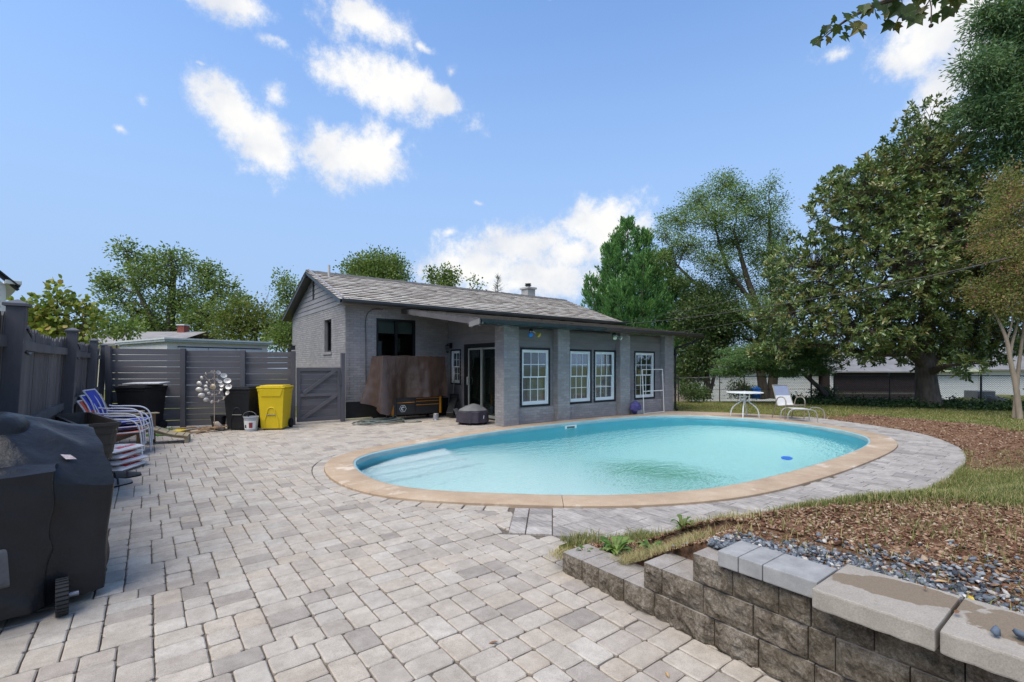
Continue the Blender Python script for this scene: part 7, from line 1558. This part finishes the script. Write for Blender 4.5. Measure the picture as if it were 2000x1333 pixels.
def shoe(loc, rz, col, lab, s=1.0):
    r = empty('shoe', loc, rz, label=lab, cat='shoe', group='shoes left on the patio'); m = MB(); st = [(-.13, .034, .085), (-.10, .040, .095), (-.05, .040, .085), (.0, .043, .07), (.06, .050, .055), (.11, .046, .042), (.145, .030, .03)]
    for (x, w, h) in st: m.v += [(x * s, math.cos(R_(a)) * w * s, .012 + max(0, math.sin(R_(a))) * h * s) for a in range(0, 181, 20)]
    n = 10
    for j in range(len(st) - 1):
        for i in range(n - 1): m.f.append([j * n + i, (j + 1) * n + i, (j + 1) * n + i + 1, j * n + i + 1]); m.mi.append(0)
    m.f += [list(range(n)), [(len(st) - 1) * n + i for i in range(n)][::-1]]; m.mi += [0, 0]; m.build('upper', mat('shoe_' + col[0], col[1], .8, .2, 12), r, smooth=True)
    m = MB(); out = [(x * s, w * s * 1.06) for x, w, h in st]; poly = out + [(x, -y) for x, y in out[::-1]]; m.prism(poly[::-1] if parea(poly) < 0 else poly, 0, .018); m.build('sole', M_RUB, r, bevel=.004)
    m = MB(); m.tube([(-.02 * s, -.05 * s, .03), (-.01 * s, -.03 * s, .075 * s), (0, 0, .085 * s), (.01 * s, .03 * s, .075 * s), (.02 * s, .05 * s, .03)], .010, 6); m.build('strap', mat('shoe_strap', (.03, .03, .04), .8), r)
shoe((-7.23, -1.72, 0), R_(42), ('grey', (.20, .20, .195)), 'grey clog with dark strap lying beside the grill', 1.25); shoe((-7.14, -1.22, 0), R_(30), ('dark', (.06, .06, .062)), 'dark flat shoe pointing away behind the grey clog', 1.1)
o = MB(); o.lathe([(.16, 0), (.16, .22), (.15, .245), (.11, .255), (0, .257)], n=24); tag(o.build('blue_tub', mat('tub_blue', (.03, .12, .50), .4, .1), smooth=True, loc=(-7.04, -8.62 + .0, 0)), 'blue rounded tub whose top just shows at the bottom edge', 'tub')
# ---- tool chest under a brown tarp
tc_ = empty('tool_chest', (-.96, 3.06, 0), label='black and orange rolling tool chest beneath the brown tarp', cat='tool chest')
M_TB = mat('chest_black', (.016, .018, .02), .35, .2, 3, spec=.5); M_OR = mat('chest_orange', (.55, .21, .012), .4, .08, 5)
m = MB(); m.box(-.74, .76, -.28, .34, .14, 1.05); m.build('cabinet', M_TB, tc_, bevel=.01); MB().box(-.70, .72, -.22, .32, 1.06, 1.70).build('upper_chest', M_TB, tc_, bevel=.01)
for x in (-.745, .70): MB().box(x, x + .065, -.30, -.27, .14, .80).build('corner_trim', M_OR, tc_, bevel=.008)
for (x0, x1, zz) in ((-.60, -.06, (.74, .50, .16)), (-.03, .69, (.76, .68, .60, .52, .42, .16))):
    for a, b in zip(zz[1:], zz[:-1]):
        MB().box(x0, x1, -.296, -.28, a + .012, b - .012).build('drawer', M_TB, tc_, bevel=.004); MB().box(x0 + .005, x1 - .005, -.306, -.28, b - .026, b - .010).build('drawer_trim', M_OR, tc_, bevel=.003)
hx = [(.105 * math.cos(R_(60 * k)), .105 * math.sin(R_(60 * k))) for k in range(6)]; hi = [(x * .86, z * .86) for x, z in hx]; m = MB()
m.add([(x, -.2985, z) for x, z in hx] + [(x, -.2985, z) for x, z in hi], [(k, (k + 1) % 6, 6 + (k + 1) % 6, 6 + k) for k in range(6)])
m.add([(.055 * math.cos(R_(a)) , -.2986, .055 * math.sin(R_(a))) for a in range(30, 300, 15)] + [(.030 * math.cos(R_(a)) + .008, -.2986, .030 * math.sin(R_(a))) for a in range(30, 300, 15)], [(k, k + 1, 18 + k + 1, 18 + k) for k in range(17)])
m.build('logo_badge', mat('logo_white', (.60, .62, .62), .4), tc_, loc=(-.42, 0, .32))
for x in (-.62, .62):
    for y in (-.20, .28):
        c = empty('caster', (x, y, .07), parent=tc_); m = MB(); m.tube([(-.03, 0, 0), (.03, 0, 0)], .068, 18); m.build('wheel', M_RUB, c, bevel=.008); m = MB(); m.box(-.045, .045, -.03, .03, .03, .075); m.tube([(-.035, 0, 0), (.035, 0, 0)], .02, 10); m.build('fork', mat('caster_steel', (.3, .3, .3), .4, metal=.7), c)
m = MB(); m.tube(smooth_path([(-.76, -.10, .62), (-.80, -.10, .70), (-.79, -.16, .745), (-.76, -.24, .74)], 4), .016, 8); m.build('push_handle', mat('handle_cream', (.60, .56, .45), .5), tc_, smooth=True)
def tarp():
    x0, x1, y0, y1, zt = -1.98, -.14, 2.66, 3.46, 1.745; m = MB(); per = []; nf, ns = 60, 26
    for i in range(ns): per.append((x0, y1 + (y0 - y1) * i / ns, 'l', i / ns))
    for i in range(nf): per.append((x0 + (x1 - x0) * i / nf, y0, 'f', i / nf))
    for i in range(ns + 1): per.append((x1, y0 + (y1 - y0) * i / ns, 'r', i / ns))
    rows = 30; n = len(per)
    for j in range(rows + 1):
        t = j / rows
        for i, (x, y, sd, f) in enumerate(per):
            if sd == 'l': hem = .52 - .20 * f; nx, ny = -1, 0
            elif sd == 'f': hem = (.30 + .60 * sst(.0, .10, f) if f < .10 else .62 + .10 * math.sin(f * 5) * .3 - .02 * math.sin(f * 21)) ; hem = .62 if f > .18 else (.18 + .44 * sst(.08, .18, f) + .06 * sst(.10, .0, f)); nx, ny = 0, -1
            else: hem = .62 - .10 * f; nx, ny = 1, 0
            z = zt - (zt - hem) * t; s = i * .35; k = t ** 1.2
            fold = k * (.085 * math.sin(s * .62 + 1.4 * math.sin(s * .17)) + .07 * abs(math.sin(s * .33 + 1)) ** 8 + .02 * math.sin(s * 1.4)) + .014 * mnoise.noise(Vector((x * 5, y * 5, z * 5))) * min(1, t * 4)
            fl = .03 * t + (.20 * t ** 1.1 * (1 - f * .5) if sd == 'l' else 0) + (.20 * t * sst(.12, .0, f) if sd == 'f' else 0) + (.10 * t if sd == 'r' else 0)
            xx = x + nx * (fold + fl); yy = y + ny * (fold + fl * (.3 if sd == 'f' else 1)); 
            if sd == 'f' and f < .16: xx -= .14 * t * sst(.16, 0, f)
            m.v.append((xx, yy, z + .008 * math.sin(i * .9) * (1 - t)))
    for j in range(rows):
        for i in range(n - 1): m.f.append([j * n + i, (j + 1) * n + i, (j + 1) * n + i + 1, j * n + i + 1]); m.mi.append(0)
    b = len(m.v); g = 14
    for j in range(g + 1):
        for i in range(g + 1): x, y = x0 + (x1 - x0) * i / g, y0 + (y1 - y0) * j / g; m.v.append((x, y, zt + .012 + .02 * mnoise.noise(Vector((x * 3, y * 3, 1))) - .010 * (i in (0, g) or j in (0, g))))
    for j in range(g):
        for i in range(g): m.f.append([b + j * (g + 1) + i, b + j * (g + 1) + i + 1, b + (j + 1) * (g + 1) + i + 1, b + (j + 1) * (g + 1) + i]); m.mi.append(0)
    t = NT('brown_tarp'); c = t.ramp(t.noise(4, 6, .7), [(.3, (.050, .031, .024)), (.7, (.074, .048, .037))]); t.set(col=c, rough=.30, spec=.5); t.bump(t.mth('ADD', t.noise(5, 4, .55, stretch=(1.6, 1.6, .5)), t.mth('MULTIPLY', t.noise(24, 3, .55, stretch=(1, 1, .5)), .12)), .28, .05)
    tag(m.build('brown_tarp', t.m, smooth=True), 'wrinkled dark brown tarp draped over the tool chest', 'tarp')
tarp()
# ---- coiled hose, can, brooms, trough, fire pit
m = MB(); pts = []; random.seed(6)
for k in range(150):
    a = k * .25; r = .46 + .10 * math.sin(k * .13) + .05 * math.sin(k * .41); pts.append((-2.12 + r * 1.15 * math.cos(a) + .06 * math.sin(k * .07), 2.48 + r * .62 * math.sin(a) + .05 * math.cos(k * .09), .018 + .035 * (math.sin(k * .37) * .5 + .5) + .0004 * k))
pts += [(-1.55, 2.28, .02), (-1.35, 2.10, .016), (-1.15, 2.12, .016), (-1.2, 2.3, .016)]
m.tube(smooth_path(pts, 2), .015, 6); tag(m.build('garden_hose', mat('hose_green', (.13, .145, .125), .5, .25, 20), smooth=True), 'grey-green garden hose heaped in loose coils below the tarp', 'hose')
pc = empty('paint_can', (-.62, 2.30, 0), label='small silver paint can on the pavers in front of the tool chest', cat='can'); m = MB(); m.lathe([(.072, 0), (.075, .005), (.072, .01), (.072, .165), (.077, .17), (.07, .178), (.06, .17), (0, .17)], n=20); m.build('can', mat('tin', (.42, .42, .43), .35, .15, 8, metal=.7), pc, smooth=True); MB().lathe([(.0735, .03), (.0735, .15)], n=20).build('label', mat('tin_label', (.28, .28, .29), .5), pc, smooth=True)
def broom(p, q, lab, col, head):
    r = empty('broom', p, label=lab, cat='broom'); d = Vector(q) - Vector(p); m = MB(); m.tube([(0, 0, .06), d], .011, 8); m.build('handle', mat('stick_' + col[0], col[1], .5), r, smooth=True); m = MB(); m.box(-.13, .13, -.03, .03, 0, .08); m.build('head', head, r, bevel=.01)
broom((.30, 3.05, 0), (.50, 3.18, 1.32), 'light-handled broom leaning by the small window', ('pale', (.42, .40, .34)), M_BIN); broom((.12, 3.30, 0), (.38, 3.62, 1.45), 'dark-handled broom leaning in the corner behind the other', ('dark', (.05, .05, .052)), M_BIN)
tr = empty('black_chute', (.10, 2.62, 0), label='black plastic chute leaning beside the tool chest', cat='chute'); m = MB(); m.bar((-.22, -.22, .10), (.22, .30, .52), .20, .16); m.build('body', M_BIN, tr, bevel=.015); m = MB(); m.bar((.20, .28, .50), (.30, .40, .56), .25, .20); m.build('rim', M_BIN, tr, bevel=.01)
for k, (x, y, a, lab) in enumerate([(.16, 2.40, 40, 'short corrugated galvanised sheet lying under the black chute'), (.34, 2.18, 15, 'bright ribbed metal sheet standing beside the sliding door')]):
    m = MB(); nn = 18
    for i in range(nn + 1): q = (i / nn - .5) * .30; o = .010 * math.sin(i * 1.7); m.v += [(q, o, 0), (q, o + .10 * (1 - k), .26 + .10 * k)]
    for i in range(nn): m.f.append([2 * i, 2 * i + 2, 2 * i + 3, 2 * i + 1]); m.mi.append(0)
    b = len(m.v); m.v += [(v[0], v[1] + .003, v[2]) for v in m.v[:b]]; m.f += [[b + q for q in f][::-1] for f in m.f[:nn]]; m.mi += [0] * nn
    tag(m.build('metal_sheet', mat('galvanised', (.50, .51, .52), .35, .25, 6, metal=.75), loc=(x, y, .002), rot=(0, 0, R_(a))), lab, 'sheet', 'galvanised sheets')
def firepit():
    r = empty('fire_pit', (-.27, .98, 0), R_(10), label='low fire pit under a dark octagonal fabric cover beside the sliding door', cat='fire pit'); m = MB(); n = 64; rows = 16
    def rad(a): q = (a + R_(22.5)) % R_(45) - R_(22.5); return .43 * math.cos(R_(22.5)) / math.cos(q) * .985 + .01
    for j in range(rows + 1):
        t = j / rows; z = .06 + .30 * t
        for i in range(n): a = 2 * math.pi * i / n; rr = rad(a) * (1 - .05 * t) + (1 - t) * .018 * math.sin(i * .9 + 2 * math.sin(i * .3)) + .010 * mnoise.noise(Vector((math.cos(a) * 3, math.sin(a) * 3, z * 6))); m.v.append((rr * math.cos(a), rr * math.sin(a), z))
    for j in range(rows):
        for i in range(n): m.f.append([j * n + i, j * n + (i + 1) % n, (j + 1) * n + (i + 1) % n, (j + 1) * n + i]); m.mi.append(0)
    m.build('cover_skirt', fabric('pit_dark', (.045, .038, .050), .75, .5), r, smooth=True)
    m = MB()
    for j in range(9):
        t = j / 8
        for i in range(n): a = 2 * math.pi * i / n; rr = (rad(a) * .965) * (1 - t); m.v.append((rr * math.cos(a) + .05 * t, rr * math.sin(a), .345 + .17 * (1 - (1 - t) ** 1.5) - (.02 if j == 0 else 0) + .012 * mnoise.noise(Vector((rr * math.cos(a) * 6, rr * math.sin(a) * 6, 4)))))
    for j in range(8):
        for i in range(n): m.f.append([j * n + i, j * n + (i + 1) % n, (j + 1) * n + (i + 1) % n, (j + 1) * n + i]); m.mi.append(0)
    m.build('cover_top', fabric('pit_grey', (.15, .15, .145), .85, .5), r, smooth=True)
    m = MB(); m.tube([(.10, -.435, .16), (.105, -.44, .24)], .008, 6); m.build('drawstring', M_WHITE, r, loc=(-.1, .03, 0))
    for k in range(4): a = k * math.pi / 2 + .6; m = MB(); m.lathe([(.03, 0), (.03, .07)], (.34 * math.cos(a), .34 * math.sin(a), 0), 10); m.build('foot', M_BIN, r)
firepit()
# ---- beside the pool: pump cover, pipe frame, table, chair
pu = empty('pool_pump', (4.84, -.12, 0), label='pool pump wrapped in a crumpled purple cloth against the third pillar', cat='pump'); MB().box(-.02, .26, -.14, .08, 0, .14).build('pump_base', mat('pump_grey', (.22, .23, .23), .6), pu, bevel=.015)
m = MB(); n = 26
for j in range(n + 1):
    for i in range(n): a = 2 * math.pi * i / n; ph = math.pi * j / n; q = Vector((math.sin(ph) * math.cos(a), math.sin(ph) * math.sin(a), math.cos(ph))); d = 1 + .22 * mnoise.noise(q * 2.3) + .13 * mnoise.noise(q * 6); m.v.append((.02 + q.x * .20 * d, -.02 + q.y * .13 * d, .22 + q.z * .19 * d))
for j in range(n):
    for i in range(n): m.f.append([j * n + i, (j + 1) * n + i, (j + 1) * n + (i + 1) % n, j * n + (i + 1) % n]); m.mi.append(0)
m.build('cloth', fabric('cloth_purple', (.085, .075, .22), .6, .8), pu, smooth=True)
pf = empty('pipe_frame', (5.67, -.22, 0), label='white plastic pipe frame standing against the last sunroom window', cat='frame'); M_PVC = mat('pvc_white', (.72, .72, .70), .4, .05)
for q in ([(-.51, 0, 0), (-.51, .06, 1.37)], [(.51, 0, 0), (.51, .06, 1.37)], [(-.51, .06, 1.37), (.51, .06, 1.37)], [(-.51, .03, .70), (.51, .03, .70)], [(-.51, 0, .02), (.51, 0, .02)]): m = MB(); m.tube(q, .012, 8); m.build('pipe', M_PVC, pf, smooth=True)
tb_ = empty('patio_table', (6.83, -2.48, 0), R_(20), label='round white patio table with curved legs on the far pool apron', cat='table'); M_WP = mat('table_white', (.68, .68, .66), .4, .06)
m = MB(); m.lathe([(.455, .70), (.485, .70), (.495, .715), (.485, .73), (.455, .73)], n=40); m.build('rim', M_WP, tb_, smooth=True); m = MB(); m.lathe([(.0, .712), (.455, .712), (.455, .722), (0, .722)], n=40); m.build('table_top', mat('table_glass', (.20, .21, .20), .6, .25, 40, spec=.5), tb_)
for k in range(4):
    a = k * math.pi / 2; c, s = math.cos(a), math.sin(a); m = MB(); m.tube(smooth_path([(x * c, x * s, z) for x, z in ((.13, .70), (.12, .60), (.105, .50), (.13, .43), (.24, .35), (.34, .22), (.38, .0))], 4), .017, 8); m.build('leg', M_WP, tb_, smooth=True)
for z, r in ((.60, .125), (.47, .11)): m = MB(); m.tube([(r * math.cos(R_(q)), r * math.sin(R_(q)), z) for q in range(0, 361, 45)], .012, 6, False); m.build('brace_ring', M_WP, tb_, smooth=True)
m = MB(); m.lathe([(.025, .72), (.03, .75), (.0, .76)], n=10); m.build('hole_cap', M_WP, tb_)
lc = empty('lounge_chair', (7.45, -3.42, 0), -HEAD + R_(8), label='sling lounge chair with blue-grey back standing beside the round table', cat='chair'); M_CHP = mat('champagne_tube', (.34, .30, .235), .35, .15, 4, metal=.5); M_SLG = mat('sling_bluegrey', (.22, .25, .34), .7, .08, 5, .2, 200); M_SLW = mat('sling_white', (.58, .56, .54), .7, .08, 5, .2, 200)
for s in (-1, 1):
    x = s * .29; m = MB(); m.tube(smooth_path([(x, -.22, 0), (x, -.24, .30), (x, -.26, .50), (x, -.18, .60), (x, -.06, .615), (x, .06, .58), (x, .12, .48), (x, .16, .30), (x + s * .02, .28, 0)], 4), .014, 8); m.build('arm_leg', M_CHP, lc, smooth=True)
    m = MB(); m.tube(smooth_path([(s * .25, -.26, .40), (s * .25, .0, .36), (s * .25, .14, .38), (s * .24, .24, .62), (s * .235, .36, .93)], 4), .014, 8); m.build('side_tube', M_CHP, lc, smooth=True)
def sling(p, mt, nm):
    m = MB(); q = smooth_path([(0, y, z) for y, z in p], 4)
    for a, b in zip(q[:-1], q[1:]): m.add([(-.235, a.y, a.z), (.235, a.y, a.z), (.235, b.y, b.z), (-.235, b.y, b.z)], [(0, 1, 2, 3)])
    m.build(nm, mt, lc)
sling([(-.26, .405), (-.1, .37), (.08, .355), (.15, .40), (.20, .52), (.245, .64)], M_SLW, 'seat'); sling([(.245, .64), (.30, .77), (.355, .92)], M_SLG, 'backrest')
MB().tube([(-.25, .36, .93), (.25, .36, .93)], .014, 8).build('top_tube', M_CHP, lc, smooth=True); MB().tube([(-.25, -.26, .40), (.25, -.26, .40)], .014, 8).build('front_tube', M_CHP, lc, smooth=True)
ot = empty('footrest', (6.98, -3.86, 0), -HEAD + R_(-6), label='low arched metal footrest frame in front of the lounge chair', cat='footrest')
for y, nm in ((-.20, 'front'), (.22, 'back')): m = MB(); m.tube(smooth_path([(-.36, y, 0), (-.35, y, .20), (-.28, y, .31), (-.15, y, .335), (.15, y, .33), (.30, y, .30), (.37, y, .20), (.385, y, 0)], 4), .015, 8); m.build('arch', mat('arch_pale', (.42, .40, .35), .35, .12, metal=.4), ot, smooth=True)
m = MB(); m.add([(-.20, -.20, .335), (.20, -.20, .332), (.20, .22, .332), (-.20, .22, .335), (-.20, -.20, .345), (.20, -.20, .342), (.20, .22, .342), (-.20, .22, .345)], [(0, 3, 2, 1), (4, 5, 6, 7), (0, 1, 5, 4), (2, 3, 7, 6)]); m.build('sling', M_SLW, ot)
m = MB(); m.tube(smooth_path([(.38, .2, .30), (.60, .5, .33), (.85, .62, .30), (.98, .66, .20), (1.0, .67, 0)], 4), .015, 8); m.build('side_arch', mat('arch_pale', (.42, .40, .35), .35, .12, metal=.4), ot, smooth=True)
# ---- far things by the chain-link fence
def vbox(nm, r, f, z, sx, sy, sz, mt, lab, cat, bevel=.01): q = vp(r, f, z); o = MB().box(-sx / 2, sx / 2, -sy / 2, sy / 2, 0, sz).build(nm, mt, loc=q, rot=(0, 0, -HEAD), bevel=bevel); return tag(o, lab, cat)
ca = empty('air_conditioner', vp(20.9, 21.4, -.25), -HEAD, label='grey outdoor air-conditioning unit beside the white cottage', cat='air conditioner'); MB().box(-.42, .42, -.3, .3, 0, .62).build('cabinet', mat('ac_grey', (.20, .20, .195), .6, .1), ca, bevel=.02)
for k in range(9): MB().box(-.38, .38, -.312, -.302, .06 + k * .06, .085 + k * .06).build('louvre', mat('ac_dark', (.07, .07, .07), .6), ca)
o = rocks('stone_block', [vp(18.6, 18.3, .12)], [.42], mat('block_grey', (.24, .23, .21), .9, .2, 5, .4, 40), .75, kind=None, seed=12); tag(o, 'big rough grey stone block by the fence near the crape myrtle', 'stone')
be = empty('plank_bench', vp(16.05, 21.5, -.10), -HEAD, label='long weathered plank bench in front of the dark outbuilding', cat='bench'); MB().box(-2.0, 2.0, -.06, .06, .30, .36).build('seat', mat('old_plank', (.22, .21, .15), .85, .2, 3), be, bevel=.006)
for x in (-1.9, 1.9): MB().box(x - .04, x + .04, -.05, .05, -.1, .30).build('leg', mat('old_plank', (.22, .21, .15)), be)
bl = empty('blue_drum', vp(11.35, 22.3, -.05), label='bright blue plastic drum behind the fence near the tree trunk', cat='drum'); m = MB(); m.lathe([(.20, 0), (.22, .03), (.22, .18), (.235, .20), (.235, .23), (.22, .25), (.22, .45), (.20, .50), (.12, .53), (0, .535)], n=20); m.build('body', mat('drum_blue', (.02, .16, .60), .4, .2), bl, smooth=True); m = MB(); m.lathe([(.04, .53), (.04, .57), (0, .575)], (.08, 0, 0), 10); m.build('cap', mat('drum_blue', (.02, .16, .60)), bl)
